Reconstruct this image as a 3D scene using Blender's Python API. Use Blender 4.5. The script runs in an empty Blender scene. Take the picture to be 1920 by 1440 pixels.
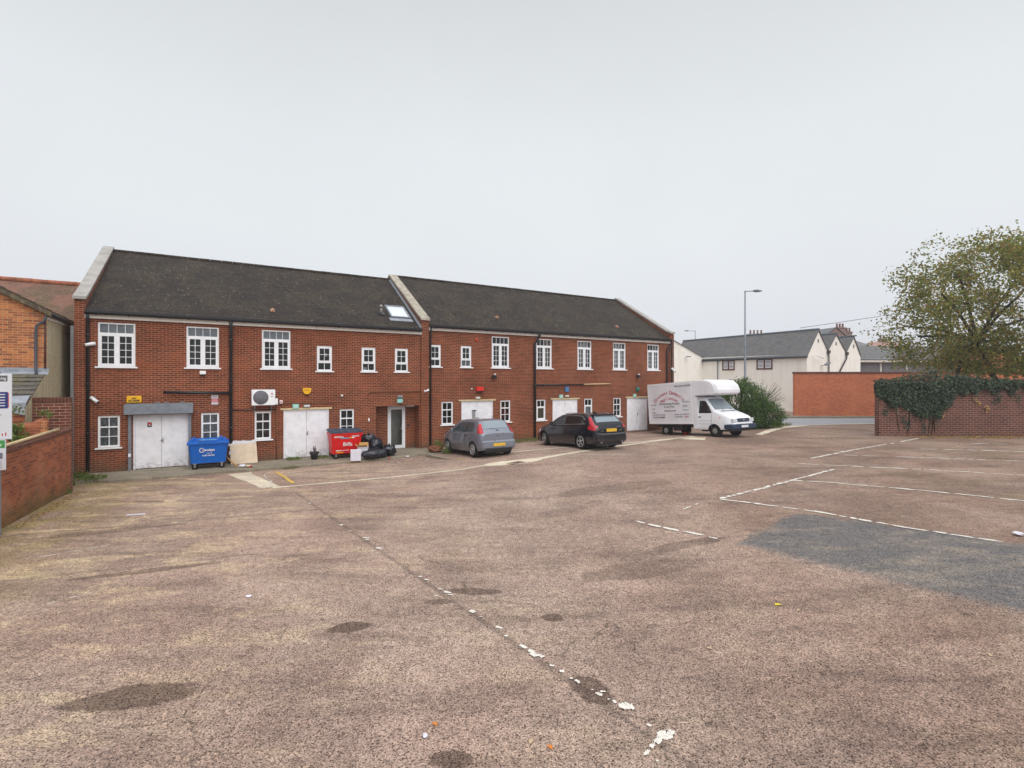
import bpy, math, random
from mathutils import Vector, Matrix
random.seed(7)
sc = bpy.context.scene
C = sc.collection
R = math.radians

# ------------------------------------------------------------------ camera, sky, sun, exposure
CAM_H = 3.2
cam_d = bpy.data.cameras.new('camera')
cam_d.sensor_width = 36.0
cam_d.lens = 930.0/1920.0*36.0
cam_d.shift_y = -5.0/1920.0
cam_d.clip_end = 3000
cam_d.clip_start = 0.05
cam = bpy.data.objects.new('camera', cam_d)
cam.location = (0, 0, CAM_H)
cam.rotation_euler = (R(90), 0, 0)
C.objects.link(cam)
sc.camera = cam

SUN_EL, SUN_AZ = 50.0, 155.0        # azimuth clockwise from +Y
world = bpy.data.worlds.new('World')
sc.world = world
world.use_nodes = True
wn, wl = world.node_tree.nodes, world.node_tree.links
wn.clear()
w_out = wn.new('ShaderNodeOutputWorld')
w_bg = wn.new('ShaderNodeBackground')
w_bg2 = wn.new('ShaderNodeBackground')
w_add = wn.new('ShaderNodeAddShader')
w_sky = wn.new('ShaderNodeTexSky')
w_sky.sky_type = 'NISHITA'
w_sky.sun_disc = False
w_sky.sun_elevation = R(SUN_EL)
w_sky.sun_rotation = R(SUN_AZ)
w_sky.dust_density = 6.0
wl.new(w_sky.outputs[0], w_bg.inputs[0])
w_bg.inputs[1].default_value = 0.005
# overcast cloud deck: pale near the horizon, a touch greyer above it, brightest at the zenith
w_tc = wn.new('ShaderNodeTexCoord')
w_sep = wn.new('ShaderNodeSeparateXYZ')
w_ramp = wn.new('ShaderNodeValToRGB')
wl.new(w_tc.outputs['Generated'], w_sep.inputs[0])
wl.new(w_sep.outputs[2], w_ramp.inputs[0])
cr = w_ramp.color_ramp
cr.elements[0].position = 0.0; cr.elements[0].color = (.70, .72, .765, 1)
cr.elements[1].position = 1.0; cr.elements[1].color = (1.35, 1.38, 1.42, 1)
for p, c in ((.10, (.70, .725, .77, 1)), (.27, (.71, .74, .76, 1)), (.42, (.685, .715, .735, 1)), (.66, (.57, .592, .605, 1)), (.84, (1.0, 1.02, 1.04, 1))):
    e = cr.elements.new(p); e.color = c
w_noise = wn.new('ShaderNodeTexNoise'); w_noise.inputs['Scale'].default_value = 1.6; w_noise.inputs['Detail'].default_value = 3
w_map = wn.new('ShaderNodeMapRange')
w_map.inputs['To Min'].default_value = .965; w_map.inputs['To Max'].default_value = 1.035
w_map.inputs['From Min'].default_value = .3; w_map.inputs['From Max'].default_value = .7
w_mul = wn.new('ShaderNodeVectorMath'); w_mul.operation = 'SCALE'
wl.new(w_tc.outputs['Generated'], w_noise.inputs['Vector'])
wl.new(w_noise.outputs[0], w_map.inputs[0])
wl.new(w_ramp.outputs[0], w_mul.inputs[0]); wl.new(w_map.outputs[0], w_mul.inputs['Scale'])
wl.new(w_mul.outputs[0], w_bg2.inputs[0])
w_bg2.inputs[1].default_value = 1.0
wl.new(w_bg.outputs[0], w_add.inputs[0]); wl.new(w_bg2.outputs[0], w_add.inputs[1])
wl.new(w_add.outputs[0], w_out.inputs[0])

sun_d = bpy.data.lights.new('sun', 'SUN')
sun_d.energy = 1.5
sun_d.angle = R(60)
sun_d.color = (1.0, .97, .93)
sun = bpy.data.objects.new('sun', sun_d)
az = R(SUN_AZ); el = R(SUN_EL)
d = Vector((math.sin(az)*math.cos(el), math.cos(az)*math.cos(el), math.sin(el)))
sun.rotation_euler = d.to_track_quat('Z', 'Y').to_euler()
sun.location = (0, -5, 30)
C.objects.link(sun)
sc.view_settings.view_transform = 'Standard'
sc.view_settings.look = 'None'
sc.view_settings.exposure = 0.18
sc.view_settings.gamma = 1.0

# ------------------------------------------------------------------ helpers
TH = math.atan2(.50606859, .86249324)
U = Vector((.86249324, .50606859)); N = Vector((-.50606859, .86249324)); B0 = Vector((-14.98924731, 17.0))
def W2(s, o):
    p = B0 + U*s + N*o
    return p.x, p.y
def tol(x, y):
    d = Vector((x, y)) - B0
    return d.dot(U), d.dot(N)
def sm(t):
    t = max(0., min(1., t)); return t*t*(3-2*t)
def gz(x, y):
    s, o = tol(x, y); A = sm((s-8)/10.); B = sm((-o-1.5)/4.)
    return A*(.12+.2*B) - (1-A)*.1*(1-B)
def lerp(a, b, t): return a+(b-a)*t
def lin(v):
    v /= 255.0
    return v/12.92 if v <= .04045 else ((v+.055)/1.055)**2.4
def rgb(r, g, b): return (lin(r), lin(g), lin(b), 1)

class MB:
    def __init__(s): s.v = []; s.f = []; s.sm = []
    def add(s, vs, fs, smooth=False):
        o = len(s.v); s.v += [tuple(p) for p in vs]
        for f in fs: s.f.append(tuple(i+o for i in f)); s.sm.append(smooth)
    def box(s, x0, x1, y0, y1, z0, z1):
        s.add([(x0,y0,z0),(x1,y0,z0),(x1,y1,z0),(x0,y1,z0),(x0,y0,z1),(x1,y0,z1),(x1,y1,z1),(x0,y1,z1)],
              [(0,3,2,1),(4,5,6,7),(0,1,5,4),(1,2,6,5),(2,3,7,6),(3,0,4,7)])
    def cham(s, x0, x1, y0, y1, z0, z1, c=.01):
        """box with chamfered edges"""
        vs = []; ids = {}
        X = (x0, x1); Y = (y0, y1); Z = (z0, z1)
        for i in (0,1):
            for j in (0,1):
                for k in (0,1):
                    sx, sy, sz = (1,-1)[i], (1,-1)[j], (1,-1)[k]
                    for a in range(3):
                        p = [X[i]+sx*c*(a!=0), Y[j]+sy*c*(a!=1), Z[k]+sz*c*(a!=2)]
                        ids[(i,j,k,a)] = len(vs); vs.append(p)
        fs = []
        g = lambda i,j,k,a: ids[(i,j,k,a)]
        for i in (0,1):
            q = [g(i,0,0,0), g(i,1,0,0), g(i,1,1,0), g(i,0,1,0)]; fs.append(q[::-1] if i==0 else q)
            q = [g(0,i,0,1), g(0,i,1,1), g(1,i,1,1), g(1,i,0,1)]; fs.append(q[::-1] if i==0 else q)
            q = [g(0,0,i,2), g(1,0,i,2), g(1,1,i,2), g(0,1,i,2)]; fs.append(q[::-1] if i==0 else q)
        for i in (0,1):
            for j in (0,1):
                fs.append([g(i,j,0,0), g(i,j,1,0), g(i,j,1,1), g(i,j,0,1)])
                fs.append([g(i,0,j,0), g(i,1,j,0), g(i,1,j,2), g(i,0,j,2)])
                fs.append([g(0,i,j,1), g(1,i,j,1), g(1,i,j,2), g(0,i,j,2)])
                for k in (0,1): fs.append([g(i,j,k,0), g(i,j,k,1), g(i,j,k,2)])
        s.add(vs, fs)
    def tube(s, pts, r, n=8, cap=True):
        pts = [Vector(p) for p in pts]
        rs = r if isinstance(r, (list, tuple)) else [r]*len(pts)
        vs = []; fs = []
        up = None
        for i, p in enumerate(pts):
            t = (pts[min(i+1, len(pts)-1)] - pts[max(i-1, 0)])
            if t.length < 1e-9: t = Vector((0,0,1))
            t.normalize()
            if up is None:
                up = Vector((0,0,1)) if abs(t.z) < .9 else Vector((1,0,0))
            a = t.cross(up)
            if a.length < 1e-6: a = t.cross(Vector((0,1,0)))
            a.normalize(); b = a.cross(t); b.normalize(); up = b
            for k in range(n):
                an = 2*math.pi*k/n
                vs.append(p + a*math.cos(an)*rs[i] + b*math.sin(an)*rs[i])
        for i in range(len(pts)-1):
            for k in range(n):
                fs.append((i*n+k, i*n+(k+1)%n, (i+1)*n+(k+1)%n, (i+1)*n+k))
        if cap:
            fs.append(tuple(range(n))[::-1]); fs.append(tuple((len(pts)-1)*n+k for k in range(n)))
        s.add(vs, fs, True)
    def lathe(s, c, prof, n=20, axis='z'):
        vs = []; fs = []
        for (r, h) in prof:
            for k in range(n):
                a = 2*math.pi*k/n; p, q = r*math.cos(a), r*math.sin(a)
                vs.append({'z': (c[0]+p, c[1]+q, c[2]+h), 'y': (c[0]+p, c[1]+h, c[2]+q), 'x': (c[0]+h, c[1]+p, c[2]+q)}[axis])
        m = len(prof)
        for i in range(m-1):
            for k in range(n): fs.append((i*n+k, i*n+(k+1)%n, (i+1)*n+(k+1)%n, (i+1)*n+k))
        fs.append(tuple(range(n))[::-1]); fs.append(tuple((m-1)*n+k for k in range(n)))
        s.add(vs, fs, True)
    def prism(s, pts, y0, y1):
        """side outline (x,z) swept along y"""
        n = len(pts)
        vs = [(p[0], y0, p[1]) for p in pts]+[(p[0], y1, p[1]) for p in pts]
        fs = [tuple(range(n)), tuple(range(2*n-1, n-1, -1))]+[(i, i+n, (i+1)%n+n, (i+1)%n) for i in range(n)]
        s.add(vs, fs)
    def poly(s, pts): s.add(pts, [tuple(range(len(pts)))])
    def build(s, name, m, parent=None, loc=None, rotz=None, fix=True):
        me = bpy.data.meshes.new(name)
        me.from_pydata(s.v, [], s.f)
        me.polygons.foreach_set('use_smooth', s.sm)
        if fix:
            import bmesh
            b = bmesh.new(); b.from_mesh(me)
            bmesh.ops.recalc_face_normals(b, faces=b.faces); b.to_mesh(me); b.free()
        me.materials.append(m); me.update()
        o = bpy.data.objects.new(name, me); C.objects.link(o)
        if parent is not None: o.parent = parent
        if loc is not None: o.location = loc
        if rotz is not None: o.rotation_euler = (0, 0, rotz)
        return o
def thing(name, label, cat, loc=(0,0,0), rotz=0., group=None):
    o = bpy.data.objects.new(name, None); o.empty_display_size = .2
    C.objects.link(o); o.location = loc; o.rotation_euler = (0, 0, rotz)
    o['label'] = label; o['category'] = cat
    if group: o['group'] = group
    return o
def tag(o, label, cat, group=None, kind=None):
    o['label'] = label; o['category'] = cat
    if group: o['group'] = group
    if kind: o['kind'] = kind
    return o
def struct(o, label=None):
    o['kind'] = 'structure'
    if label: o['label'] = label
    o['category'] = o.name.split('.')[0].replace('_', ' ')
    return o
def dup(root, loc, rotz, label=None):
    r = root.copy(); C.objects.link(r); r.location = loc; r.rotation_euler = (0,0,rotz)
    if label: r['label'] = label
    for ch in list(root.children):
        c = ch.copy(); C.objects.link(c); c.parent = r
        for g in list(ch.children):
            d = g.copy(); C.objects.link(d); d.parent = c
    return r
def onwall(s, z, o=0.): 
    x, y = W2(s, o); return (x, y, z)
def text(name, body, size, m, parent, loc, rot=(R(90),0,0), align='CENTER', sx=1., ext=.002, bold=0., shear=0.):
    cu = bpy.data.curves.new(name, 'FONT')
    cu.body = body; cu.size = size; cu.align_x = align; cu.align_y = 'CENTER'; cu.extrude = ext; cu.offset = bold; cu.shear = shear
    t = bpy.data.objects.new('tmp', cu); C.objects.link(t)
    dg = bpy.context.evaluated_depsgraph_get()
    me = bpy.data.meshes.new_from_object(t.evaluated_get(dg))
    bpy.data.objects.remove(t)
    me.materials.clear(); me.materials.append(m)
    o = bpy.data.objects.new(name, me); C.objects.link(o)
    o.parent = parent; o.location = loc; o.rotation_euler = rot; o.scale = (sx, 1, 1)
    return o

# ------------------------------------------------------------------ materials
class Mat:
    def __init__(s, name, rough=.7, spec=.5, metal=0., col=(.5,.5,.5,1)):
        s.m = bpy.data.materials.new(name); s.m.use_nodes = True
        s.n = s.m.node_tree.nodes; s.l = s.m.node_tree.links
        s.b = s.n['Principled BSDF']
        s.b.inputs['Roughness'].default_value = rough
        s.b.inputs['Specular IOR Level'].default_value = spec
        s.b.inputs['Metallic'].default_value = metal
        s.b.inputs['Base Color'].default_value = col
        s.tc = s.n.new('ShaderNodeTexCoord')
    def link(s, a, b): s.l.new(a, b)
    def val(s, x, sock):
        if hasattr(x, 'is_output') or isinstance(x, bpy.types.NodeSocket): s.l.new(x, sock)
        else: sock.default_value = x
    def obj(s): return s.tc.outputs['Object']
    def mapv(s, v, scale=(1,1,1), loc=(0,0,0), rot=(0,0,0)):
        n = s.n.new('ShaderNodeMapping'); s.l.new(v, n.inputs[0])
        n.inputs['Scale'].default_value = scale; n.inputs['Location'].default_value = loc; n.inputs['Rotation'].default_value = rot
        return n.outputs[0]
    def noise(s, v, scale, detail=4, rough=.55, dist=0.):
        n = s.n.new('ShaderNodeTexNoise'); s.l.new(v, n.inputs['Vector'])
        n.inputs['Scale'].default_value = scale; n.inputs['Detail'].default_value = detail
        n.inputs['Roughness'].default_value = rough; n.inputs['Distortion'].default_value = dist
        return n.outputs[0]
    def voro(s, v, scale, feature='F1', rnd=1., out=0):
        n = s.n.new('ShaderNodeTexVoronoi'); s.l.new(v, n.inputs['Vector']); n.feature = feature
        n.inputs['Scale'].default_value = scale; n.inputs['Randomness'].default_value = rnd
        return n.outputs[out]
    def ramp(s, f, a, b, lo=0., hi=1.):
        n = s.n.new('ShaderNodeMapRange'); n.interpolation_type = 'SMOOTHSTEP'
        s.l.new(f, n.inputs[0]); n.inputs['From Min'].default_value = a; n.inputs['From Max'].default_value = b
        n.inputs['To Min'].default_value = lo; n.inputs['To Max'].default_value = hi
        return n.outputs[0]
    def mix(s, f, a, b, mode='MIX'):
        n = s.n.new('ShaderNodeMix'); n.data_type = 'RGBA'; n.blend_type = mode
        s.val(f, n.inputs[0]); s.val(a, n.inputs[6]); s.val(b, n.inputs[7])
        return n.outputs[2]
    def math(s, op, a, b=0., c=0.):
        n = s.n.new('ShaderNodeMath'); n.operation = op
        s.val(a, n.inputs[0]); s.val(b, n.inputs[1])
        if op in ('MULTIPLY_ADD', 'COMPARE'): s.val(c, n.inputs[2])
        return n.outputs[0]
    def sep(s, v):
        n = s.n.new('ShaderNodeSeparateXYZ'); s.l.new(v, n.inputs[0]); return n.outputs
    def comb(s, x, y, z=0.):
        n = s.n.new('ShaderNodeCombineXYZ'); s.val(x, n.inputs[0]); s.val(y, n.inputs[1]); s.val(z, n.inputs[2]); return n.outputs[0]
    def bump(s, h, strength=.3, dist=.01, prev=None):
        n = s.n.new('ShaderNodeBump'); s.l.new(h, n.inputs['Height'])
        n.inputs['Strength'].default_value = strength; n.inputs['Distance'].default_value = dist
        if prev is not None: s.l.new(prev, n.inputs['Normal'])
        return n.outputs[0]
    def done(s, col=None, rough=None, nor=None):
        if col is not None: s.val(col, s.b.inputs['Base Color'])
        if rough is not None: s.val(rough, s.b.inputs['Roughness'])
        if nor is not None: s.l.new(nor, s.b.inputs['Normal'])
        return s.m
    def wallvec(s):
        """(along wall, height) whichever way the wall faces, object space"""
        x, y, z = s.sep(s.obj()); nx, ny, nz = s.sep(s.tc.outputs['Normal'])
        f = s.math('GREATER_THAN', s.math('ABSOLUTE', nx), s.math('ABSOLUTE', ny))
        h = s.math('ADD', s.math('MULTIPLY', x, s.math('SUBTRACT', 1., f)), s.math('MULTIPLY', y, f))
        # horizontal tops: use y as the row
        top = s.math('GREATER_THAN', s.math('ABSOLUTE', nz), .8)
        v = s.math('ADD', s.math('MULTIPLY', z, s.math('SUBTRACT', 1., top)), s.math('MULTIPLY', y, top))
        return s.comb(h, v, 0.)

def m_plain(name, col, rough=.6, spec=.4, metal=0., var=.12, scale=6., bump=.0):
    m = Mat(name, rough, spec, metal)
    n = m.noise(m.obj(), scale, 5)
    f = m.ramp(n, .3, .7, 1-var, 1+var*.6)
    c = m.mix(1., col, (1,1,1,1), 'MULTIPLY')
    v = m.n.new('ShaderNodeVectorMath'); v.operation = 'SCALE'
    m.l.new(c, v.inputs[0]); m.l.new(f, v.inputs['Scale'])
    nor = m.bump(m.noise(m.obj(), scale*8, 4), bump, .01) if bump else None
    return m.done(v.outputs[0], m.ramp(n, .3, .7, rough*.85, min(1., rough*1.1)), nor)

def m_brick(name, c1, c2, mortar, mort=.011, dark=None, patch=None, w=.225, h=.075, moss=0., stain=.35, varied=.5, lowdamp=False):
    m = Mat(name, .88, .25)
    v = m.wallvec()
    b = m.n.new('ShaderNodeTexBrick'); m.l.new(v, b.inputs['Vector'])
    b.inputs['Scale'].default_value = 1.; b.inputs['Brick Width'].default_value = w; b.inputs['Row Height'].default_value = h
    b.inputs['Mortar Size'].default_value = mort/2; b.inputs['Mortar Smooth'].default_value = .25; b.inputs['Bias'].default_value = 0.
    b.inputs['Color1'].default_value = c1; b.inputs['Color2'].default_value = c2; b.inputs['Mortar'].default_value = mortar
    b.offset = .5
    # second brick tone from a coarser pick of individual bricks
    b2 = m.n.new('ShaderNodeTexBrick'); m.l.new(v, b2.inputs['Vector'])
    b2.inputs['Scale'].default_value = 1.; b2.inputs['Brick Width'].default_value = w; b2.inputs['Row Height'].default_value = h
    b2.inputs['Mortar Size'].default_value = 0.; b2.inputs['Bias'].default_value = -.35
    b2.inputs['Color1'].default_value = (0,0,0,1); b2.inputs['Color2'].default_value = (1,1,1,1); b2.offset = .5; b2.squash = 1.
    fac = m.math('MULTIPLY', m.math('MULTIPLY', b2.outputs[0], varied), m.math('SUBTRACT', 1., b.outputs['Fac']))
    col = m.mix(fac, b.outputs[0], dark or tuple(x*.45 for x in c1[:3])+(1,))
    if patch:
        pn = m.noise(m.obj(), .7, 4, .6, .5)
        col = m.mix(m.ramp(pn, .5, .68, 0., .75), col, m.mix(.5, col, patch))
    n1 = m.noise(m.obj(), .55, 5, .6)
    col = m.mix(m.ramp(n1, .35, .7, 0., stain), col, m.mix(1., col, (.55,.5,.48,1), 'MULTIPLY'))
    n2 = m.noise(m.obj(), 14., 3, .6)
    col = m.mix(m.ramp(n2, .3, .7, .0, .35), col, m.mix(1., col, (1.35,1.3,1.25,1), 'MULTIPLY'))
    # efflorescence
    n3 = m.noise(m.mapv(m.obj(), (1,1,.35)), 2.3, 6, .7)
    col = m.mix(m.ramp(n3, .62, .8, 0., .3), col, (.45,.38,.33,1))
    if moss or lowdamp:
        z = m.sep(m.obj())[2]
        lo = m.ramp(m.math('ADD', z, m.math('MULTIPLY', m.noise(m.obj(), 1.5, 5), .7)), .35, .9, 1., 0.)
        col = m.mix(m.math('MULTIPLY', lo, .55 if lowdamp else moss), col, (.09,.085,.05,1) if lowdamp else (.07,.10,.03,1))
    nor = m.bump(b.outputs['Fac'], .5, -.006)
    nor = m.bump(m.noise(m.obj(), 40, 3), .25, .004, nor)
    return m.done(col, None, nor)

def m_tiles(name, ca, cb, cc, w=.17, h=.10, moss=(.10,.10,.045,1), lich=.5, axis=0, slope=1.17, red=None):
    m = Mat(name, .9, .2)
    x, y, z = m.sep(m.obj())
    v = m.comb(x if axis == 0 else y, m.math('MULTIPLY', y if axis == 0 else x, slope))
    b = m.n.new('ShaderNodeTexBrick'); m.l.new(v, b.inputs['Vector']); b.offset = .5
    b.inputs['Scale'].default_value = 1.; b.inputs['Brick Width'].default_value = w; b.inputs['Row Height'].default_value = h
    b.inputs['Mortar Size'].default_value = .006; b.inputs['Mortar Smooth'].default_value = .4; b.inputs['Bias'].default_value = 0.
    b.inputs['Color1'].default_value = ca; b.inputs['Color2'].default_value = cb; b.inputs['Mortar'].default_value = tuple(q*.35 for q in ca[:3])+(1,)
    col = b.outputs[0]
    n1 = m.noise(m.obj(), .8, 6, .65, .4)
    col = m.mix(m.ramp(n1, .42, .68, 0., .7), col, m.mix(.65, col, moss))
    n2 = m.noise(m.obj(), 3.5, 5, .7)
    col = m.mix(m.ramp(n2, .45, .7, 0., .55), col, m.mix(.7, col, cc))
    if red:
        n4 = m.noise(m.obj(), 1.1, 4, .6, .3)
        col = m.mix(m.ramp(n4, .45, .62, 0., .85), col, red)
    vo = m.voro(m.obj(), 5.5)
    n5 = m.noise(m.obj(), 1.7, 3)
    spot = m.math('MULTIPLY', m.ramp(vo, .10, .2, 1., 0.), m.ramp(n5, .42, .58, 0., 1.))
    col = m.mix(m.math('MULTIPLY', spot, lich), col, (.38,.38,.34,1))
    vo2 = m.voro(m.mapv(m.obj(), (1,1,1), (3,7,1)), 14.)
    col = m.mix(m.math('MULTIPLY', m.ramp(vo2, .10, .30, .75, 0.), m.ramp(n1, .4, .6, .3, 1.)), col, (.24,.23,.17,1))
    # each course overhangs the next: a sawtooth step in height
    yy = m.sep(v)[1]
    saw = m.math('FRACT', m.math('DIVIDE', yy, h))
    nor = m.bump(saw, .8, -.012)
    nor = m.bump(m.noise(m.obj(), 22, 4), .5, .012, nor)
    return m.done(col, None, nor)

M = {}
M['brick'] = m_brick('red_brick', rgb(132,66,47), rgb(103,51,39), rgb(190,146,114), .013, patch=rgb(150,86,54), lowdamp=True, stain=.6, varied=.6)
M['brick_orange'] = m_brick('orange_stock_brick', rgb(200,128,80), rgb(168,96,62), rgb(186,162,128), .014, dark=rgb(112,70,58), patch=rgb(182,152,108), varied=1.)
M['brick_old'] = m_brick('old_wall_brick', rgb(178,104,70), rgb(148,80,56), rgb(158,128,106), .012, dark=rgb(104,64,54), patch=rgb(176,132,104), moss=.55, stain=.5, varied=.7)
M['brick_white'] = m_brick('white_jointed_brick', rgb(116,66,54), rgb(96,54,46), rgb(176,150,130), .014, stain=.4, w=.25, h=.088)
M['brick_far'] = m_brick('orange_road_brick', rgb(208,120,84), rgb(190,104,72), rgb(206,152,124), .010, patch=rgb(216,140,98), stain=.25, varied=.3)
M['brick_shaded'] = m_brick('tree_shaded_brick', rgb(112,70,60), rgb(92,58,52), rgb(158,132,120), .024, dark=rgb(76,52,48), moss=.5, stain=.5, w=.33, h=.112)  # brick tone taken darker to carry the tree's shade
M['tiles'] = m_tiles('dark_clay_tiles', rgb(58,51,48), rgb(42,38,38), rgb(80,70,62), moss=rgb(70,62,46))
M['tiles_red'] = m_tiles('mossy_red_tiles', rgb(128,98,86), rgb(108,86,76), rgb(112,102,84), .17, .12, lich=.3, red=rgb(138,100,88))
M['tiles_moss'] = m_tiles('mossy_brown_tiles', rgb(112,98,84), rgb(92,80,70), rgb(126,116,86), .17, .12, moss=rgb(120,112,70), lich=.4, axis=1)
M['slates'] = m_tiles('grey_slates', rgb(116,115,118), rgb(98,98,102), rgb(126,118,108), .3, .22, moss=rgb(108,106,104), lich=.2, axis=1)
M['slates_x'] = m_tiles('grey_slates_across', rgb(116,115,118), rgb(98,98,102), rgb(126,118,108), .3, .22, moss=rgb(108,106,104), lich=.2, axis=0)
M['slates_moss'] = m_tiles('mossy_slates', rgb(110,106,100), rgb(88,86,84), rgb(130,120,84), .30, .20, moss=rgb(150,150,60), lich=.5)

def m_ground():
    m = Mat('worn_red_tarmac', .93, .25)
    o = m.obj()
    x, y, z = m.sep(o)
    P = [rgb(172,153,142), rgb(146,127,118), rgb(112,96,90)]
    big = m.noise(m.mapv(o, (1,1,1)), .35, 6, .62, .6)
    col = m.mix(m.ramp(big, .35, .65), P[1], P[0])
    # long drag marks following the traffic
    st = m.noise(m.mapv(o, (.28,1.1,1), (0,0,0), (0,0,R(-28))), 1.5, 7, .66, .5)
    col = m.mix(m.ramp(st, .47, .68, 0., .58), col, P[2])
    st2 = m.noise(m.mapv(o, (.35,1.0,1), (5,3,0), (0,0,R(12))), 1.1, 6, .68, .6)
    col = m.mix(m.ramp(st2, .52, .74, 0., .45), col, rgb(186,170,150))
    # sandy worn patches, mostly to the left
    left = m.ramp(x, -12., 3., 1., .12)
    sa = m.noise(m.mapv(o, (.5,1.3,1), (2,9,0), (0,0,R(-20))), 1.3, 7, .7, .4)
    col = m.mix(m.math('MULTIPLY', m.ramp(sa, .49, .63, 0., .85), left), col, rgb(198,180,153))
    col = m.mix(m.ramp(x, -11., -1., .55, 0.), col, m.mix(1., col, (1.03,1.0,.92,1), 'MULTIPLY'))
    # pinkish tint on the right
    pk = m.noise(m.mapv(o, (1,1,1), (11,4,0)), .22, 4, .6)
    col = m.mix(m.ramp(pk, .38, .62, 0., .45), col, m.mix(1., col, rgb(250,238,238), 'MULTIPLY'))
    # green film at the foot of the left wall
    gm = m.math('MULTIPLY', m.ramp(m.math('ADD', x, m.math('MULTIPLY', y, .45)), -6.2, -3.2, 1., 0.), m.ramp(m.noise(o, .9, 6, .7), .38, .6, .1, .8))
    col = m.mix(gm, col, rgb(138,126,78))
    gm2 = m.math('MULTIPLY', m.ramp(x, 7., 14., 0., 1.), m.ramp(m.noise(m.mapv(o, (.4,1,1), (7,1,0)), .8, 6, .7), .5, .66, 0., .5))
    col = m.mix(gm2, col, rgb(136,124,98))
    # damp stains and the long joint
    wob = m.noise(o, 2.2, 5, .7)
    def ell(cx, cy, a, b, rot, k, cc):
        v = m.mapv(m.comb(m.math('SUBTRACT', x, cx), m.math('SUBTRACT', y, cy)), (1,1,1), (0,0,0), (0,0,rot))
        vx, vy, _ = m.sep(v)
        r = m.math('SQRT', m.math('ADD', m.math('POWER', m.math('DIVIDE', vx, a), 2.), m.math('POWER', m.math('DIVIDE', vy, b), 2.)))
        r = m.math('ADD', r, m.math('MULTIPLY', m.math('SUBTRACT', wob, .5), 1.3))
        return m.mix(m.ramp(r, .8, 1.0, min(.9, k*1.3), 0.), col, cc)
    dk = rgb(92,76,68)
    for e in ((-3.85,5.03,.62,.24,R(-12),.6), (-2.12,6.45,.3,.14,R(-15),.6), (.54,6.72,.15,.12,0,.6), (-.55,7.55,.42,.14,R(5),.55),
              (-1.05,7.2,.22,.1,0,.45), (.82,5.15,.3,.2,R(50),.6), (-.49,4.2,.22,.12,0,.6), (3.3,9.4,.9,.2,R(-20),.35), (-8.6,10.6,1.4,.22,R(-25),.4),
              (-6.1,8.4,1.2,.12,R(-22),.45), (2.2,8.3,1.3,.35,R(-15),.3), (-9.7,13.2,.5,.12,0,.5), (-10,6.6,1.6,.4,R(-20),.35), (3.,14.,2.2,.5,R(-18),.28)):
        col = ell(*e[:5], e[5], dk)
    # joint line from (-5.95,13.84) to (1.5,4.1)
    def seam(x0, y0, x1, y1, w, k, cc, col):
        L = math.hypot(x1-x0, y1-y0); dx, dy = (x1-x0)/L, (y1-y0)/L
        a = m.math('ADD', m.math('MULTIPLY', m.math('SUBTRACT', x, x0), dx), m.math('MULTIPLY', m.math('SUBTRACT', y, y0), dy))
        p = m.math('ABSOLUTE', m.math('ADD', m.math('MULTIPLY', m.math('SUBTRACT', x, x0), -dy), m.math('MULTIPLY', m.math('SUBTRACT', y, y0), dx)))
        p = m.math('ADD', p, m.math('MULTIPLY', m.math('SUBTRACT', wob, .5), w*2.2))
        f = m.math('MULTIPLY', m.ramp(p, w*.4, w, k, 0.), m.math('MULTIPLY', m.ramp(a, -.3, .3), m.ramp(a, L-.3, L+.3, 1., 0.)))
        return m.mix(f, col, cc)
    col = seam(-6.1,14.1,1.9,3.6,.055,.42,rgb(92,82,78),col)
    col = seam(-12,6.5,-4.5,9.3,.07,.3,rgb(96,86,76),col)
    col = seam(-11.5,9.9,-4.2,12.6,.08,.35,rgb(96,88,80),col)
    # the ground darkens and browns towards the right
    col = m.mix(m.math('MULTIPLY', m.ramp(m.math('ADD', x, m.math('MULTIPLY', y, -.25)), -1., 5.), m.ramp(m.noise(o, .45, 4), .3, .6, .3, .8)), col, m.mix(1., col, (.66,.60,.56,1), 'MULTIPLY'))
    # bluish grey repair, its edges worn into the old surface
    e_n = m.math('MULTIPLY', m.math('SUBTRACT', m.noise(o, 1.6, 7, .8), .5), .8)
    def side(ax, ay, bx, by, soft):
        L = math.hypot(bx-ax, by-ay); nx_, ny_ = -(by-ay)/L, (bx-ax)/L
        dd_ = m.math('ADD', m.math('MULTIPLY', m.math('SUBTRACT', x, ax), nx_), m.math('MULTIPLY', m.math('SUBTRACT', y, ay), ny_))
        return m.ramp(m.math('ADD', dd_, e_n), -soft, soft)
    pm = m.math('MULTIPLY', side(4.75,8.75,6.9,6.3,.22), m.math('MULTIPLY', side(6.2,10.95,4.5,9.55,.12), m.math('MULTIPLY', side(9.4,8.55,6.4,11.05,.12), side(12.,5.,12.5,9.,.8))))
    pat = m.mix(m.ramp(m.noise(m.mapv(o, (.5,1.3,1), (4,2,0), (0,0,R(-20))), 1.5, 6, .7), .45, .68, 0., .75), rgb(106,105,107), rgb(146,136,126))
    col = m.mix(m.math('MULTIPLY', pm, .95), col, pat)
    # thin cracks where the surface has broken into plates
    wv = m.n.new('ShaderNodeVectorMath'); wv.operation = 'ADD'; sc_ = m.n.new('ShaderNodeVectorMath'); sc_.operation = 'SCALE'
    nz_ = m.n.new('ShaderNodeTexNoise'); nz_.inputs['Scale'].default_value = 2.5; nz_.inputs['Detail'].default_value = 5; m.l.new(o, nz_.inputs['Vector'])
    m.l.new(nz_.outputs['Color'], sc_.inputs[0]); sc_.inputs['Scale'].default_value = .5; m.l.new(o, wv.inputs[0]); m.l.new(sc_.outputs[0], wv.inputs[1])
    ce = m.voro(wv.outputs[0], .55, 'DISTANCE_TO_EDGE')
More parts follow.
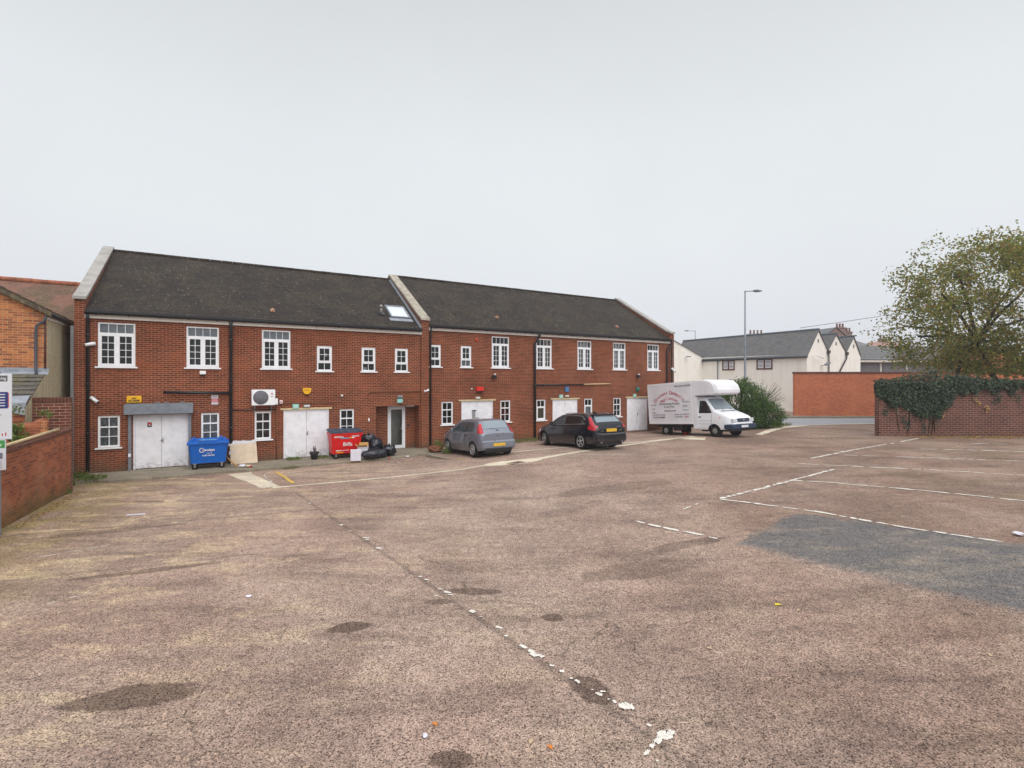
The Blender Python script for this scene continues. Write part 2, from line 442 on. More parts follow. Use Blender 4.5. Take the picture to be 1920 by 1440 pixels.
    col = m.mix(m.math('MULTIPLY', m.ramp(ce, .0, .012, .55, 0.), m.ramp(m.noise(m.mapv(o, (1,1,1), (6,2,0)), .5, 3), .48, .62)), col, rgb(78,68,62))
    # aggregate
    ag = m.voro(o, 84., out=1)
    agd = m.voro(o, 84.)
    agv = m.sep(ag)[0]
    col = m.mix(m.ramp(agv, .08, .34, .95, 0.), col, m.mix(1., col, (.30,.26,.25,1), 'MULTIPLY'))
    col = m.mix(m.ramp(agv, .6, .9, 0., .95), col, m.mix(1., col, (1.6,1.56,1.50,1), 'MULTIPLY'))
    fn = m.noise(o, 70., 5, .85)
    col = m.mix(1., col, m.mix(m.ramp(fn, .34, .66), (.58,.56,.55,1), (1.36,1.35,1.33,1)), 'MULTIPLY')
    fn2 = m.noise(o, 7., 5, .75)
    col = m.mix(1., col, m.mix(m.ramp(fn2, .36, .64), (.86,.85,.84,1), (1.12,1.12,1.11,1)), 'MULTIPLY')
    # missing stones: sparse dark pits
    pit = m.voro(m.mapv(o, (1,1,1), (.3,.7,0)), 24., out=1); pd = m.voro(m.mapv(o, (1,1,1), (.3,.7,0)), 24.)
    pz = m.math('MULTIPLY', m.ramp(m.sep(pit)[1], .94, .96), m.ramp(pd, .2, .4, .75, 0.))
    pz = m.math('MULTIPLY', pz, m.ramp(m.noise(o, .9, 3), .42, .6, .15, 1.))
    col = m.mix(pz, col, rgb(60,52,48))
    nor = m.bump(agd, .45, .006)
    nor = m.bump(fn, .35, .012, nor)
    nor = m.bump(st, .25, .05, nor)
    return m.done(col, m.ramp(st, .4, .7, .95, .85), nor)
M['ground'] = m_ground()
def m_agg(name, a, b, scale=60., sandy=None):
    m = Mat(name, .92, .25); o = m.obj()
    n = m.noise(m.mapv(o, (.5,1.2,1), (0,0,0), (0,0,R(-18))), 1.4, 6, .65, .4)
    col = m.mix(m.ramp(n, .35, .65), a, b)
    if sandy:
        n3 = m.noise(m.mapv(o, (.4,1.3,1), (4,2,0), (0,0,R(-18))), 1.2, 6, .7)
        col = m.mix(m.ramp(n3, .52, .66, 0., .8), col, sandy)
    ag = m.voro(o, scale, out=1); agv = m.sep(ag)[0]
    col = m.mix(m.ramp(agv, 0., .3, .5, 0.), col, m.mix(1., col, (.45,.45,.45,1), 'MULTIPLY'))
    col = m.mix(m.ramp(agv, .75, 1., 0., .45), col, m.mix(1., col, (1.6,1.58,1.55,1), 'MULTIPLY'))
    fn = m.noise(o, 24., 5, .75)
    col = m.mix(1., col, m.mix(m.ramp(fn, .35, .65), (.7,.7,.7,1), (1.25,1.25,1.25,1)), 'MULTIPLY')
    return m.done(col, None, m.bump(fn, .4, .012))
M['asphalt'] = m_agg('dark_asphalt', rgb(112,112,116), rgb(134,131,130), sandy=rgb(160,148,132))
M['road'] = m_agg('road_grey', rgb(160,160,166), rgb(150,150,156))
M['concrete'] = m_agg('kerb_concrete', rgb(196,186,166), rgb(222,208,186), 90.)
M['pavement'] = m_agg('pavement_concrete', rgb(150,140,124), rgb(126,118,104), 70.)
def m_paint(name, c, wear=.5):
    m = Mat(name, .7, .3); o = m.obj()
    n = m.noise(o, 45., 5, .8)
    col = m.mix(m.ramp(n, .48, .66, 0., wear), c, rgb(150,135,122))
    return m.done(col, None, m.bump(n, .3, .01))
M['line'] = m_paint('white_line_paint', rgb(232,227,218), .7)
M['line_y'] = m_paint('yellow_line_paint', rgb(214,176,80), .6)
M['white'] = m_plain('white_upvc', rgb(244,246,250), .35, .5, var=.04)
M['cream'] = m_plain('cream_stone', rgb(214,194,152), .8, var=.15)
M['coping'] = m_plain('coping_concrete', rgb(166,162,158), .85, var=.2, scale=2.5, bump=.2)
M['coping_warm'] = m_plain('lichened_coping', rgb(170,162,148), .85, var=.3, scale=3.5, bump=.2)
M['black'] = m_plain('black_plastic', rgb(30,28,34), .35, .5)
M['lead'] = m_plain('lead_sheet', rgb(150,156,166), .5, .4, var=.2)
M['grey_metal'] = m_plain('grey_metal', rgb(130,136,146), .45, .5, .2, var=.15)
M['galv'] = m_plain('galvanised_steel', rgb(140,140,142), .5, .5, .4)
M['rust'] = m_plain('rusty', rgb(120,80,60), .9, .2)
M['fascia'] = m_plain('white_fascia', rgb(228,224,218), .5, .4, var=.08)
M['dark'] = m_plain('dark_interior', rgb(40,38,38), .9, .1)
M['render'] = None
def m_door():
    m = Mat('white_door_paint', .45, .4); o = m.obj(); x, y, z = m.sep(o)
    n = m.noise(o, 3., 6, .65)
    col = m.mix(m.ramp(n, .35, .7), rgb(244,244,250), rgb(228,228,234))
    lo = m.math('MULTIPLY', m.ramp(z, 0., .5, 1., 0.), m.ramp(m.noise(o, 9., 5, .7), .45, .62))
    col = m.mix(m.math('MULTIPLY', lo, .6), col, rgb(128,118,106))
    return m.done(col, None, m.bump(n, .1, .02))
M['door'] = m_door()
def m_glass():
    m = bpy.data.materials.new('window_glass'); m.use_nodes = True
    n, l = m.node_tree.nodes, m.node_tree.links; n.clear()
    o = n.new('ShaderNodeOutputMaterial'); mx = n.new('ShaderNodeMixShader'); t = n.new('ShaderNodeBsdfTransparent'); g = n.new('ShaderNodeBsdfGlossy')
    f = n.new('ShaderNodeFresnel'); f.inputs[0].default_value = 1.6
    g.inputs['Roughness'].default_value = .02; t.inputs[0].default_value = (.78,.82,.84,1)
    tc = n.new('ShaderNodeTexCoord'); nz = n.new('ShaderNodeTexNoise'); nz.inputs['Scale'].default_value = 2.; bp = n.new('ShaderNodeBump'); bp.inputs['Strength'].default_value = .03; bp.inputs['Distance'].default_value = .03
    l.new(tc.outputs['Object'], nz.inputs['Vector']); l.new(nz.outputs[0], bp.inputs['Height']); l.new(bp.outputs[0], g.inputs['Normal'])
    l.new(f.outputs[0], mx.inputs[0]); l.new(t.outputs[0], mx.inputs[1]); l.new(g.outputs[0], mx.inputs[2]); l.new(mx.outputs[0], o.inputs[0])
    return m
M['glass'] = m_glass()
M['carglass'] = Mat('car_glass', .06, .9, 0., rgb(66,76,82)).m
M['screen'] = Mat('windscreen_glass', .06, 1., 0., rgb(128,142,152)).m  # base colour lightened to stand in for the sky reflected in the glass
M['carglass_dark'] = Mat('dark_car_glass', .05, .7, 0., rgb(26,30,34)).m
M['curtain'] = m_plain('net_curtain', rgb(172,174,178), .9, .1, var=.35, scale=14.)
M['curtain_dark'] = m_plain('dark_curtain', rgb(84,82,84), .9, .1, var=.4, scale=8.)
M['blind'] = m_plain('pale_blind', rgb(186,190,196), .8, .2, var=.08)
M['red_cloth'] = m_plain('red_thing', rgb(170,50,60), .7)
M['amberroom'] = m_plain('beige_blind', rgb(140,124,96), .8)
def m_car(name, c, flake=.25, rough=.28, metal=.5):
    m = Mat(name, rough, .5, metal)
    m.b.inputs['Coat Weight'].default_value = .6; m.b.inputs['Coat Roughness'].default_value = .06
    n = m.noise(m.obj(), 3., 5)
    z = m.sep(m.obj())[2]
    dirt = m.math('MULTIPLY', m.ramp(z, .2, .6, .5, 0.), m.ramp(n, .3, .7, .4, 1.))
    return m.done(m.mix(dirt, c, rgb(110,104,96)), m.ramp(n, .3, .7, rough*.8, rough*1.3))
M['silver'] = m_car('silver_blue_paint', rgb(130,135,148), metal=.45, rough=.32)
M['navy'] = m_car('dark_blue_paint', rgb(16,18,32), rough=.2, metal=.3)
M['vanwhite'] = m_car('white_van_paint', rgb(240,242,248), rough=.35, metal=0.)
M['vanbox'] = m_plain('white_panel', rgb(236,236,242), .45, .4, var=.06, scale=1.5)
M['tyre'] = m_plain('tyre_rubber', rgb(34,33,34), .85, .2)
M['rim'] = m_plain('alloy_rim', rgb(176,178,182), .35, .5, .6)
M['bumper'] = m_plain('dark_blue_bumper', rgb(44,58,84), .6)
M['redlight'] = m_plain('red_lens', rgb(190,36,48), .2, .6, var=.05)
M['clear'] = m_plain('clear_lens', rgb(210,214,220), .15, .7, var=.1, scale=20)
M['plate_y'] = m_plain('yellow_plate', rgb(222,178,48), .5, var=.05)
M['plate_w'] = m_plain('white_plate', rgb(224,226,230), .5, var=.05)
M['blue'] = m_plain('blue_plastic', rgb(10,98,194), .5, .4, var=.1, scale=3.)
M['redpaint'] = m_plain('red_bin_paint', rgb(222,22,26), .45, .45, var=.1, scale=3.)
M['slatelid'] = m_plain('slate_lid', rgb(66,78,96), .6, var=.2)
M['bag'] = m_plain('black_bin_bag', rgb(30,32,44), .25, .6, var=.3)
M['card'] = m_plain('cardboard', rgb(214,194,170), .85, .2, var=.12, scale=4.)
M['cardbrown'] = m_plain('brown_cardboard', rgb(180,140,88), .85, .2, var=.15)
M['boxwhite'] = m_plain('white_box_card', rgb(222,220,232), .7, .2, var=.06)
M['tape'] = m_plain('packing_tape', rgb(206,206,214), .4)
M['yellow'] = m_plain('yellow_alarm', rgb(240,182,26), .45, var=.05)
M['redbox'] = m_plain('red_alarm', rgb(222,44,34), .45, var=.05)
M['mint'] = m_plain('mint_sign', rgb(150,206,196), .5, var=.05)
M['tealgreen'] = m_plain('teal_green', rgb(48,120,110), .5)
M['bluebox'] = m_plain('blue_alarm', rgb(74,122,176), .45)
M['greysign'] = m_plain('grey_plastic', rgb(150,150,150), .6)
M['txt_red'] = m_plain('red_lettering', rgb(196,56,92), .6)
M['txt_black'] = m_plain('black_lettering', rgb(40,40,48), .6)
M['txt_grey'] = m_plain('grey_lettering', rgb(120,120,134), .6)
M['txt_blue'] = m_plain('blue_lettering', rgb(110,170,200), .6)
M['txt_white'] = m_plain('white_lettering', rgb(240,240,240), .6)
M['navyink'] = m_plain('navy_print', rgb(40,58,120), .6)
M['greenink'] = m_plain('green_print', rgb(70,150,80), .6)
M['signwhite'] = m_plain('white_sign', rgb(216,218,226), .5, var=.04)
M['pot'] = m_plain('dark_pot', rgb(52,46,54), .6)
M['terracotta'] = m_plain('terracotta', rgb(176,134,108), .8, var=.2)
M['wood'] = m_plain('pale_wood', rgb(176,132,88), .8, var=.2)
M['pebble'] = (lambda m: m.done(m.mix(m.ramp(m.noise(m.mapv(m.obj(), (3,3,.25)), 2.5, 6, .7), .4, .75, 0., .6), m.mix(m.ramp(m.sep(m.voro(m.obj(), 45., out=1))[0], 0., 1.), rgb(206,196,168), rgb(170,158,130)), rgb(146,136,108)), None, m.bump(m.voro(m.obj(), 45.), .3, .008)))(Mat('pebbledash', .95, .2))
def m_render():
    m = Mat('white_render', .85, .25); o = m.obj()
    n = m.noise(m.mapv(o, (1.5,1.5,.15)), 1.2, 6, .7)
    col = m.mix(m.ramp(n, .45, .8), rgb(250,247,240), rgb(236,230,222))
    n2 = m.noise(o, .5, 4)
    col = m.mix(m.ramp(n2, .5, .7, 0., .35), col, rgb(226,216,200))
    return m.done(col, None, m.bump(m.noise(o, 20., 4), .2, .01))
M['render'] = m_render()
def m_leaf(name, cols, trans=.25, rough=.5):
    m = Mat(name, rough, .35)
    g = m.n.new('ShaderNodeNewGeometry')
    r = m.n.new('ShaderNodeValToRGB'); m.l.new(g.outputs['Random Per Island'], r.inputs[0])
    r.color_ramp.interpolation = 'LINEAR'
    els = r.color_ramp.elements
    els[0].position = 0; els[0].color = cols[0]; els[1].position = 1; els[1].color = cols[-1]
    for i in range(1, len(cols)-1): e = els.new(i/(len(cols)-1)); e.color = cols[i]
    tr = m.n.new('ShaderNodeBsdfTranslucent'); m.l.new(r.outputs[0], tr.inputs[0])
    mx = m.n.new('ShaderNodeMixShader'); mx.inputs[0].default_value = trans
    m.l.new(m.b.outputs[0], mx.inputs[1]); m.l.new(tr.outputs[0], mx.inputs[2])
    m.l.new(mx.outputs[0], m.n['Material Output'].inputs[0])
    return m.done(r.outputs[0])
M['leaf'] = m_leaf('autumn_leaf', [rgb(78,92,44), rgb(106,120,54), rgb(130,140,64), rgb(156,160,82), rgb(112,124,58), rgb(186,168,84), rgb(96,104,52), rgb(172,134,70), rgb(104,110,58)], .5)
M['ivy'] = m_leaf('ivy_leaf', [rgb(24,32,22), rgb(34,48,30), rgb(48,68,40), rgb(26,36,24), rgb(78,100,62), rgb(38,54,34), rgb(20,26,18)], .1, .4)
M['bush'] = m_leaf('bush_leaf', [rgb(48,72,32), rgb(68,98,42), rgb(92,124,54), rgb(58,84,38), rgb(112,140,70)], .25)
M['weed'] = m_leaf('weed_leaf', [rgb(70,96,36), rgb(96,120,48), rgb(120,138,60), rgb(84,104,44)], .3)
M['grass'] = m_leaf('grass_blade', [rgb(86,100,50), rgb(110,122,60), rgb(140,136,84), rgb(96,110,54)], .3)
M['fleaf'] = m_leaf('fallen_leaf', [rgb(150,96,48), rgb(180,140,70), rgb(120,80,48), rgb(196,164,90), rgb(140,110,70)], .1)
M['bark'] = m_plain('bark', rgb(64,54,46), .9, .2, var=.3, bump=.4)
# ------------------------------------------------------------------ ground, roads, pavement
def frange(a, b, st):
    n = max(1, int(round((b-a)/st))); return [a+(b-a)*i/n for i in range(n+1)]
gx = [-900,-400,-200,-100,-60,-40,-28]+frange(-20, 34, .5)+[40,50,65,90,140,250,500,900]
gy = [-300,-100,-40,-15,-6]+frange(-3, 50, .5)+[56,65,80,110,160,260,450,800,1500]
g = MB()
vs = []
for yy in gy:
    for xx in gx:
        dz = 0.
        if -20 <= xx <= 34 and -3 <= yy <= 30:
            dz = 0.
        vs.append((xx, yy, gz(xx, yy)+dz))
nx = len(gx)
fs = [(j*nx+i, j*nx+i+1, (j+1)*nx+i+1, (j+1)*nx+i) for j in range(len(gy)-1) for i in range(nx-1)]
g.add(vs, fs, True)
struct(g.build('ground', M['ground']), 'pinkish brown worn tarmac yard with damp stains and sandy patches')

def strip(name, pts, w, m, h=.006, jit=.0, thick=0., label=None, closed_cap=True):
    """a ribbon laid along a polyline, following the ground; w is a number or per-point list"""
    P = [Vector(p) for p in pts]; ws = w if isinstance(w, list) else [w]*len(P)
    out = []; wo = []
    for i in range(len(P)-1):
        n = max(1, int((P[i+1]-P[i]).length/.25))
        for k in range(n):
            t = k/n; out.append(P[i].lerp(P[i+1], t)); wo.append(lerp(ws[i], ws[i+1], t))
    out.append(P[-1]); wo.append(ws[-1])
    b = MB(); vs = []; fs = []
    for i, p in enumerate(out):
        t = (out[min(i+1, len(out)-1)]-out[max(i-1, 0)]).normalized(); q = Vector((-t.y, t.x))
        for sgn in (-1, 1):
            e = p+q*sgn*(wo[i]/2+random.uniform(-jit, jit)); vs.append((e.x, e.y, gz(e.x, e.y)+h))
    for i in range(len(out)-1): fs.append((2*i, 2*i+2, 2*i+3, 2*i+1))
    b.add(vs, fs)
    o = b.build(name, m, fix=False)
    return struct(o, label)
def poly_sheet(name, pts, m, h, label=None, jit=0.):
    """polygon sheet triangulated on a fine grid so that it follows the ground"""
    P = []
    for i in range(len(pts)):
        a, c = Vector(pts[i]), Vector(pts[(i+1) % len(pts)]); n = max(1, int((c-a).length/.3))
        for k in range(n):
            q = a.lerp(c, k/n); P.append(q+Vector((random.uniform(-jit, jit), random.uniform(-jit, jit))))
    import bmesh
    b = bmesh.new()
    f = b.faces.new([b.verts.new((p.x, p.y, 0)) for p in P])
    bmesh.ops.triangulate(b, faces=[f])
    xs_ = [q.x for q in P]; ys_ = [q.y for q in P]
    for ax, lo_, hi_ in ((0, min(xs_), max(xs_)), (1, min(ys_), max(ys_))):
        c_ = math.floor(lo_*2)/2
        while c_ < hi_:
            co = [0, 0, 0]; co[ax] = c_; no = [0, 0, 0]; no[ax] = 1
            bmesh.ops.bisect_plane(b, geom=b.verts[:]+b.edges[:]+b.faces[:], plane_co=co, plane_no=no)
            c_ += .25
    bmesh.ops.triangulate(b, faces=b.faces[:])
    bmesh.ops.recalc_face_normals(b, faces=b.faces)
    for v in b.verts: v.co.z = gz(v.co.x, v.co.y)+h
    me = bpy.data.meshes.new(name); b.to_mesh(me); b.free()
    if me.polygons and me.polygons[0].normal.z < 0: me.flip_normals()
    me.materials.append(m)
    o = bpy.data.objects.new(name, me); C.objects.link(o)
    return struct(o, label)

def blob(b, x, y, L, w, ang, n=15, h=.010):
    h = h+random.uniform(0, .004)
    ca, sa = math.cos(ang), math.sin(ang); pts = []
    for k in range(n):
        a = 2*math.pi*k/n; rr = random.uniform(.58, 1.15)
        p, q = L/2*math.copysign(abs(math.cos(a))**.6, math.cos(a))*rr, w/2*math.copysign(abs(math.sin(a))**.6, math.sin(a))*random.uniform(.5, 1.2)
        px, py = x+p*ca-q*sa, y+p*sa+q*ca
        pts.append((px, py, gz(px, py)+h))
    c = (x, y, gz(x, y)+h); o = len(b.v)
    b.v += [c]+pts
    for k in range(n): b.f.append((o, o+1+k, o+1+(k+1) % n)); b.sm.append(False)
def worn(name, pts, w, label, keep=.8, piece=.45, m=None, var=.5):
    b = MB(); P = [Vector(p) for p in pts]
    for i in range(len(P)-1):
        a, c = P[i], P[i+1]; L = (c-a).length; ang = math.atan2(c.y-a.y, c.x-a.x); t = 0.
        while t < L:
            l = piece*random.uniform(1-var, 1+var)
            if random.random() < keep:
                q = a.lerp(c, min(1., (t+l/2)/L)); nrm = Vector((-math.sin(ang), math.cos(ang)))*random.uniform(-.012, .012)
                blob(b, q.x+nrm.x, q.y+nrm.y, l*1.02, w*random.uniform(.55, 1.05), ang+random.uniform(-.03, .03))
            t += l*random.uniform(.95, 1.12)
    return struct(b.build(name, m or M['line'], fix=False), label)
worn('parking_line', [(2.72,10.9),(3.13,10.42),(3.64,9.98)], .13, 'short white bay line stub left of the dark patch', .95, .35)
worn('parking_line', [(3.85,9.72),(3.94,9.64)], .07, 'small white dash left of the dark patch', 1, .12)
worn('parking_line', [(5.16,12.42),(6.73,11.16),(7.83,9.85),(8.71,9.05)], .12, 'long white bay line along the dark patch', .97, .33)
worn('parking_line', [(5.22,12.42),(6.76,13.37),(8.13,14.40),(9.2,15.2),(10.41,16.13)], .13, 'white line joining the ends of the near bays', .99, .3)
worn('parking_line', [(8.13,14.40),(9.09,14.05),(10.90,13.00),(12.6,11.7),(15.,9.9)], .13, 'white bay line second from the dark patch', .98, .4)
worn('parking_line', [(10.00,17.31),(10.95,16.95),(13.53,16.13),(16.4,14.8)], .13, 'white bay line third from the dark patch', .88, .5)
worn('parking_line', [(12.45,19.45),(15.80,18.60),(19.4,17.5)], .14, 'white bay line fourth from the dark patch', .88, .5)
worn('parking_line', [(15.94,21.32),(18.60,20.84),(22.,20.05)], .14, 'white bay line fifth from the dark patch', .85, .6)
worn('parking_line', [(21.2,23.0),(23.23,22.51),(25,22.2)], .15, 'farthest white bay line near the ivy wall', .75, .6)
worn('parking_line', [(10.6,18.05),(11.9,19.05),(14.74,21.09),(17.5,22.9),(20.30,24.87)], .15, 'white line joining the ends of the far bays', .85, .6)
worn('parking_line', [(4.0,11.62),(4.5,12.05)], .06, 'faint white dashes left of the bays', .7, .14)
worn('parking_line', [(-8.60,8.95),(-8.0,9.55)], .03, 'faint worn line at the left of the yard', .55, .25)
worn('parking_line', [(-6.9,6.8),(-6.29,7.59)], .02, 'thin worn line at the left foreground', .5, .12)
b = MB()
for (x, y, L, w, a) in ((-5.3,13.0,.12,.05,2.2),(-3.79,11.02,.13,.07,-.9),(-3.45,10.6,.07,.04,0),(-2.98,10.12,.16,.07,-.2),(-2.92,10.0,.11,.05,-.3),(-2.54,9.5,.18,.07,-.3),(-2.62,9.33,.09,.03,.4),
        (-1.5,8.1,.07,.04,0),(-1.37,7.98,.09,.04,-.3),(-1.1,7.62,.09,.04,0),(-.98,7.5,.13,.07,-.6),(-.92,7.42,.08,.04,0),(-1.13,7.38,.06,.03,0),(-.55,6.88,.11,.08,-.9),(-.42,6.72,.05,.02,0),
        (-.17,6.43,.10,.07,-.6),(-.07,6.22,.07,.04,-.2),(.13,5.97,.14,.05,-.9),(.22,5.86,.10,.06,-.9),(.27,5.79,.12,.09,-.7),(.34,5.76,.08,.06,-.5),(.45,5.57,.07,.04,-.5),(.55,5.46,.06,.045,-.3),(.64,5.33,.04,.03,0),(.70,5.27,.09,.04,-1.0),
        (.83,5.13,.03,.02,0),(.89,5.06,.09,.045,-.7),(.93,5.1,.06,.03,0),(.97,4.98,.03,.02,0),(1.02,4.94,.06,.04,-1),(1.13,4.87,.17,.12,-.3),(1.08,4.88,.09,.07,0),(1.27,4.6,.05,.035,-.6),
        (1.39,4.48,.17,.11,.35),(1.44,4.5,.08,.08,0),(1.30,4.41,.12,.06,.9),(1.23,4.34,.08,.045,.8),(1.16,4.26,.09,.04,.8),(1.22,4.17,.03,.02,0)):
    blob(b, x, y, L, w, a, 19)
struct(b.build('parking_line', M['line'], fix=False), 'flaking white paint dabs down the middle of the yard')
# pale concrete kerb bands and channel
strip('kerb_band', [(-9.75,17.75),(-9.45,17.35),(-8.3,16.1),(-7.3,14.95)], [.75,.62,.55,.5], M['concrete'], .007, .03, label='wide pale concrete band beside the yellow line')
strip('kerb_band', [(-7.2,14.9),(-6.74,15.11),(-4.54,16.24),(-1.87,17.42),(-.95,18.05)], [.26,.13,.14,.15,.16], M['concrete'], .009, .015, label='narrow pale channel across the yard in front of the bins')
strip('kerb_band', [(-.95,18.05),(-.3,18.3),(.55,18.6),(1.1,19.0)], [.5,.75,.75,.4], M['concrete'], .008, .04, label='broad pale concrete pad round the drain cover')
strip('kerb_band', [(1.1,19.0),(3.08,20.55),(5.96,23.1),(9.63,26.2)], [.34,.26,.24,.3], M['concrete'], .009, .02, label='pale channel behind the parked cars')
strip('kerb_band', [(13.3,26.7),(14.0,27.6),(15.3,29.3),(17.1,31.6),(20.14,34.0)], [.35,.4,.5,.7,.95], M['concrete'], .009, .03, label='pale kerb curving out to the road')
strip('kerb_band', [(-1.2,20.3),(0,20.96),(2.1,21.66),(4.94,22.98),(9.01,25.6),(9.6,26.1)], [.14,.2,.2,.2,.22,.2], M['concrete'], .010, .02, label='inner pale channel under the parked cars')
poly_sheet('kerb_band', [(8.3,24.6),(9.2,25.5),(9.9,25.3),(9.4,24.2)], M['concrete'], .013, 'pale concrete square beside the van', .02)
b = MB(); 
for k in range(7):
    for r_ in range(5): pass
dc = thing('drain_cover', 'rusty rectangular drain cover set in the pale concrete pad', 'drain cover', (.2,18.25,gz(.2,18.25)+.011), TH+.35)
b = MB(); b.box(-.33,.33,-.24,.24,0,.006); b.build('frame', M['concrete'], dc)
b = MB(); b.box(-.27,.27,-.18,.18,.006,.012)
for k in range(9): b.box(-.25,.25,-.165+k*.039,-.15+k*.039,.012,.016)
b.build('lid', m_plain('rusty_iron', rgb(124,100,90), .8, .3, var=.3, scale=20), dc)
strip('yellow_line', [(-8.57,17.98),(-7.8,16.9),(-6.85,15.55)], .11, M['line_y'], .012, .03, label='worn yellow line beside the pale band')
worn('yellow_line', [(-6.6,19.9),(-5.6,20.2)], .09, 'faint yellow line before the bin bags', .8, .4, M['line_y'])
worn('yellow_line', [(-3.1,20.6),(-1.9,19.75)], .09, 'faint yellow line by the fallen kerb', .7, .35, M['line_y'])
b = MB()
for k in range(60):
    s = random.uniform(6.5, 11.8); o = random.uniform(-3.6, -2.4); x, y = W2(s, o)
    blob(b, x, y, random.uniform(.05,.22), random.uniform(.03,.06), TH+random.uniform(-.2,.2), 8)
for k in range(14):
    x = -8.7+k*.1+random.uniform(-.05,.05); blob(b, x, 17.35-k*.155, random.uniform(.08,.2), .07, -1.0, 8)
struct(b.build('worn_marking', m_paint('worn_lettering_paint', rgb(214,206,196), .8), fix=False), 'worn white flecks of an old marking before the bins')
# pavement: raised concrete along the left half
b = MB(); vs = []; fs = []
SS = frange(.3, 12.95, .45); front = lambda s: -1.78+.05*math.sin(s*1.7)+(.25 if s < 1 else 0)
for s in SS:
    f = front(s); top = 0.0+.055*sm((s-8)/5)
    for (o, z) in ((.06, top+.015), (f+.16, top), (f+.02, top-.004), (f, top-.02), (f-.01, top-.25)):
        x, y = W2(s, o); vs.append((x, y, z))
n5 = 5
for i in range(len(SS)-1):
    for j in range(n5-1): fs.append((i*n5+j, i*n5+j+1, (i+1)*n5+j+1, (i+1)*n5+j))
fs.append(tuple(range(5))); fs.append(tuple((len(SS)-1)*5+k for k in range(5))[::-1])
b.add(vs, fs)
struct(b.build('pavement', M['pavement']), 'raised concrete pavement in front of the left units')
# road beyond the yard with its far footpath
b = MB()
def gquad(b, pts, h): b.poly([(x, y, gz(x, y)+h) for x, y in pts])
RY0, RY1 = 33.6, 41.3
vs = []; fs = []
XR = frange(16, 90, 1.2)
def road_rows(rows, h, m, name, label, X=XR):
    b = MB(); vs = []; fs = []
    for x in X:
        for (y, dz) in rows: vs.append((x, y, gz(x, y)+h+dz))
    n = len(rows)
    for i in range(len(X)-1):
        for j in range(n-1): fs.append((i*n+j, (i+1)*n+j, (i+1)*n+j+1, i*n+j+1))
    b.add(vs, fs); return struct(b.build(name, m), label)
road_rows([(y, 0) for y in frange(33.6, 41.3, .5)], .012, M['road'], 'road', 'pale grey road running past the yard', frange(19, 95, 1.2))
road_rows([(y, 0) for y in (33.2, 33.6)], .02, M['concrete'], 'kerb', 'pale dropped kerb along the near side of the road', frange(20, 95, 1.2))
road_rows([(41.3, 0), (41.31, .12), (41.45, .12)]+[(y, .12) for y in frange(41.5, 43.3, .45)], .01, M['pavement'], 'footpath', 'narrow footpath under the orange brick wall', frange(17, 95, 1.2))

# ------------------------------------------------------------------ the long brick building
B = thing('brick_building', 'long two storey red brick building with tiled roof and white windows', 'building', (B0.x, B0.y, 0), TH)
big = lambda s0, z0, s1, z1: ('A', s0, s1, z0, z1)
OP = []       # kind, s0, s1, z0, z1
for s0, s1 in ((.61,1.67),(3.2,4.26),(5.74,6.80)): OP.append(('A', s0, s1, 3.72, 5.28, 'L'))
for s0, s1 in ((7.82,8.44),(9.68,10.30),(11.18,11.80)): OP.append(('B', s0, s1, 3.64, 4.71, 'L'))
for s0, s1 in ((12.85,13.43),(14.47,15.05)): OP.append(('B', s0, s1, 3.90, 4.95, 'R'))
for s0, s1 in ((16.19,17.22),(18.89,19.91),(21.66,22.68),(24.30,25.31),(27.10,28.12)): OP.append(('A', s0, s1, 3.90, 5.50, 'R'))
for s0, s1 in ((.61,1.23),(3.67,4.27),(5.48,6.08),(8.75,9.36)): OP.append(('G', s0, s1, .87, 1.99, 'L'))
for s0, s1 in ((13.46,14.06),(16.69,17.29),(24.33,24.94)): OP.append(('G', s0, s1, 1.11, 2.22, 'R'))
for s0, s1 in ((18.90,19.50),(22.15,22.75)): OP.append(('H', s0, s1, 1.11, 2.22, 'R'))
DOORS = [('D', 1.60, 3.28, 0.0, 1.99), ('D', 6.53, 8.31, 0.0, 2.02), ('D', 14.50, 16.27, .17, 2.22), ('D', 19.95, 21.67, .17, 2.20), ('D', 25.40, 27.12, .17, 2.20)]
PORCH = (10.32, 12.34, 0.03, 2.08)
def wall_sheet(b, s0, s1, z0, z1, holes, y=0.):
    xs = sorted(set([s0, s1]+[h[0] for h in holes if s0 < h[0] < s1]+[h[1] for h in holes if s0 < h[1] < s1]))
    zs = sorted(set([z0, z1]+[h[2] for h in holes if z0 < h[2] < z1]+[h[3] for h in holes if z0 < h[3] < z1]))
    for i in range(len(xs)-1):
        for j in range(len(zs)-1):
            cx, cz = (xs[i]+xs[i+1])/2, (zs[j]+zs[j+1])/2
            if any(h[0] < cx < h[1] and h[2] < cz < h[3] for h in holes): continue
            b.poly([(xs[i], y, zs[j]), (xs[i+1], y, zs[j]), (xs[i+1], y, zs[j+1]), (xs[i], y, zs[j+1])])
    for h in holes:
        d = h[4]
        b.poly([(h[0], y, h[2]), (h[0], y+d, h[2]), (h[0], y+d, h[3]), (h[0], y, h[3])])
        b.poly([(h[1], y, h[2]), (h[1], y, h[3]), (h[1], y+d, h[3]), (h[1], y+d, h[2])])
        b.poly([(h[0], y, h[3]), (h[0], y+d, h[3]), (h[1], y+d, h[3]), (h[1], y, h[3])])
        b.poly([(h[0], y, h[2]), (h[1], y, h[2]), (h[1], y+d, h[2]), (h[0], y+d, h[2])])
holes = [(o[1], o[2], o[3], o[4], .16) for o in OP]+[(d[1], d[2], d[3], d[4], .16) for d in DOORS]
hp = PORCH+(.62,)
HL = [h for h in holes if h[1] < 12.39]+[hp]; HR = [h for h in holes if h[0] > 12.7]
b = MB()
wall_sheet(b, .28, 12.40, -.4, 5.62, HL); wall_sheet(b, 12.79, 29.02, -.4, 5.84, HR)
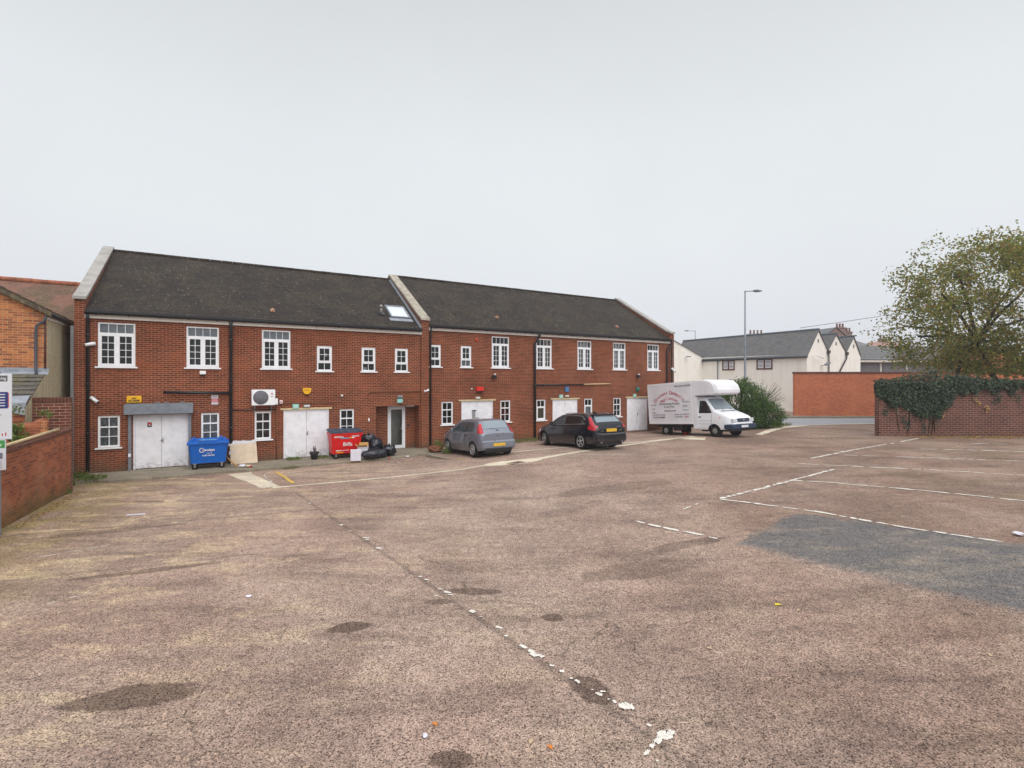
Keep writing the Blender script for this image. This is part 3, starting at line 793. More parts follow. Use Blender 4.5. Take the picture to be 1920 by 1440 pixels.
# back of the porch, with a hole for its door
PD = (11.02, 11.86, .05, 2.03, .10)
wall_sheet(b, PORCH[0], PORCH[1], PORCH[2], PORCH[3], [PD], .62)
# rear wall
b.poly([(0,10,-.4),(29.38,10,-.4),(29.38,10,5.7),(0,10,5.7)])
b.build('wall', M['brick'], B, fix=False)
RZ = lambda y, e=5.62: e+.62*(min(y, 10-y)+.2)
def gable(name, s0, s1, e, up=.30, y0=-.07, cm='coping', hi=.07):
    b = MB(); pr = [(y0, -.4), (y0, e+.38), (.25, RZ(.25, e)+up), (5., RZ(5, e)+hi), (9.75, RZ(.25, e)+up), (10.07, e+.38), (10.07, -.4)]
    n = len(pr); b.add([(s0, p[0], p[1]) for p in pr]+[(s1, p[0], p[1]) for p in pr], [tuple(range(n)), tuple(range(2*n-1, n-1, -1))]+[(i, i+n, (i+1)%n+n, (i+1)%n) for i in range(n)])
    g = b.build(name, M['brick'], B)
    # sloping concrete coping, its kneeler a little proud of the pier
    b = MB()
    a0, a1 = s0-.035, s1+.03
    for sg in (1, -1):
        yy = lambda y: y if sg > 0 else 10-y
        P = [(y0-.09, e+.40), (.22, RZ(.22, e)+up+.01), (5., RZ(5., e)+hi+.01), (5., RZ(5., e)+hi+.11), (.18, RZ(.18, e)+up+.11), (y0-.09, e+.50)]
        vv = [(a0, yy(p[0]), p[1]) for p in P]+[(a1, yy(p[0]), p[1]) for p in P]; n = 6
        b.add(vv, [tuple(range(n)), tuple(range(2*n-1, n-1, -1))]+[(i, i+n, (i+1)%n+n, (i+1)%n) for i in range(n)])
    b.build('coping', M[cm], g)
    return g
gable('gable_parapet', .0, .30, 5.62); gable('gable_parapet', 12.41, 12.79, 5.66, .34, cm='coping_warm', hi=.16); gable('gable_parapet', 29.02, 29.38, 5.84, .26, hi=.08)
def roof(s0, s1, e):
    b = MB(); nxr = int((s1-s0)/.35); nyr = 15
    for sg in (0, 1):
        vs = []; fs = []
        for j in range(nyr+1):
            for i in range(nxr+1):
                y = -.22+5.22*j/nyr; x = s0+(s1-s0)*i/nxr
                z = RZ(y, e)+random.uniform(-.007, .007)-.02*math.sin(math.pi*j/nyr)*(1+.5*math.sin(x*.9))
                vs.append((x, y if sg == 0 else 10-y, z))
        for j in range(nyr):
            for i in range(nxr):
                q = (j*(nxr+1)+i, j*(nxr+1)+i+1, (j+1)*(nxr+1)+i+1, (j+1)*(nxr+1)+i); fs.append(q if sg == 0 else q[::-1])
        b.add(vs, fs)
        # underside lip at the eave
        y = -.22 if sg == 0 else 10.22
        z = RZ(-.22, e)
        b.poly([(s0, y, z-.012), (s1, y, z-.012), (s1, y, z-.05), (s0, y, z-.05)])
        b.poly([(s0, y, z-.05), (s1, y, z-.05), (s1, .1 if sg == 0 else 9.9, z+.1), (s0, .1 if sg == 0 else 9.9, z+.1)])
    r = b.build('roof', M['tiles'], B, fix=False)
    b = MB(); x = s0
    while x < s1-.1:
        zr = RZ(5, e)+random.uniform(-.004, .004)
        b.tube([(x, 5, zr), (x+.44, 5, zr)], .085, 10); x += .45
    b.build('ridge_tile', M['tiles'], r)
    return r
RL = roof(.30, 12.41, 5.62); RR = roof(12.79, 29.02, 5.84)
for s0, s1, e in ((.28, 12.42, 5.42), (12.79, 29.02, 5.64)):
    b = MB(); b.box(s0, s1, -.10, -.002, e-.03, e+.12); b.build('fascia', M['fascia'], B)
    b = MB(); z = e+.155; b.tube([(s0+.02, -.2, z), (s1-.02, -.2, z)], .07, 10)
    b.box(s0+.02, s1-.02, -.275, -.135, z, z+.075)
    x = s0+.3
    while x < s1: b.box(x, x+.035, -.21, -.10, z-.08, z-.03); x += .9
    b.build('gutter', M['black'], B)
def pipe(pts, r=.05, name='downpipe', clips=True, m='black'):
    b = MB(); b.tube(pts, r, 10)
    if clips:
        for i in range(len(pts)-1):
            a, c = Vector(pts[i]), Vector(pts[i+1]); L = (c-a).length
            if L < 1: continue
            k = .5
            while k < L:
                q = a.lerp(c, k/L); dd = (c-a).normalized(); b.tube([q-dd*.03, q+dd*.03], r*1.3, 10); k += 1.7
    return b.build(name, M[m], B)
pipe([(.36,-.2,5.5),(.36,-.09,5.3),(.36,-.08,.0)], .05)
pipe([(4.66,-.2,5.6),(4.66,-.10,5.3),(4.66,-.10,0.)], .06)
pipe([(12.86,-.2,5.72),(12.86,-.10,5.45),(12.86,-.09,.1)], .045)
pipe([(19.0,-.2,5.75),(19.0,-.14,5.6),(18.74,-.10,5.2),(18.74,-.10,.18)], .062)
pipe([(29.08,-.2,5.8),(29.08,-.18,5.55),(28.72,-.12,5.2),(28.72,-.12,.2)], .055)
pipe([(29.14,-.13,5.4),(29.14,-.13,.2)], .045)
pipe([(2.5,-.16,2.80),(4.6,-.12,2.74)], .055, 'waste_pipe')
pipe([(18.80,-.10,3.0),(22.0,-.12,3.03)], .045, 'waste_pipe')
pipe([(22.02,-.06,3.03),(24.03,-.06,3.06)], .03, 'waste_pipe', False, 'cream')
pipe([(4.7,-.02,2.08),(6.26,-.02,2.06)], .022, 'cable_conduit', False, 'black')
pipe([(6.27,-.02,2.2),(6.27,-.02,.0)], .022, 'cable_conduit', False, 'rust')
pipe([(6.4,-.02,2.29),(8.8,-.02,2.30),(8.84,-.02,2.5)], .018, 'cable_conduit', False, 'rust')
pipe([(9.93,-.05,2.56),(9.98,-.05,2.68),(10.06,-.05,2.74),(12.4,-.03,2.73)], .022, 'cable_conduit', False, 'rust')
# steel cover strip at the left corner
b = MB(); b.box(-.09, -.005, -.12, -.02, 0, 5.1); b.build('corner_strip', M['galv'], B)
# lintels
for s0, s1, z in ((6.42,8.42,2.02),(14.36,16.4,2.22),(19.83,21.8,2.20),(25.28,27.2,2.20)):
    b = MB(); b.box(s0, s1, -.03, .1, z+.002, z+.075); b.build('lintel', M['cream'], B)
b = MB(); b.box(PORCH[0]-.1, PORCH[1]+.02, -.012, .05, 2.082, 2.22); b.build('lintel', M['brick'], B)
# near-black sheets stand in for the unlit rooms behind the glass
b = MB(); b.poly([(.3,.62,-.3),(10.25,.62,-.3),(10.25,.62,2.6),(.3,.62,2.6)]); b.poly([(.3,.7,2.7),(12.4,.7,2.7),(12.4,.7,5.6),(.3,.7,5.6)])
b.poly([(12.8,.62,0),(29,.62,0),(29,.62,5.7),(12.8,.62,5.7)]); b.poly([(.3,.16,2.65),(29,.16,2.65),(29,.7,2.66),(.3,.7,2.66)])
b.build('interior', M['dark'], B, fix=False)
b = MB(); b.poly([(10.9,1.1,0),(12.0,1.1,0),(12.0,1.1,2.1),(10.9,1.1,2.1)]); b.build('pale_backing', m_plain('pale_backing_grey', rgb(176,172,164), .8), B, fix=False)  # pale sheet added behind the porch door glass so it reads lighter

def bars(b, x0, x1, z0, z1, nx, nz, y, w=.018, d=.02):
    for i in range(1, nx): x = lerp(x0, x1, i/nx); b.box(x-w/2, x+w/2, y, y+d, z0, z1)
    for j in range(1, nz):
        z = lerp(z0, z1, j/nz)
        xs = [x0]+[lerp(x0, x1, i/nx) for i in range(1, nx)]+[x1]
        for k in range(nx): b.box(xs[k]+(w/2 if k else 0), xs[k+1]-(w/2 if k < nx-1 else 0), y, y+d, z-w/2, z+w/2)
def ring(b, x0, x1, z0, z1, w, y0, y1):
    b.box(x0, x1, y0, y1, z0, z0+w); b.box(x0, x1, y0, y1, z1-w, z1)
    b.box(x0, x0+w, y0, y1, z0+w, z1-w); b.box(x1-w, x1, y0, y1, z0+w, z1-w)
def curtain(x0, x1, z0, z1, y, m, parent, folds=9):
    b = MB(); n = 24; vs = []
    ph = random.uniform(0, 6)
    for i in range(n+1):
        t = i/n; x = lerp(x0, x1, t); yy = y+.018*math.sin(t*folds*2.7+ph)+.008*math.sin(t*folds*6.1)
        vs += [(x, yy, z0), (x, yy*1.0, z1)]
    b.add(vs, [(2*i, 2*i+2, 2*i+3, 2*i+1) for i in range(n)], True)
    return b.build('curtain', m, parent, fix=False)
for idx, (kind, s0, s1, z0, z1, side) in enumerate(OP):
    b = MB(); Y = .035; pane = []
    e = .004; x0, x1 = s0+e, s1-e; a0, a1 = z0+e, z1-e
    if kind == 'A':
        ring(b, x0, x1, a0, a1, .055, Y, Y+.07)
        zt = a1-.40; b.box(x0+.055, x1-.055, Y, Y+.07, zt-.03, zt+.04)      # transom
        bars(b, x0+.055, x1-.055, zt+.04, a1-.055, 4, 1, Y+.02)
        cx = (x0+x1)/2; b.box(cx-.028, cx+.028, Y, Y+.07, a0+.055, zt-.03)
        for l, r_ in ((x0+.055, cx-.028), (cx+.028, x1-.055)):
            l += .003; r_ -= .003
            ring(b, l, r_, a0+.058, zt-.033, .046, Y-.012, Y+.06)
            bars(b, l+.046, r_-.046, a0+.104, zt-.079, 2, 4, Y+.01)
    elif kind == 'B':
        ring(b, x0, x1, a0, a1, .06, Y, Y+.07)
        zt = lerp(a0, a1, .34); b.box(x0+.06, x1-.06, Y, Y+.07, zt-.025, zt+.03)
        ring(b, x0+.062, x1-.062, zt+.032, a1-.062, .045, Y-.012, Y+.06)
        bars(b, x0+.107, x1-.107, zt+.077, a1-.107, 2, 2, Y+.01)
        bars(b, x0+.06, x1-.06, a0+.06, zt-.025, 2, 1, Y+.02)
    else:
        ring(b, x0, x1, a0, a1, .065, Y, Y+.07)
        zt = lerp(a0, a1, .64); b.box(x0+.065, x1-.065, Y-.01, Y+.06, zt-.022, zt+.028)
        bars(b, x0+.065, x1-.065, zt+.028, a1-.065, 2, 1, Y+.015, .026)
        if kind == 'G': bars(b, x0+.065, x1-.065, a0+.065, zt-.022, 2, 2, Y+.015, .026)
        else: ring(b, x0+.066, x1-.066, a0+.066, zt-.024, .035, Y-.005, Y+.05)
    wdw = b.build('window', M['white'], B)
    g = MB(); g.poly([(x0+.05, Y+.045, a0+.05), (x1-.05, Y+.045, a0+.05), (x1-.05, Y+.045, a1-.05), (x0+.05, Y+.045, a1-.05)])
    g.build('pane', M['glass'], wdw, fix=False)
    s = MB(); s.cham(s0-.07, s1+.07, -.07, .03, z0-.055, z0-.001, .006); s.build('sill', M['white'], wdw)
    # what hangs behind the glass
    cy = .13
    if kind == 'A' and side == 'L': curtain(x0+.05, x1-.05, a1-.42, a1-.05, cy, M['blind'], wdw, 4)
    if kind == 'A' and s0 in (3.2,): curtain(x0+.05, x1-.05, a0+.05, a1-.45, .3, M['curtain_dark'], wdw, 6)
    if kind == 'A' and s0 in (18.89,): curtain(lerp(x0, x1, .55), x1-.05, a0+.05, a1-.05, cy, M['amberroom'], wdw, 5)
    if kind == 'A' and s0 in (21.66, 24.30): curtain(x0+.05, x1-.05, a0+.3, a1-.05, cy+.1, M['blind'], wdw, 5)
    if kind == 'A' and s0 == 27.10: curtain(lerp(x0, x1, .5), x1-.05, a0+.05, a1-.05, cy, M['curtain'], wdw, 5)
    if kind == 'G' and s0 < 4: curtain(x0+.05, x1-.05, a0+.05, a1-.05, cy, M['curtain'], wdw, 10)
    if kind == 'G' and 5 < s0 < 9: curtain(x0+.05, lerp(x0, x1, .95), a0+.05, a1-.05, cy+.05, M['curtain_dark'], wdw, 12)
    if kind == 'H': curtain(x0+.05, x1-.05, a0+.05, zt, cy, M['amberroom'] if s0 < 20 else M['blind'], wdw, 3)
    if kind == 'B' and s0 == 14.47: curtain(x0+.05, x1-.05, a0+.05, zt, cy, M['curtain'], wdw, 8)
# white paper disc and things on window ledges
o = thing('paper_disc', 'white paper disc stuck inside the first small upper window', 'sticker', onwall(8.2, 4.33, .105), TH)
b = MB(); b.lathe((0,0,0), [(.075,0),(.075,.004)], 20, 'y'); b.build('disc', M['white'], o)
b = MB(); b.box(9.80,9.92,.12,.2,3.70,3.80); b.box(10.02,10.2,.12,.2,3.70,3.75)
t = thing('stored_box', 'small white box on the ledge inside the middle small upper window', 'box', onwall(9.86, 3.705, .16), TH)
b = MB(); b.cham(-.07,.07,-.05,.05,0,.12,.005); b.build('box', M['boxwhite'], t)
t = thing('stored_cloth', 'red and pink cloth inside the ground window beside the pale blue grey car', 'cloth', onwall(16.99, 1.2, .2), TH)
b = MB(); b.cham(-.08,.18,-.02,.03,.1,.75,.01); b.build('cloth', M['red_cloth'], t)

def leafdoor(s0, s1, z0, z1, panels, handle=True, plate=None):
    b = MB(); w = .06; Y = .03
    b.box(s0+.003, s1-.003, Y, Y+.08, z1-w, z1-.004); b.box(s0+.003, s0+w, Y, Y+.08, z0+.02, z1-w); b.box(s1-w, s1-.003, Y, Y+.08, z0+.02, z1-w)
    d = b.build('door', M['door'], B)
    cx = (s0+s1)/2
    for l, r_ in ((s0+w+.003, cx-.004), (cx+.004, s1-w-.003)):
        b = MB(); b.cham(l, r_, Y+.012, Y+.06, z0+.04, z1-w-.004, .006)
        if panels:
            for (p0, p1) in ((.12, .42), (.52, .9)):
                m0, m1 = lerp(z0, z1, p0), lerp(z0, z1, p1)
                ring(b, l+.14, r_-.14, m0, m1, .015, Y+.006, Y+.013)
        b.build('leaf', M['door'], d)
    b = MB(); b.box(cx-.004, cx+.004, Y+.02, Y+.05, z0+.04, z1-w); b.build('gap', M['black'], d)
    if handle:
        b = MB(); b.cham(cx+.03, cx+.05, Y-.04, Y+.012, z0+.95, z0+1.12, .004); b.box(cx-.03, cx+.05, Y-.035, Y-.02, z0+1.02, z0+1.045); b.build('handle', M['galv'], d)
    b = MB(); b.box(s0+.003, s1-.003, .004, .12, z0-.03, z0+.02); b.build('threshold', M['pavement'], d)
    return d
ds = [leafdoor(d[1], d[2], d[3], d[4], i in (1, 3, 4)) for i, d in enumerate(DOORS)]
# signs on the doors
t = thing('warning_sign', 'small red and black square sign on the shuttered white door', 'sign', onwall(2.08, 1.62, .038), TH)
b = MB(); b.box(-.065,.065,-.004,0,-.085,.085); b.build('board', M['txt_black'], t)
b = MB(); b.box(-.052,.052,-.006,-.004,.0,.07); b.build('red_panel', M['redbox'], t)
b = MB(); b.poly([(-.03,-.0075,-.04),(.03,-.0075,-.04),(0,-.0075,.03)]); b.build('triangle', M['txt_white'], t, fix=False)
t = thing('letter_plate', 'grey plate with dark letter slot in the white doors behind the pale blue grey car', 'plate', onwall(15.3, 1.5, .03), TH)
b = MB(); b.box(-.2,-.02,-.006,0.0,-.6,.22); b.box(-.02,.16,-.005,0,-.6,-.1); b.build('plate', M['greysign'], t)
b = MB(); b.box(-.2,.02,-.012,-.006,.22,.27); b.build('slot', M['black'], t)
# roller shutter housing and side rails on the first door
sh = thing('roller_shutter', 'grey steel roller shutter box and rails over the left door', 'shutter', onwall(2.4, 0), TH)
b = MB(); b.cham(-1.03, 1.03, -.30, -.002, 2.02, 2.36, .008); b.build('housing', M['grey_metal'], sh)
for x in (-.93, .87):
    b = MB(); b.cham(x, x+.09, -.10, -.002, .0, 2.018, .004); b.build('guide_rail', M['grey_metal'], sh)
b = MB(); b.cham(-.92,-.85,-.14,-.10,.5,.62,.004); b.build('lock', M['white'], sh)
b = MB(); b.box(-.9,.9,-.2,-.1,1.995,2.019); b.build('bottom_bar', M['galv'], sh)
b = MB(); b.box(-1.0,1.02,-.14,-.002,2.362,2.40)
for x in (-.15,.12,.6): b.box(x,x+.16,-.16,-.02,2.4,2.44)
b.build('bracket', M['galv'], sh)
# porch door
b = MB(); ring(b, PD[0]+.003, PD[1]-.003, PD[2]+.003, PD[3]-.003, .07, .60, .68)
ring(b, PD[0]+.076, PD[1]-.076, PD[2]+.076, PD[3]-.076, .075, .585, .65)
pd = b.build('door', M['white'], B)
b = MB(); b.poly([(PD[0]+.14,.64,PD[2]+.14),(PD[1]-.14,.64,PD[2]+.14),(PD[1]-.14,.64,PD[3]-.14),(PD[0]+.14,.64,PD[3]-.14)]); b.build('pane', M['glass'], pd, fix=False)
b = MB(); b.cham(PD[1]-.16,PD[1]-.10,.53,.585,.85,1.12,.008); b.box(PD[1]-.22,PD[1]-.12,.535,.55,.98,1.01); b.build('handle', M['white'], pd)
b = MB(); b.poly([(PORCH[0],.0,.035),(PORCH[1],.0,.035),(PORCH[1],.62,.035),(PORCH[0],.62,.035)]); b.build('porch_step', M['pavement'], B, fix=False)
t = thing('entry_buzzer', 'small black buzzer on the brick right of the glazed porch door', 'buzzer', onwall(12.0, 1.12, .62), TH)
b = MB(); b.cham(-.035,.035,-.03,-.001,-.06,.06,.005); b.build('case', M['black'], t)
b = MB(); b.lathe((0,-.034,.02),[(.012,0),(.012,.006)],10,'y'); b.build('button', M['galv'], t)
t = thing('porch_light', 'flat white light under the porch ceiling', 'light', onwall(12.0, 2.04, .3), TH)
b = MB(); b.cham(-.18,.18,-.05,.05,-.03,.035,.008); b.build('diffuser', M['white'], t)

# ------------------------------------------------------------------ roof light, vents
sl = Vector((0, 1, .62)).normalized(); nn = Vector((0, -.62, 1)).normalized()
def roofpt(s, y, h, e=5.62): p = Vector((s, y, RZ(y, e)))+nn*h; return tuple(p)
b = MB(); 
def rbox(b, s0, s1, y0, y1, h0, h1, e=5.62):
    vs = [roofpt(s, y, h, e) for h in (h0, h1) for (s, y) in ((s0,y0),(s1,y0),(s1,y1),(s0,y1))]
    b.add(vs, [(0,3,2,1),(4,5,6,7),(0,1,5,4),(1,2,6,5),(2,3,7,6),(3,0,4,7)])
x0, x1, y0, y1 = 11.2, 12.16, .68, 1.80
for q in ((x0,x1,y0,y0+.07),(x0,x1,y1-.07,y1),(x0,x0+.07,y0+.07,y1-.07),(x1-.07,x1,y0+.07,y1-.07)): rbox(b, *q, -.02, .09)
rw = b.build('roof_window', M['grey_metal'], B)
b = MB(); b.poly([roofpt(x0+.06,y0+.06,.06), roofpt(x1-.06,y0+.06,.06), roofpt(x1-.06,y1-.06,.06), roofpt(x0+.06,y1-.06,.06)]); b.build('pane', Mat('skylight_glass', .03, 1., .0, rgb(214,220,228)).m, rw, fix=False)  # near-white base paints the sky's reflection into the pane
rw.children[0].data.materials[0].node_tree.nodes['Principled BSDF'].inputs['Coat Weight'].default_value = 1.
b = MB(); rbox(b, x0-.1, x1+.05, y0-.24, y0-.002, -.01, .02); b.build('flashing', M['lead'], rw)
b = MB(); b.tube([roofpt(10.86,1.1,-.05), (10.86,1.1,RZ(1.1)+.28)], .05, 10); b.lathe((10.86,1.1,RZ(1.1)+.28),[(.09,0),(.09,.05),(.03,.12)],12); v = b.build('roof_vent', M['greysign'], B)
b = MB(); rbox(b, 10.74, 10.98, .9, 1.2, 0, .03); b.build('flashing', M['black'], v)
for s, y, e in ((6.18,.62,5.62),(17.04,1.0,5.84),(25.49,.96,5.84)):
    b = MB(); b.tube([roofpt(s, y-.08, .03, e), roofpt(s, y+.06, .06, e)], .05, 8); rbox(b, s-.08, s+.08, y-.09, y+.12, 0, .035, e)
    b.build('ventilator_tile', M['terracotta'], B)
# ledger strip flashing on the roof against the party wall
b = MB()
for sx in (12.385,):
    vs = [roofpt(sx-.05, -.1, .03), roofpt(sx+.02, -.1, .03), roofpt(sx+.02, 4.95, .03), roofpt(sx-.05, 4.95, .03), roofpt(sx+.02, 4.95, .12), roofpt(sx+.02, -.1, .12)]
    b.add(vs, [(0,1,2,3),(1,5,4,2)])
b.build('flashing', M['lead'], B, fix=False)

# ------------------------------------------------------------------ things screwed to the facade
def camera_thing(s, z, o, label, body_dir, arm=.18, scale=1.):
    t = thing('security_camera', label, 'security camera', onwall(s, z, o), TH)
    b = MB(); b.cham(-.05*scale,.05*scale,-.03,-.001,-.05*scale,.05*scale,.006); b.build('base', M['galv'] if scale > 1.2 else M['white'], t)
    e = Vector((0,-.03-arm,0)) if arm else Vector((0,-.04,0))
    b = MB(); b.tube([(0,-.03,0), tuple(e)], .015, 8); b.build('arm', M['white'], t)
    d = Vector(body_dir).normalized(); p = e-d*.06*scale
    b = MB(); b.tube([tuple(p), tuple(p+d*.22*scale)], .042*scale, 12); b.build('housing', M['white'], t)
    b = MB(); b.tube([tuple(p+d*.221*scale), tuple(p+d*.235*scale)], .032*scale, 12); b.build('lens', M['black'], t)
    return t
camera_thing(.50, 4.50, 0, 'white bullet camera beside the top left window', (-1,-.35,-.3), .12, 1.3)
camera_thing(.50, 2.60, 0, 'white camera on grey box left of the yellow alarm', (.9,-.5,-.75), .08, 1.3)
camera_thing(12.60, 2.74, -.07, 'white camera beside the downpipe on the middle pier', (.9,-.5,.5), .1)
camera_thing(29.1, 3.98, -.07, 'white camera high at the right corner of the building', (.5,-.6,-.9), .1, 1.5)
def boxthing(name, label, cat, s, z, w, h, d, m, part='case', o=0., ch=.012, group=None):
    t = thing(name, label, cat, onwall(s, z, o), TH, group)
    b = MB(); b.cham(-w/2, w/2, -d, -.001, -h/2, h/2, ch); b.build(part, M[m], t); return t
t = boxthing('wall_light', 'small white floodlight under the second upper window', 'light', 3.73, 3.53, .2, .13, .12, 'white')
b = MB(); b.cham(-.05,.05,-.10,-.02,-.13,-.066,.005); b.build('sensor', M['black'], t)
t = boxthing('alarm_box', 'yellow rectangular alarm box above the roller shutter', 'alarm', 1.64, 2.555, .43, .24, .09, 'yellow')
text('lettering', 'ADT', .07, M['txt_black'], t, (0,-.093,.03), bold=.004); 
text('lettering', 'ALARM', .10, M['txt_black'], t, (0,-.093,-.05), bold=.004)
t = boxthing('alarm_box', 'yellow D shaped alarm box over the second white doors', 'alarm', 7.42, 2.82, .01, .01, .02, 'yellow')
b = MB()
pr = [(-.16,.10),(.16,.10),(.165,.02),(.13,-.09),(.06,-.155),(-.06,-.155),(-.13,-.09),(-.165,.02)]
b.prism(pr, -.09, -.001); b.build('cover', M['yellow'], t); text('lettering', 'ALARM', .06, m_plain('ochre', rgb(180,130,20), .6), t, (0,-.092,.01), bold=.002)
b = MB(); b.cham(-.05,.05,-.06,-.02,-.19,-.157,.004); b.build('strobe', M['black'], t)
t = boxthing('alarm_box', 'red alarm box above the white doors behind the pale blue grey car', 'alarm', 15.49, 2.82, .40, .21, .10, 'redbox')
b = MB(); b.cham(-.2,.2,-.11,-.02,-.16,-.107,.004); b.build('strobe', M['black'], t)
t = boxthing('alarm_box', 'blue alarm box under the black pipe above the right doors', 'alarm', 20.88, 2.76, .25, .30, .09, 'bluebox')
t = thing('alarm_box', 'round green alarm bell above the doors beside the van', 'alarm', onwall(26.25, 2.72), TH)
b = MB(); b.lathe((0,0,0),[(.14,-.002),(.14,-.05),(.11,-.09),(.04,-.11)],20,'y'); b.build('cover', M['tealgreen'], t)
t = thing('fire_bell', 'small faded red disc high between the two upper windows', 'bell', onwall(15.31, 5.27), TH)
b = MB(); b.lathe((0,0,0),[(.10,-.002),(.10,-.04),(.06,-.06)],18,'y'); b.build('cover', m_plain('faded_red', rgb(180,78,56), .7), t)
for s, z, lab in ((6.99,2.16,'mint green exit sign above the second white doors'),(20.5,2.36,'mint green exit sign above the doors behind the dark car'),(26.0,2.33,'mint green exit sign above the doors beside the van')):
    t = boxthing('exit_sign', lab, 'sign', s, z, .25, .20, .06, 'mint')
    b = MB(); 
    for k, (l, hh) in enumerate(((.16,.012),(.18,.012),(.12,.012))): b.box(-l/2, l/2, -.063, -.061, .04-k*.045, .04-k*.045+hh)
    b.build('legend', M['txt_white'], t)
t = boxthing('exit_sign', 'mint green exit sign with dark band above the porch', 'sign', 11.4, 2.31, .26, .20, .07, 'mint')
b = MB(); b.box(-.13,.13,-.08,-.001,.10,.14); b.build('band', M['black'], t)
b = MB(); b.cham(-.12,.12,-.09,-.001,.142,.25,.01); b.build('lamp', M['greysign'], t)
for s, z, m, lab in ((7.42,2.165,'greysign','small grey bulkhead light above the second white doors'),(15.38,2.37,'cream','cream half round light above the doors behind the pale blue grey car'),(20.9,2.37,'cream','small beige light above the doors behind the dark car')):
    t = thing('wall_light', lab, 'light', onwall(s, z), TH)
    b = MB(); b.cham(-.13,.13,-.07,-.001,-.05,.06,.015); b.build('case', M[m], t)
    b = MB(); b.cham(-.11,.11,-.10,-.071,-.04,.04,.012); b.build('diffuser', M['clear'], t)
t = thing('dome_camera', 'tiny white dome camera above the red bin window', 'security camera', onwall(8.84, 2.58), TH)
b = MB(); b.lathe((0,0,0),[(.05,-.002),(.05,-.03),(.035,-.06),(.01,-.075)],14,'y'); b.build('dome', M['white'], t)
for s, z, lab in ((16.25,3.44,'black floodlight under the upper window over the red alarm'),(26.2,3.5,'black and white floodlight below the last upper window')):
    t = thing('wall_light', lab, 'light', onwall(s, z), TH)
    b = MB(); b.tube([(0,-.001,.06),(0,-.12,.05)], .012, 6); b.build('bracket', M['black'], t)
    b = MB(); b.cham(-.12,.12,-.22,-.1,-.09,.07,.01); b.build('lamp_head', M['black'], t)
    b = MB(); b.cham(.02,.1,-.16,-.08,.08,.15,.01); b.build('sensor', M['white'], t)
t = thing('vent_cowl', 'small white round vent left of the red alarm', 'vent', onwall(15.05, 2.83), TH)
b = MB(); b.lathe((0,0,0),[(.035,-.002),(.035,-.05)],12,'y'); b.build('cap', M['white'], t)
t = thing('small_notice', 'tiny white notice on the brick left of the porch', 'sign', onwall(10.0, 1.5), TH)
b = MB(); b.box(-.03,.03,-.008,-.001,-.07,.07); b.build('board', M['white'], t)
t = boxthing('wall_sign', 'red and white notice between pipe and window above the blue bin', 'sign', 4.12, 2.49, .23, .36, .012, 'signwhite', 'board', ch=.002)
b = MB(); b.box(-.112,.112,-.015,-.012,-.10,.05); b.build('red_panel', m_plain('faded_red_print', rgb(206,84,96), .6), t)
for k in range(3):
    b = MB(); b.box(-.09,.09,-.018,-.015,-.07+k*.04,-.058+k*.04); b.build('legend', M['signwhite'], t)
text('legend', 'CCTV', .06, M['txt_grey'], t, (0,-.014,.12))
# air conditioner
t = thing('air_conditioner', 'white air conditioning unit with round grille on the wall', 'air conditioner', onwall(5.78, 2.25), TH)
b = MB(); b.cham(-.42,.42,-.36,-.08,0,.62,.015); b.build('case', M['white'], t)
b = MB(); b.lathe((-.10,-.364,.31),[(.27,0),(.27,.004)],28,'y'); b.build('fan_opening', M['txt_grey'], t)
b = MB()
for r_ in (.27,.22,.17,.12,.07):
    b.tube([(-.10+r_*math.cos(a), -.372, .31+r_*math.sin(a)) for a in [2*math.pi*k/24 for k in range(25)]], .005, 5, False)
for k in range(8):
    a = math.pi*k/8; b.tube([(-.10-.27*math.cos(a),-.373,.31-.27*math.sin(a)),(-.10+.27*math.cos(a),-.373,.31+.27*math.sin(a))], .004, 5)
b.build('grille', M['greysign'], t)
b = MB(); b.cham(.421,.52,-.30,-.10,.02,.26,.01); b.build('valve_cover', M['white'], t)
for x in (-.3,.3):
    b = MB(); b.box(x-.02,x+.02,-.36,-.001,-.035,-.002); b.box(x-.02,x+.02,-.03,-.001,-.3,-.035); b.build('bracket', M['galv'], t)
b = MB(); b.poly([(.27,-.364,.47),(.33,-.364,.47),(.30,-.364,.51)]); b.poly([(.24,-.364,.43),(.30,-.364,.43),(.27,-.364,.47)]); b.poly([(.30,-.364,.43),(.36,-.364,.43),(.33,-.364,.47)]); b.build('emblem', M['redlight'], t, fix=False)
b = MB(); b.box(.25,.34,-.363,-.36,.33,.36); b.build('badge', M['greysign'], t)
t = boxthing('isolator_switch', 'small white isolator switch right of the air conditioner', 'switch', 6.44, 2.36, .11, .14, .07, 'white')
b = MB(); b.cham(-.025,.025,-.09,-.071,-.03,.03,.004); b.build('knob', M['redbox'], t)
# ------------------------------------------------------------------ the neighbouring house, walls and lean-to on the left
NH = thing('neighbour_house', 'orange brick and pebbledash house with mossy red tiled roof', 'house', (B0.x, B0.y, 0), TH)
ES = -.35     # its pebbledash side wall stands just off the long building
v1 = lambda s: 5.26+.56*(ES-s)
b = MB()
b.poly([(ES,-3.6,0),(ES,1.6,0),(ES,1.6,5.30),(ES,-1.6,5.30),(ES,-1.6,3.50),(ES,-3.6,2.46)])
b.build('side_wall', M['pebble'], NH, fix=False)
b = MB(); b.poly([(-3.6,-1.6,0),(ES,-1.6,0),(ES,-1.6,v1(ES)),(-3.6,-1.6,v1(-3.6))]); b.poly([(-3.6,-1.6,0),(-3.6,-1.6,v1(-3.6)),(-3.6,6,v1(-3.6)),(-3.6,6,0)])
b.build('front_gable', M['brick_orange'], NH, fix=False)
b = MB()
T = lambda s, o, k: (s, o, v1(s)+k)
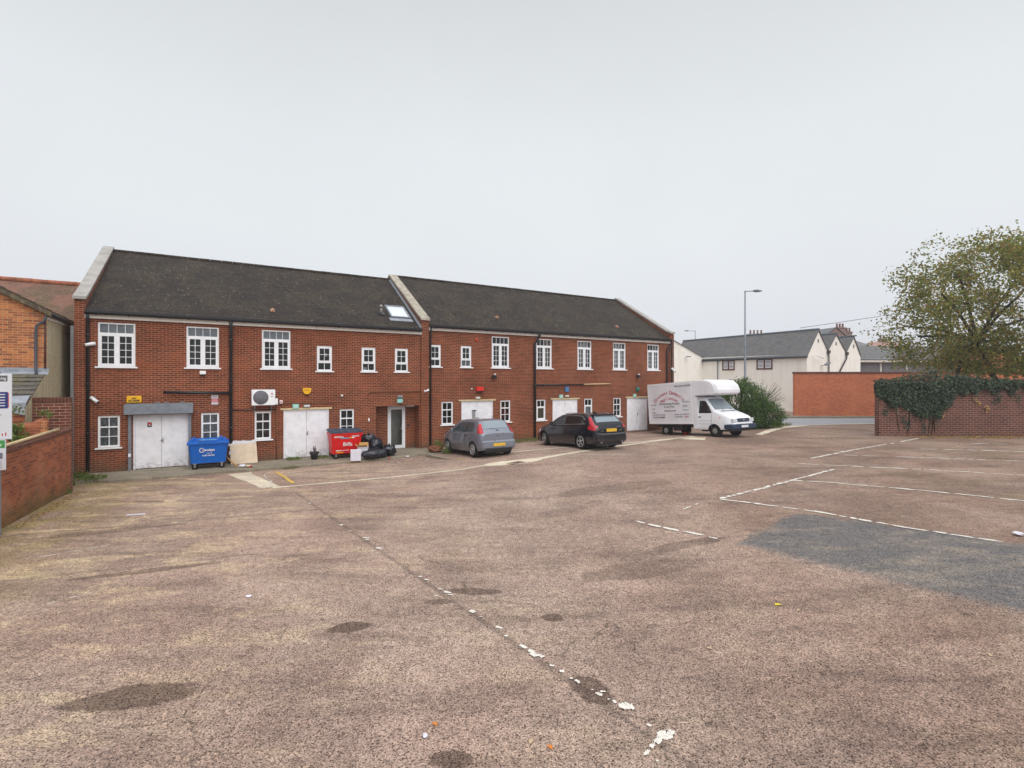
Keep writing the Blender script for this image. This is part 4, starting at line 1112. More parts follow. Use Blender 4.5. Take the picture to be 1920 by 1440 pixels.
for k0, k1, s0, s1, o0, o1 in ((.02, .16, ES+.14, -3.7, -1.78, 5.),):
    n = 14
    for i in range(n):
        a, c = lerp(s0, s1, i/n), lerp(s0, s1, (i+1)/n); j = .012*(i % 2)
        b.add([T(a,o0,k0),T(c,o0,k0),T(c,o1,k0),T(a,o1,k0),T(a,o0,k1+j),T(c,o0,k1-.02+j),T(c,o1,k1-.02+j),T(a,o1,k1+j)], [(0,3,2,1),(4,5,6,7),(0,1,5,4),(1,2,6,5),(2,3,7,6),(3,0,4,7)])
r1 = b.build('roof', M['tiles_moss'], NH)
b = MB(); 
# rear range: ridge runs with the street, slope faces the yard
q = lambda s, o: (s, o, 6.98-.80*(3.2-o))
vs = []; fs = []; nxr, nyr = 24, 14
for j in range(nyr+1):
    for i in range(nxr+1):
        s = lerp(-7, -.12, i/nxr); o = lerp(.6, 3.2, j/nyr); p = q(s, o); vs.append((p[0], p[1], p[2]+random.uniform(-.02, .02)))
for j in range(nyr):
    for i in range(nxr): fs.append((j*(nxr+1)+i, j*(nxr+1)+i+1, (j+1)*(nxr+1)+i+1, (j+1)*(nxr+1)+i))
b.add(vs, fs); b.poly([(-7,3.2,6.98),(-.12,3.2,6.98),(-.12,5.8,4.9),(-7,5.8,4.9)])
r2 = b.build('roof', M['tiles_red'], NH, fix=False)
b = MB(); s = -7
while s < -.3: b.tube([(s,3.2,7.0),(s+.42,3.2,7.0+random.uniform(-.01,.01))], .10, 10); s += .43
b.build('ridge_tile', m_plain('terracotta_ridge', rgb(166,104,78), .85, var=.3), r2)
b = MB(); b.poly([(-.12,3.2,6.98),(-.12,.6,4.9),(-.12,.6,0),(-.12,5.8,0),(-.12,5.8,4.9)]); b.build('party_wall', M['brick'], NH, fix=False)
b = MB(); b.box(ES+.002, ES+.05, -1.62, 1.6, 5.12, 5.20); b.build('bargeboard', M['fascia'], NH)
b = MB(); b.tube([(ES+.13,-1.75,5.27),(ES+.13,1.5,5.22)], .055, 8); b.build('gutter', M['black'], NH)
b = MB(); b.tube([(ES+.02,-1.72,5.22),(ES-.05,-1.68,5.05),(ES-.22,-1.68,4.92),(ES-.24,-1.67,4.75),(ES-.24,-1.67,3.55),(ES-.2,-1.78,3.42)], .035, 8); b.build('downpipe', m_plain('grey_blue_pipe', rgb(70,76,88), .6), NH)
b = MB(); b.tube([(ES-.035,-1.64,5.1),(ES-.035,-1.64,3.6)], .022, 8); b.build('cable_conduit', m_plain('brown_pipe', rgb(74,52,50), .6), NH)
b = MB(); b.add([(-3.6,-1.61,3.62),(ES+.05,-1.61,3.62),(ES+.05,-1.61,3.50),(-3.6,-1.61,3.50),(-3.6,-1.78,3.40),(ES+.05,-1.78,3.40)], [(0,1,2,3),(3,2,5,4)]); b.build('flashing', M['lead'], NH, fix=False)

LT = thing('lean_to', 'lean-to with mossy grey slate roof against the orange brick gable', 'lean-to', (B0.x, B0.y, 0), TH)
b = MB()
za = lambda o: 3.44+(o+1.7)*.52
for i in range(7):           # broad slate courses, each lapping the next
    o0 = -1.72-i*.235; o1 = o0-.26
    for k in range(9):
        s0 = -.355-k*.36+(.18 if i % 2 else 0); s0 = min(s0, -.355); sw = s0+.35 if False else None; j = random.uniform(-.008, .012)
        b.add([(s0,o0,za(o0)+.0),(s0-.35,o0,za(o0)+.0),(s0-.35,o1,za(o1)+.035+j),(s0,o1,za(o1)+.035+j),(s0,o1,za(o1)+.015+j),(s0-.35,o1,za(o1)+.015+j)], [(0,1,2,3),(3,2,5,4)])
b.build('roof', M['slates_moss'], LT, fix=False)
b = MB(); b.box(-3.5,-.36,-3.38,-3.26,0,2.52); b.build('wall', M['brick_old'], LT)
b = MB(); b.add([(-.37,-3.1,2.80),(-.75,-3.1,2.78),(-.8,-3.42,2.58),(-.37,-3.42,2.60),(-.37,-3.45,2.25),(-.62,-3.45,2.32)], [(0,1,2,3),(3,2,5,4)]); b.build('flashing', M['lead'], LT, fix=False)

# yard boundary wall on the left and the taller pier at its far end
wa, wb = Vector((-13.06,14.69)), Vector((-11.07,10.78)); dd = (wb-wa).normalized(); wL = 9.; wrot = math.atan2(dd.y, dd.x)
BW = thing('boundary_wall', 'low red brick yard wall running forward at the left', 'wall', (wa.x, wa.y, 0), wrot)
b = MB(); n = 30
vs = []
for i in range(n+1):
    x = wL*i/n; zt = 1.70-.022*x+random.uniform(-.006,.006)
    bow = .03*math.sin(x*.8)
    vs += [(x, bow, -.2), (x, bow, zt), (x, -.23+bow, zt), (x, -.23+bow, -.2)]
fs = []
for i in range(n):
    for k in range(3): fs.append((4*i+k, 4*i+4+k, 4*i+5+k, 4*i+1+k))
fs += [(0,1,2,3), (4*n+3,4*n+2,4*n+1,4*n)]
b.add(vs, fs); b.build('wall', M['brick_old'], BW)
b = MB()
x = 0.
while x < wL-.1:
    zt = 1.70-.022*x; b.cham(x+.003, x+.068, -.245+.03*math.sin(x*.8), .015+.03*math.sin(x*.8), zt+.006, zt+.10+random.uniform(-.005,.006), .006); x += .0745
b.build('coping', m_brick('coping_brick', rgb(120,72,58), rgb(96,60,52), rgb(120,104,90), dark=rgb(70,52,48), moss=.0), BW)
wd = lambda x, y, z: tuple((wa+dd*x+Vector((-dd.y, dd.x))*y).to_3d()+Vector((0,0,z)))
pp = thing('loose_pipe', 'long cream pipe lying on top of the low left wall', 'pipe', wd(.85,-.05,0), wrot)
b = MB(); b.tube([(0,0,1.86),(2.,-.02,1.80),(5.8,0,1.72)], .035, 10); b.build('pipe', M['cream'], pp)
PW = thing('brick_pier', 'tall dark brick wall end with white joints below the pebbledash', 'wall', (wa.x, wa.y, 0), TH)
b = MB(); b.box(-.86, -.0, -.02, .22, -.2, 2.56); b.build('wall', M['brick_white'], PW)
b = MB()
for k in range(11): b.cham(-.86+k*.0778, -.79+k*.0778, -.03, .23, 2.565, 2.73, .006)
b.build('coping', m_plain('dark_brick_on_edge', rgb(104,66,52), .9, var=.3, scale=9), PW)
# broken old rubble wall behind
RW = thing('garden_wall', 'crumbling old brick garden wall with rounded top behind the yard wall', 'wall', (-13.35,13.62,0), R(28))
b = MB(); n = 16; vs = []
for i in range(n+1):
    x = -1.3+1.72*i/n; zt = 2.16+.10*math.sin(i*.35+.8)+random.uniform(-.03,.03)
    for (y, z) in ((.12,-.1),(.13,zt-.12),(.06,zt),(-.06,zt),(-.13,zt-.12),(-.12,-.1)): vs.append((x, y+random.uniform(-.015,.015), z))
fs = [(6*i+k, 6*i+6+k, 6*i+7+k, 6*i+1+k) for i in range(n) for k in range(5)]+[(0,1,2,3,4,5),(6*n+5,6*n+4,6*n+3,6*n+2,6*n+1,6*n)]
b.add(vs, fs, True); b.build('wall', M['brick_old'], RW)
b = MB()
for x, z_ in ((-.28, 1.86), (.38, 2.12)): b.cham(x, x+.13, -.26, -.13, 0, z_, .012)
b.build('buttress', M['brick_orange'], RW)

# ------------------------------------------------------------------ leaf helpers
def leaves(b, c, n, size, spread, flat=0., shape=4, droop=0.):
    for _ in range(n):
        d = Vector((random.gauss(0,1), random.gauss(0,1), random.gauss(0,1)*(1-flat)))
        if d.length > 2.2: d *= 2.2/d.length
        p = Vector(c)+Vector((d.x*spread, d.y*spread, d.z*spread*.8))
        leaf(b, p, size*random.uniform(.6, 1.3))
def leaf(b, p, s, nrm=None):
    if nrm is None: nrm = Vector((random.gauss(0,1), random.gauss(0,1), random.gauss(0,1)+.5))
    nrm.normalize(); a = nrm.orthogonal().normalized()
    a.rotate(Matrix.Rotation(random.uniform(0, 6.28), 3, nrm)); c = nrm.cross(a)
    o = len(b.v); w = s*.36
    b.v += [tuple(p-a*s*.5), tuple(p+c*w), tuple(p+a*s*.55-nrm*s*.12), tuple(p-c*w)]
    b.f += [(o, o+1, o+2, o+3)]; b.sm += [False]
def blade(b, x, y, z, h, w, lean):
    a = random.uniform(0, 6.28); dx, dy = math.cos(a), math.sin(a); l = lean*h
    px, py = -dy*w/2, dx*w/2; o = len(b.v)
    b.v += [(x-px,y-py,z),(x+px,y+py,z),(x+px*.7+dx*l*.4,y+py*.7+dy*l*.4,z+h*.6),(x-px*.7+dx*l*.4,y-py*.7+dy*l*.4,z+h*.6),(x+dx*l,y+dy*l,z+h)]
    b.f += [(o,o+1,o+2,o+3),(o+3,o+2,o+4)]; b.sm += [False]*2
def weed(name, label, x, y, r, h, n, nb=60, mat='weed', z=None, group=None):
    t = thing(name, label, 'weed', (x, y, gz(x, y) if z is None else z), random.uniform(0, 6), group)
    b = MB()
    for _ in range(n):
        a = random.uniform(0,6.28); rr = r*math.sqrt(random.random()); zz = h*random.random()*(1-.5*rr/r)
        leaf(b, Vector((rr*math.cos(a), rr*math.sin(a), zz+.01)), random.uniform(.03,.08)*(1 if h < .5 else 1.4))
    b.build('leaves', M[mat], t, fix=False)
    b = MB()
    for _ in range(nb):
        a = random.uniform(0,6.28); rr = r*math.sqrt(random.random()); blade(b, rr*math.cos(a), rr*math.sin(a), -.01, h*random.uniform(.5,1.1), .012, random.uniform(.1,.6))
    b.build('stems', M['grass'], t, fix=False)
    return t
iv = thing('ivy_plant', 'green ivy and ferns growing between the low wall and the lean-to', 'plant', (-13.32,13.22,0), R(28))
b = MB()
for c, nn_, sp in (((.06,-.02,2.45),110,.10),((.10,-.05,1.95),240,.09),((.14,-.05,1.7),260,.10),((-.2,0,2.0),120,.14),((.55,.25,2.35),50,.07),((.7,.2,2.25),40,.05)): leaves(b, c, nn_, .06, sp)
b.build('leaves', M['weed'], iv, fix=False)
b = MB()
for k in range(8): b.tube([(random.uniform(-.1,.2),0,0),(random.uniform(-.1,.2),0,1.),(random.uniform(-.1,.2),-.05,2.)], .010, 5)
b.build('stems', M['bark'], iv)

# parking notice board on its post
SB = thing('notice_board', 'tall white parking notice board on a grey post at the left edge', 'sign', (-10.66, 10.30, 0), R(10))
b = MB(); b.cham(-.03,.03,-.03,.03,-.1,3.4,.006); b.build('post', M['grey_metal'], SB)
b = MB(); b.cham(-.95,.27,-.06,-.032,2.0,3.36,.006); pb = b.build('board', M['signwhite'], SB)
b = MB(); b.box(-.90,.20,-.064,-.061,3.20,3.32); b.build('header', m_plain('grey_print', rgb(92,94,104), .6), SB)
text('lettering', 'Parking', .085, M['txt_white'], SB, (.18,-.066,3.26), align='RIGHT')
b = MB(); b.box(-.90,.21,-.064,-.061,2.64,2.98); b.build('panel', M['navyink'], SB)
b = MB(); b.box(.212,.224,-.064,-.061,2.66,2.96); b.build('stripe', M['redlight'], SB)
for k, l in enumerate((.5,.75,.6,.7,.4)):
    b = MB(); b.box(.16-l,.16,-.067,-.064,2.92-k*.058,2.935-k*.058); b.build('print_line', M['txt_white'], SB)
for k, l in enumerate((.9,.7)):
    b = MB(); b.box(-.8,-.8+l,-.063,-.061,2.5-k*.09,2.512-k*.09); b.build('print_line', M['txt_grey'], SB)
b = MB(); b.box(.10,.12,-.063,-.061,2.07,2.12); b.box(.16,.18,-.063,-.061,2.07,2.14); b.build('print_line', M['redlight'], SB)
b = MB(); b.cham(-.62,.16,-.055,-.033,1.36,1.998,.004); b.build('board', M['signwhite'], SB)
b = MB(); b.box(-.6,.15,-.059,-.056,1.82,1.98); b.build('panel', M['greenink'], SB)
text('lettering', 'pay', .07, M['txt_white'], SB, (.10,-.061,1.89), align='RIGHT')
b = MB(); b.box(-.6,.11,-.059,-.056,1.60,1.72); b.build('panel', M['txt_grey'], SB)
b = MB(); b.box(-.05,.06,-.062,-.059,1.62,1.70); b.build('panel', m_plain('pink_print', rgb(220,150,160), .6), SB)
for k in range(4):
    b = MB(); b.box(-.5,.1,-.059,-.056,1.53-k*.04,1.537-k*.04); b.build('print_line', M['txt_grey'], SB)

# ------------------------------------------------------------------ bins and rubbish
def castor(b, bt, x, y, z0, r=.09):
    b.tube([(x,y-.03,z0+r+.01),(x,y+.03,z0+r+.01)], r*1.1, 16)
BX, BY = W2(3.93, -.70)
bb = thing('wheeled_bin', 'large blue four wheeled bin with lid in front of the left doors', 'bin', (BX, BY, 0.0), TH)
def binbody(b, w0, w1, d0, d1, z0, z1, c=.05):
    vs = []; rows = ((w0, d0, z0), (lerp(w0,w1,.03)+.0, lerp(d0,d1,.03), z0+.04), (w1, d1, z1))
    for (w, d, z) in rows:
        for (sx, sy) in ((-1,-1),(1,-1),(1,1),(-1,1)):
            p = [(sx*(w/2-c), sy*d/2), (sx*w/2, sy*(d/2-c))]
            if sx*sy > 0: p = p[::-1] if sx < 0 else p
            else: p = p[::-1] if sx < 0 or sy < 0 else p
            p = sorted(p, key=lambda q: math.atan2(q[1]/d, q[0]/w) % (2*math.pi)) 
            vs += [(q[0], q[1], z) for q in p]
    out = []
    for i in range(3):
        r8 = sorted(vs[8*i:8*i+8], key=lambda q: math.atan2(q[1]/rows[i][1], q[0]/rows[i][0])); out += r8
    fs = [(8*i+k, 8*i+(k+1)%8, 8*i+8+(k+1)%8, 8*i+8+k) for i in range(2) for k in range(8)]+[tuple(range(8))[::-1], tuple(16+k for k in range(8))]
    b.add(out, fs)
b = MB(); binbody(b, 1.10, 1.24, .58, .76, .22, .94); b.build('body', M['blue'], bb)
b = MB(); b.cham(-.66,.66,-.42,.41,.90,1.0,.02)
for x in (-.58,-.2,.2,.56): b.box(x-.012,x+.012,-.425,-.411,.86,1.0)
lid = b.build('rim', M['blue'], bb)
b = MB(); n = 8
vs = []
for i in range(n+1):
    t = i/n; y = lerp(-.38,.36,t); z = 1.0+.10*math.sin(math.pi*min(1,t*.62+.1))
    vs += [(-.56,y,z),(.56,y,z),(.56,y,1.0),(-.56,y,1.0)]
fs = [(4*i,4*i+1,4*i+5,4*i+4) for i in range(n)]+[(4*i+1,4*i+2,4*i+6,4*i+5) for i in range(n)]+[(4*i+3,4*i,4*i+4,4*i+7) for i in range(n)]+[(0,3,2,1),(4*n,4*n+1,4*n+2,4*n+3)]
b.add(vs, fs); b.cham(-.5,-.42,-.36,.34,1.04,1.14,.01); b.cham(.36,.44,-.36,.34,1.04,1.14,.01); b.build('lid', M['blue'], bb)
b = MB(); b.tube([(-.3,-.40,1.05),(-.28,-.45,1.08),(.24,-.45,1.08),(.26,-.40,1.05)], .016, 8); b.build('handle', M['txt_blue'], bb)
for (x, y) in ((-.42,-.26),(.42,-.26),(-.42,.26),(.42,.26)):
    b = MB(); castor(b, None, x, y, 0.0); w = b.build('wheel', M['tyre'], bb)
    b = MB(); b.box(x-.03,x+.03,y-.05,y-.035,.07,.2); b.box(x-.03,x+.03,y+.035,y+.05,.07,.2); b.box(x-.06,x+.06,y-.05,y+.05,.20,.222); b.build('fork', M['galv'], w)
tilt = math.atan2(.08,.72)
text('lettering', 'Cawleys', .115, M['txt_white'], bb, (.0,-.368,.70), (R(90)-tilt*-1,0,0), bold=.003, shear=.15)
b = MB()
b.tube([(-.20+.075*math.cos(a), -.372, .70+.075*math.sin(a)) for a in [R(60)+R(300)*k/20 for k in range(21)]], .011, 6); b.build('emblem', M['txt_white'], bb)
b = MB(); b.box(-.22,-.14,-.374,-.370,.672,.69); b.build('emblem', M['redlight'], bb)
text('lettering', 'recycling', .05, M['txt_white'], bb, (.02,-.352,.59), (R(90)+tilt,0,0))
text('lettering', '01582 000 000', .062, M['txt_white'], bb, (.0,-.342,.50), (R(90)+tilt,0,0), bold=.002)

RX, RY = W2(8.80, -.75)
rb = thing('wheeled_bin', 'large red metal waste bin with slate grey lid under the window', 'bin', (RX, RY, .02), TH)
b = MB(); binbody(b, 1.10, 1.22, .62, .92, .20, 1.0, .02); b.build('body', M['redpaint'], rb)
b = MB(); b.box(-.63,.63,-.475,.475,1.002,1.05)
for x in (-.62,.6): b.box(x,x+.03,-.49,.49,.94,1.06)
b.build('rim', M['redpaint'], rb)
b = MB(); b.add([(-.65,-.49,1.055),(.65,-.49,1.055),(.65,.49,1.12),(-.65,.49,1.12),(-.65,-.49,1.10),(.65,-.49,1.10),(.65,.49,1.17),(-.65,.49,1.17)], [(0,3,2,1),(4,5,6,7),(0,1,5,4),(1,2,6,5),(2,3,7,6),(3,0,4,7)])
for k in range(5): b.add([(-.6+k*.28,-.47,1.101),(-.55+k*.28,-.47,1.101),(-.55+k*.28,.47,1.172),(-.6+k*.28,.47,1.172),(-.6+k*.28,-.47,1.12),(-.55+k*.28,-.47,1.12),(-.55+k*.28,.47,1.19),(-.6+k*.28,.47,1.19)], [(4,5,6,7),(0,1,5,4),(1,2,6,5),(3,0,4,7)])
b.build('lid', M['slatelid'], rb)
for (x, y) in ((-.40,-.24),(.40,-.24),(-.40,.24),(.40,.24)):
    b = MB(); castor(b, None, x, y, 0.0); w = b.build('wheel', M['tyre'], rb)
    b = MB(); b.box(x-.03,x+.03,y-.05,y-.035,.07,.2); b.box(x-.03,x+.03,y+.035,y+.05,.07,.2); b.build('fork', M['galv'], w)
t2 = math.atan2(.15,.8); fy = lambda z: -(.31+.15*(z-.2)/.8)-.006
text('lettering', 'Biffa', .215, M['txt_white'], rb, (.04,fy(.58)-.008,.58), (R(90)+t2,0,0), bold=.003, sx=1.05)
text('lettering', 'GENERAL', .09, M['txt_white'], rb, (-.32,fy(.90),.90), (R(90)+t2,0,0), bold=.003)
text('lettering', 'WASTE', .09, M['txt_white'], rb, (.34,fy(.91),.91), (R(90)+t2,0,0), bold=.003)
for (x0_, x1_, z_, m_) in ((-.25,.08,.82,'txt_blue'),(.09,.18,.83,'yellow'),(.19,.30,.83,'txt_white')):
    b = MB(); b.add([(x0_,fy(z_)-.001,z_),(x1_,fy(z_)-.001,z_),(x1_,fy(z_+.05)-.001,z_+.05),(x0_,fy(z_+.05)-.001,z_+.05)], [(0,1,2,3)]); b.build('sticker', M[m_], rb, fix=False)
for (x0_, x1_, z_, hh, m_) in ((-.42,-.24,.31,.04,'txt_white'),(-.24,.1,.325,.02,'txt_white'),(-.38,-.12,.235,.04,'yellow'),(-.11,.1,.235,.04,'txt_red')):
    b = MB(); b.add([(x0_,fy(z_)-.001,z_),(x1_,fy(z_)-.001,z_),(x1_,fy(z_+hh)-.001,z_+hh),(x0_,fy(z_+hh)-.001,z_+hh)], [(0,1,2,3)]); b.build('sticker', M[m_], rb, fix=False)

from mathutils import noise as mn
def lump(name, label, cat, x, y, z, sx, sy, sz, m='bag', knot=True, rz=0., seed=0., group=None, tilt=0.):
    t = thing(name, label, cat, (x, y, z), rz, group)
    b = MB(); nu, nv = 40, 24; vs = []
    for j in range(nv+1):
        ph = math.pi*j/nv
        for i in range(nu):
            a = 2*math.pi*i/nu
            d = Vector((math.sin(ph)*math.cos(a), math.sin(ph)*math.sin(a), -math.cos(ph)))
            k = 1+.24*mn.noise(d*1.7+Vector((seed,)*3))+.20*abs(mn.noise(d*3.6+Vector((seed+5,)*3)))-.20*abs(mn.noise(Vector((d.x*6,d.y*6,d.z*3))+Vector((seed+9,)*3)))
            if knot and d.z > .8: k *= 1-.25*(d.z-.8)/.2
            p = Vector((d.x*k*sx, d.y*k*sy, (d.z*k*.5+.5)*sz)); p.x += tilt*p.z; p.z = max(p.z, 0.)
            vs.append(tuple(p))
    fs = [(j*nu+i, j*nu+(i+1)%nu, (j+1)*nu+(i+1)%nu, (j+1)*nu+i) for j in range(nv) for i in range(nu)]
    b.add(vs, fs, True); b.build('bag' if 'bag' in name else 'body', M[m], t)
    if knot:
        b = MB(); tx = tilt*sz; b.lathe((tx,0,sz*.95),[(.07,-.05),(.025,.01),(.045,.04),(.02,.06)],9); b.build('knot', M[m], t)
    return t
G = 'bin bags heaped beside the red bin'
def L3(s, o, z): x, y = W2(s, o); return x, y, z
lump('rubbish_bag', 'black bag standing behind the cardboard box against the wall', 'bin bag', *L3(9.85,-.5,.34), .34,.28,.60, rz=.3, seed=1, group=G)
lump('rubbish_bag', 'upright black bag in the middle of the heap', 'bin bag', *L3(10.02,-1.1,.14), .31,.27,.66, rz=1.3, seed=12, group=G)
lump('rubbish_bag', 'small black bag at the right end of the heap', 'bin bag', *L3(10.5,-1.4,.03), .29,.27,.5, rz=.9, seed=23, group=G)
lump('rubbish_bag', 'long low black bag slumped in front of the heap', 'bin bag', *L3(9.8,-1.7,.0), .56,.30,.42, rz=.6, seed=34, group=G, knot=False)
lump('rubbish_bag', 'black bag lying under the upright bag', 'bin bag', *L3(9.55,-1.1,.0), .38,.32,.46, rz=.2, seed=45, group=G, knot=False)
def cbox(name, label, x, y, z, w, d, h, rz, m, openm=None):
    t = thing(name, label, 'box', (x, y, z), rz)
    b = MB()
    b.box(-w/2,w/2,-d/2,-d/2+.01,0,h); b.box(-w/2,w/2,d/2-.01,d/2,0,h); b.box(-w/2,-w/2+.01,-d/2+.01,d/2-.01,0,h); b.box(w/2-.01,w/2,-d/2+.01,d/2-.01,0,h); b.box(-w/2+.01,w/2-.01,-d/2+.01,d/2-.01,0,.01)
    b.build('carton', M[m], t)
    b = MB()
    b.add([(-w/2,-d/2,h),(w/2,-d/2,h),(w/2-.02,-d/2-.12,h+.08),(-w/2+.02,-d/2-.12,h+.07)], [(0,1,2,3)]); b.add([(-w/2,d/2,h),(w/2,d/2,h),(w/2-.02,d/2+.08,h+.14),(-w/2+.02,d/2+.08,h+.14)], [(0,1,2,3)])
    b.add([(-w/2,-d/2,h),(-w/2,d/2,h),(-w/2-.1,d/2-.02,h+.1),(-w/2-.1,-d/2+.02,h+.1)], [(0,1,2,3)])
    b.build('flap', M[openm or m], t, fix=False)
    return t
cbox('cardboard_box', 'open white cardboard carton with brown flaps in front of the red bin', *L3(9.38,-1.5,.02), .40,.34,.50, TH-.35, 'boxwhite', 'cardbrown')
t = thing('foam_box', 'white square panel box leaning lowest in front of the red bin', 'box', L3(9.0,-1.86,.0), TH-.18)
b = MB(); b.cham(-.20,.20,-.06,.06,.0,.46,.01); b.build('panel', M['boxwhite'], t)
cbox('cardboard_box', 'brown cardboard box half hidden behind the black bags', *L3(9.62,-.75,.05), .3,.3,.42, TH+.4, 'cardbrown')
# cardboard sheet leaning on the wall, stick and litter
t = thing('cardboard_sheet', 'large flattened cardboard sheet leaning on the wall with torn tape', 'cardboard', L3(5.08,-.32,.02), TH)
b = MB(); n = 14; vs = []
for j in range(2):
    for i in range(n+1):
        x = lerp(-.47,.45,i/n); z = 0. if j == 0 else .84+random.uniform(-.012,.012)
        vs.append((x+(.0 if j else .04), -.12 if j == 0 else .2, z))
vs += [(v[0], v[1]+.012, v[2]) for v in vs]
m2 = 2*(n+1)
fs = [(i,i+1,n+2+i,n+1+i) for i in range(n)]+[(m2+i,m2+n+1+i,m2+n+2+i,m2+i+1) for i in range(n)]+[(n+1+i,n+2+i,m2+n+2+i,m2+n+1+i) for i in range(n)]+[(0,n+1,m2+n+1,m2),(n,m2+n,m2+2*n+1,2*n+1)]
b.add(vs, fs); b.build('sheet', M['card'], t)
b = MB(); zy = lambda z: -.12+.32*z/.84-.004
for i in range(11):
    x = -.44+i*.08; h0 = .74+random.uniform(-.02,.02); h1 = .85+random.uniform(-.02,.03); b.add([(x,zy(h0),h0),(x+.075,zy(h0),h0+random.uniform(-.01,.02)),(x+.07,zy(h1),h1),(x+.01,zy(h1),h1)], [(0,1,2,3)])
b.build('tape', M['tape'], t, fix=False); b = MB()
b.add([(-.49,zy(.4),.36),(-.30,zy(.4),.38),(-.32,zy(.46),.46),(-.48,zy(.46),.48)], [(0,1,2,3)]); b.build('tape', M['tape'], t, fix=False); b = MB(); b.add([(-.52,zy(.7),.68),(-.36,zy(.7),.70),(-.37,zy(.78),.78),(-.5,zy(.78),.76)], [(0,1,2,3)])
b.build('tape', M['tape'], t, fix=False)
t = thing('broken_plank', 'pale wooden plank leaning between blue bin and cardboard sheet', 'plank', L3(4.62,-1.05,.02), TH)
b = MB(); b.tube([(-.18,.5,.42),(.02,.1,.2),(.22,-.25,.04)], [.02,.028,.03], 6); b.build('plank', M['wood'], t)
def crumple(name, label, x, y, z, s, m, rz=0., seed=0.):
    t = thing(name, label, 'litter', (x, y, z), rz)
    b = MB(); n = 9
    for (dx, dy, k, mm) in ((0,0,1,0),):
        vs = []
        for j in range(5):
            for i in range(n):
                a = 2*math.pi*i/n; ph = math.pi*(j+.5)/5; r_ = s*(1+.5*mn.noise(Vector((math.cos(a)*2+seed, math.sin(a)*2, ph))))
                vs.append((math.sin(ph)*math.cos(a)*r_, math.sin(ph)*math.sin(a)*r_*.7, max(0, (1-math.cos(ph))*r_*.32)))
        fs = [(j*n+i, j*n+(i+1)%n, (j+1)*n+(i+1)%n, (j+1)*n+i) for j in range(4) for i in range(n)]+[tuple(range(n))[::-1], tuple(4*n+i for i in range(n))]
        b.add(vs, fs)
    b.build('scrap', M[m], t); return t
crumple('litter', 'crumpled white paper at the foot of the cardboard sheet', *L3(5.0,-1.25,.02), .13, 'boxwhite', .3, 1)
crumple('litter', 'pink white crumpled packaging right of the plank', *L3(5.2,-1.35,.02), .11, 'card', 1.3, 4)
crumple('litter', 'small red wrapper beside the crumpled packaging', *L3(5.28,-1.5,.02), .07, 'redlight', 1., 6)
crumple('litter', 'small red and white scrap in front of the black bags', *L3(10.35,-1.95,.0), .08, 'redlight', 1., 7)
crumple('litter', 'white scrap right of the black bags', *L3(11.15,-1.9,.0), .08, 'boxwhite', 1., 8)
crumple('litter', 'white and red crumpled wrapper at the right edge of the yard', 9.47,9.27,gz(9.4,9.3)+.01, .10, 'boxwhite', 1.2, 9)
crumple('litter', 'small white paper scrap in the left yard', -3.9,7.35,.005, .045, 'boxwhite', .4, 10)
crumple('litter', 'small white plastic scrap low in the middle foreground', -.78,4.46,.005, .03, 'boxwhite', 1.8, 11)
t = thing('litter', 'flat white wrapper with grey edge in the left distance', 'litter', (-8.95,11.85,gz(-9,11.8)+.01), .25)
b = MB(); b.box(-.22,.16,-.02,.03,0,.02); b.build('scrap', M['boxwhite'], t)
for k, (x, y, lab) in enumerate(((3.72,6.93,'yellow leaf left of the dark patch edge'),(3.9,6.75,'curled brown leaf beside the yellow leaf'),(.17,4.4,'brown leaf near the big paint flake'),(.33,4.33,'orange leaf near the big paint flake'),(-.72,4.62,'tiny orange leaf in the middle foreground'),(2.35,5.9,'pale curled leaf in the right foreground'),(5.4,5.6,'curled pale leaf far right of the foreground'))):
    t = thing('fallen_leaf', lab, 'leaf', (x, y, gz(x, y)+.006), random.uniform(0,6))
    b = MB(); s = .035 if k else .055
    b.add([(-s,0,.0),(-s*.3,s*.6,.012),(s*.6,s*.5,.008),(s,0,.0),(s*.5,-s*.5,.014),(-s*.4,-s*.6,.01)], [(0,5,4,3,2,1)]); b.build('leaf', m_plain('leaf_yellow' if k in (0,3,4) else 'leaf_brown', rgb(214,190,60) if k == 0 else rgb(206,128,60) if k in (3,4) else rgb(196,170,140), .8), t, fix=False)
# plant pot
t = thing('plant_pot', 'small dark plant pot with dry stems before the second white doors', 'plant pot', L3(7.62,-.62,.01), TH)
b = MB(); b.lathe((0,0,0),[(.12,0),(.15,.2),(.19,.24),(.19,.30),(.165,.30),(.16,.25)],18); b.build('pot', M['pot'], t)
b = MB()
for k in range(14): a = random.uniform(0,6.28); r_ = random.uniform(.02,.14); b.tube([(0,0,.25),(r_*.5*math.cos(a),r_*.5*math.sin(a),.36),(r_*math.cos(a),r_*math.sin(a),random.uniform(.4,.55))], .006, 4)
b.build('stems', M['bark'], t)
b = MB(); leaves(b, (0,0,.36), 40, .05, .07); b.build('leaves', m_plain('dry_leaves', rgb(110,84,88), .9), t, fix=False)

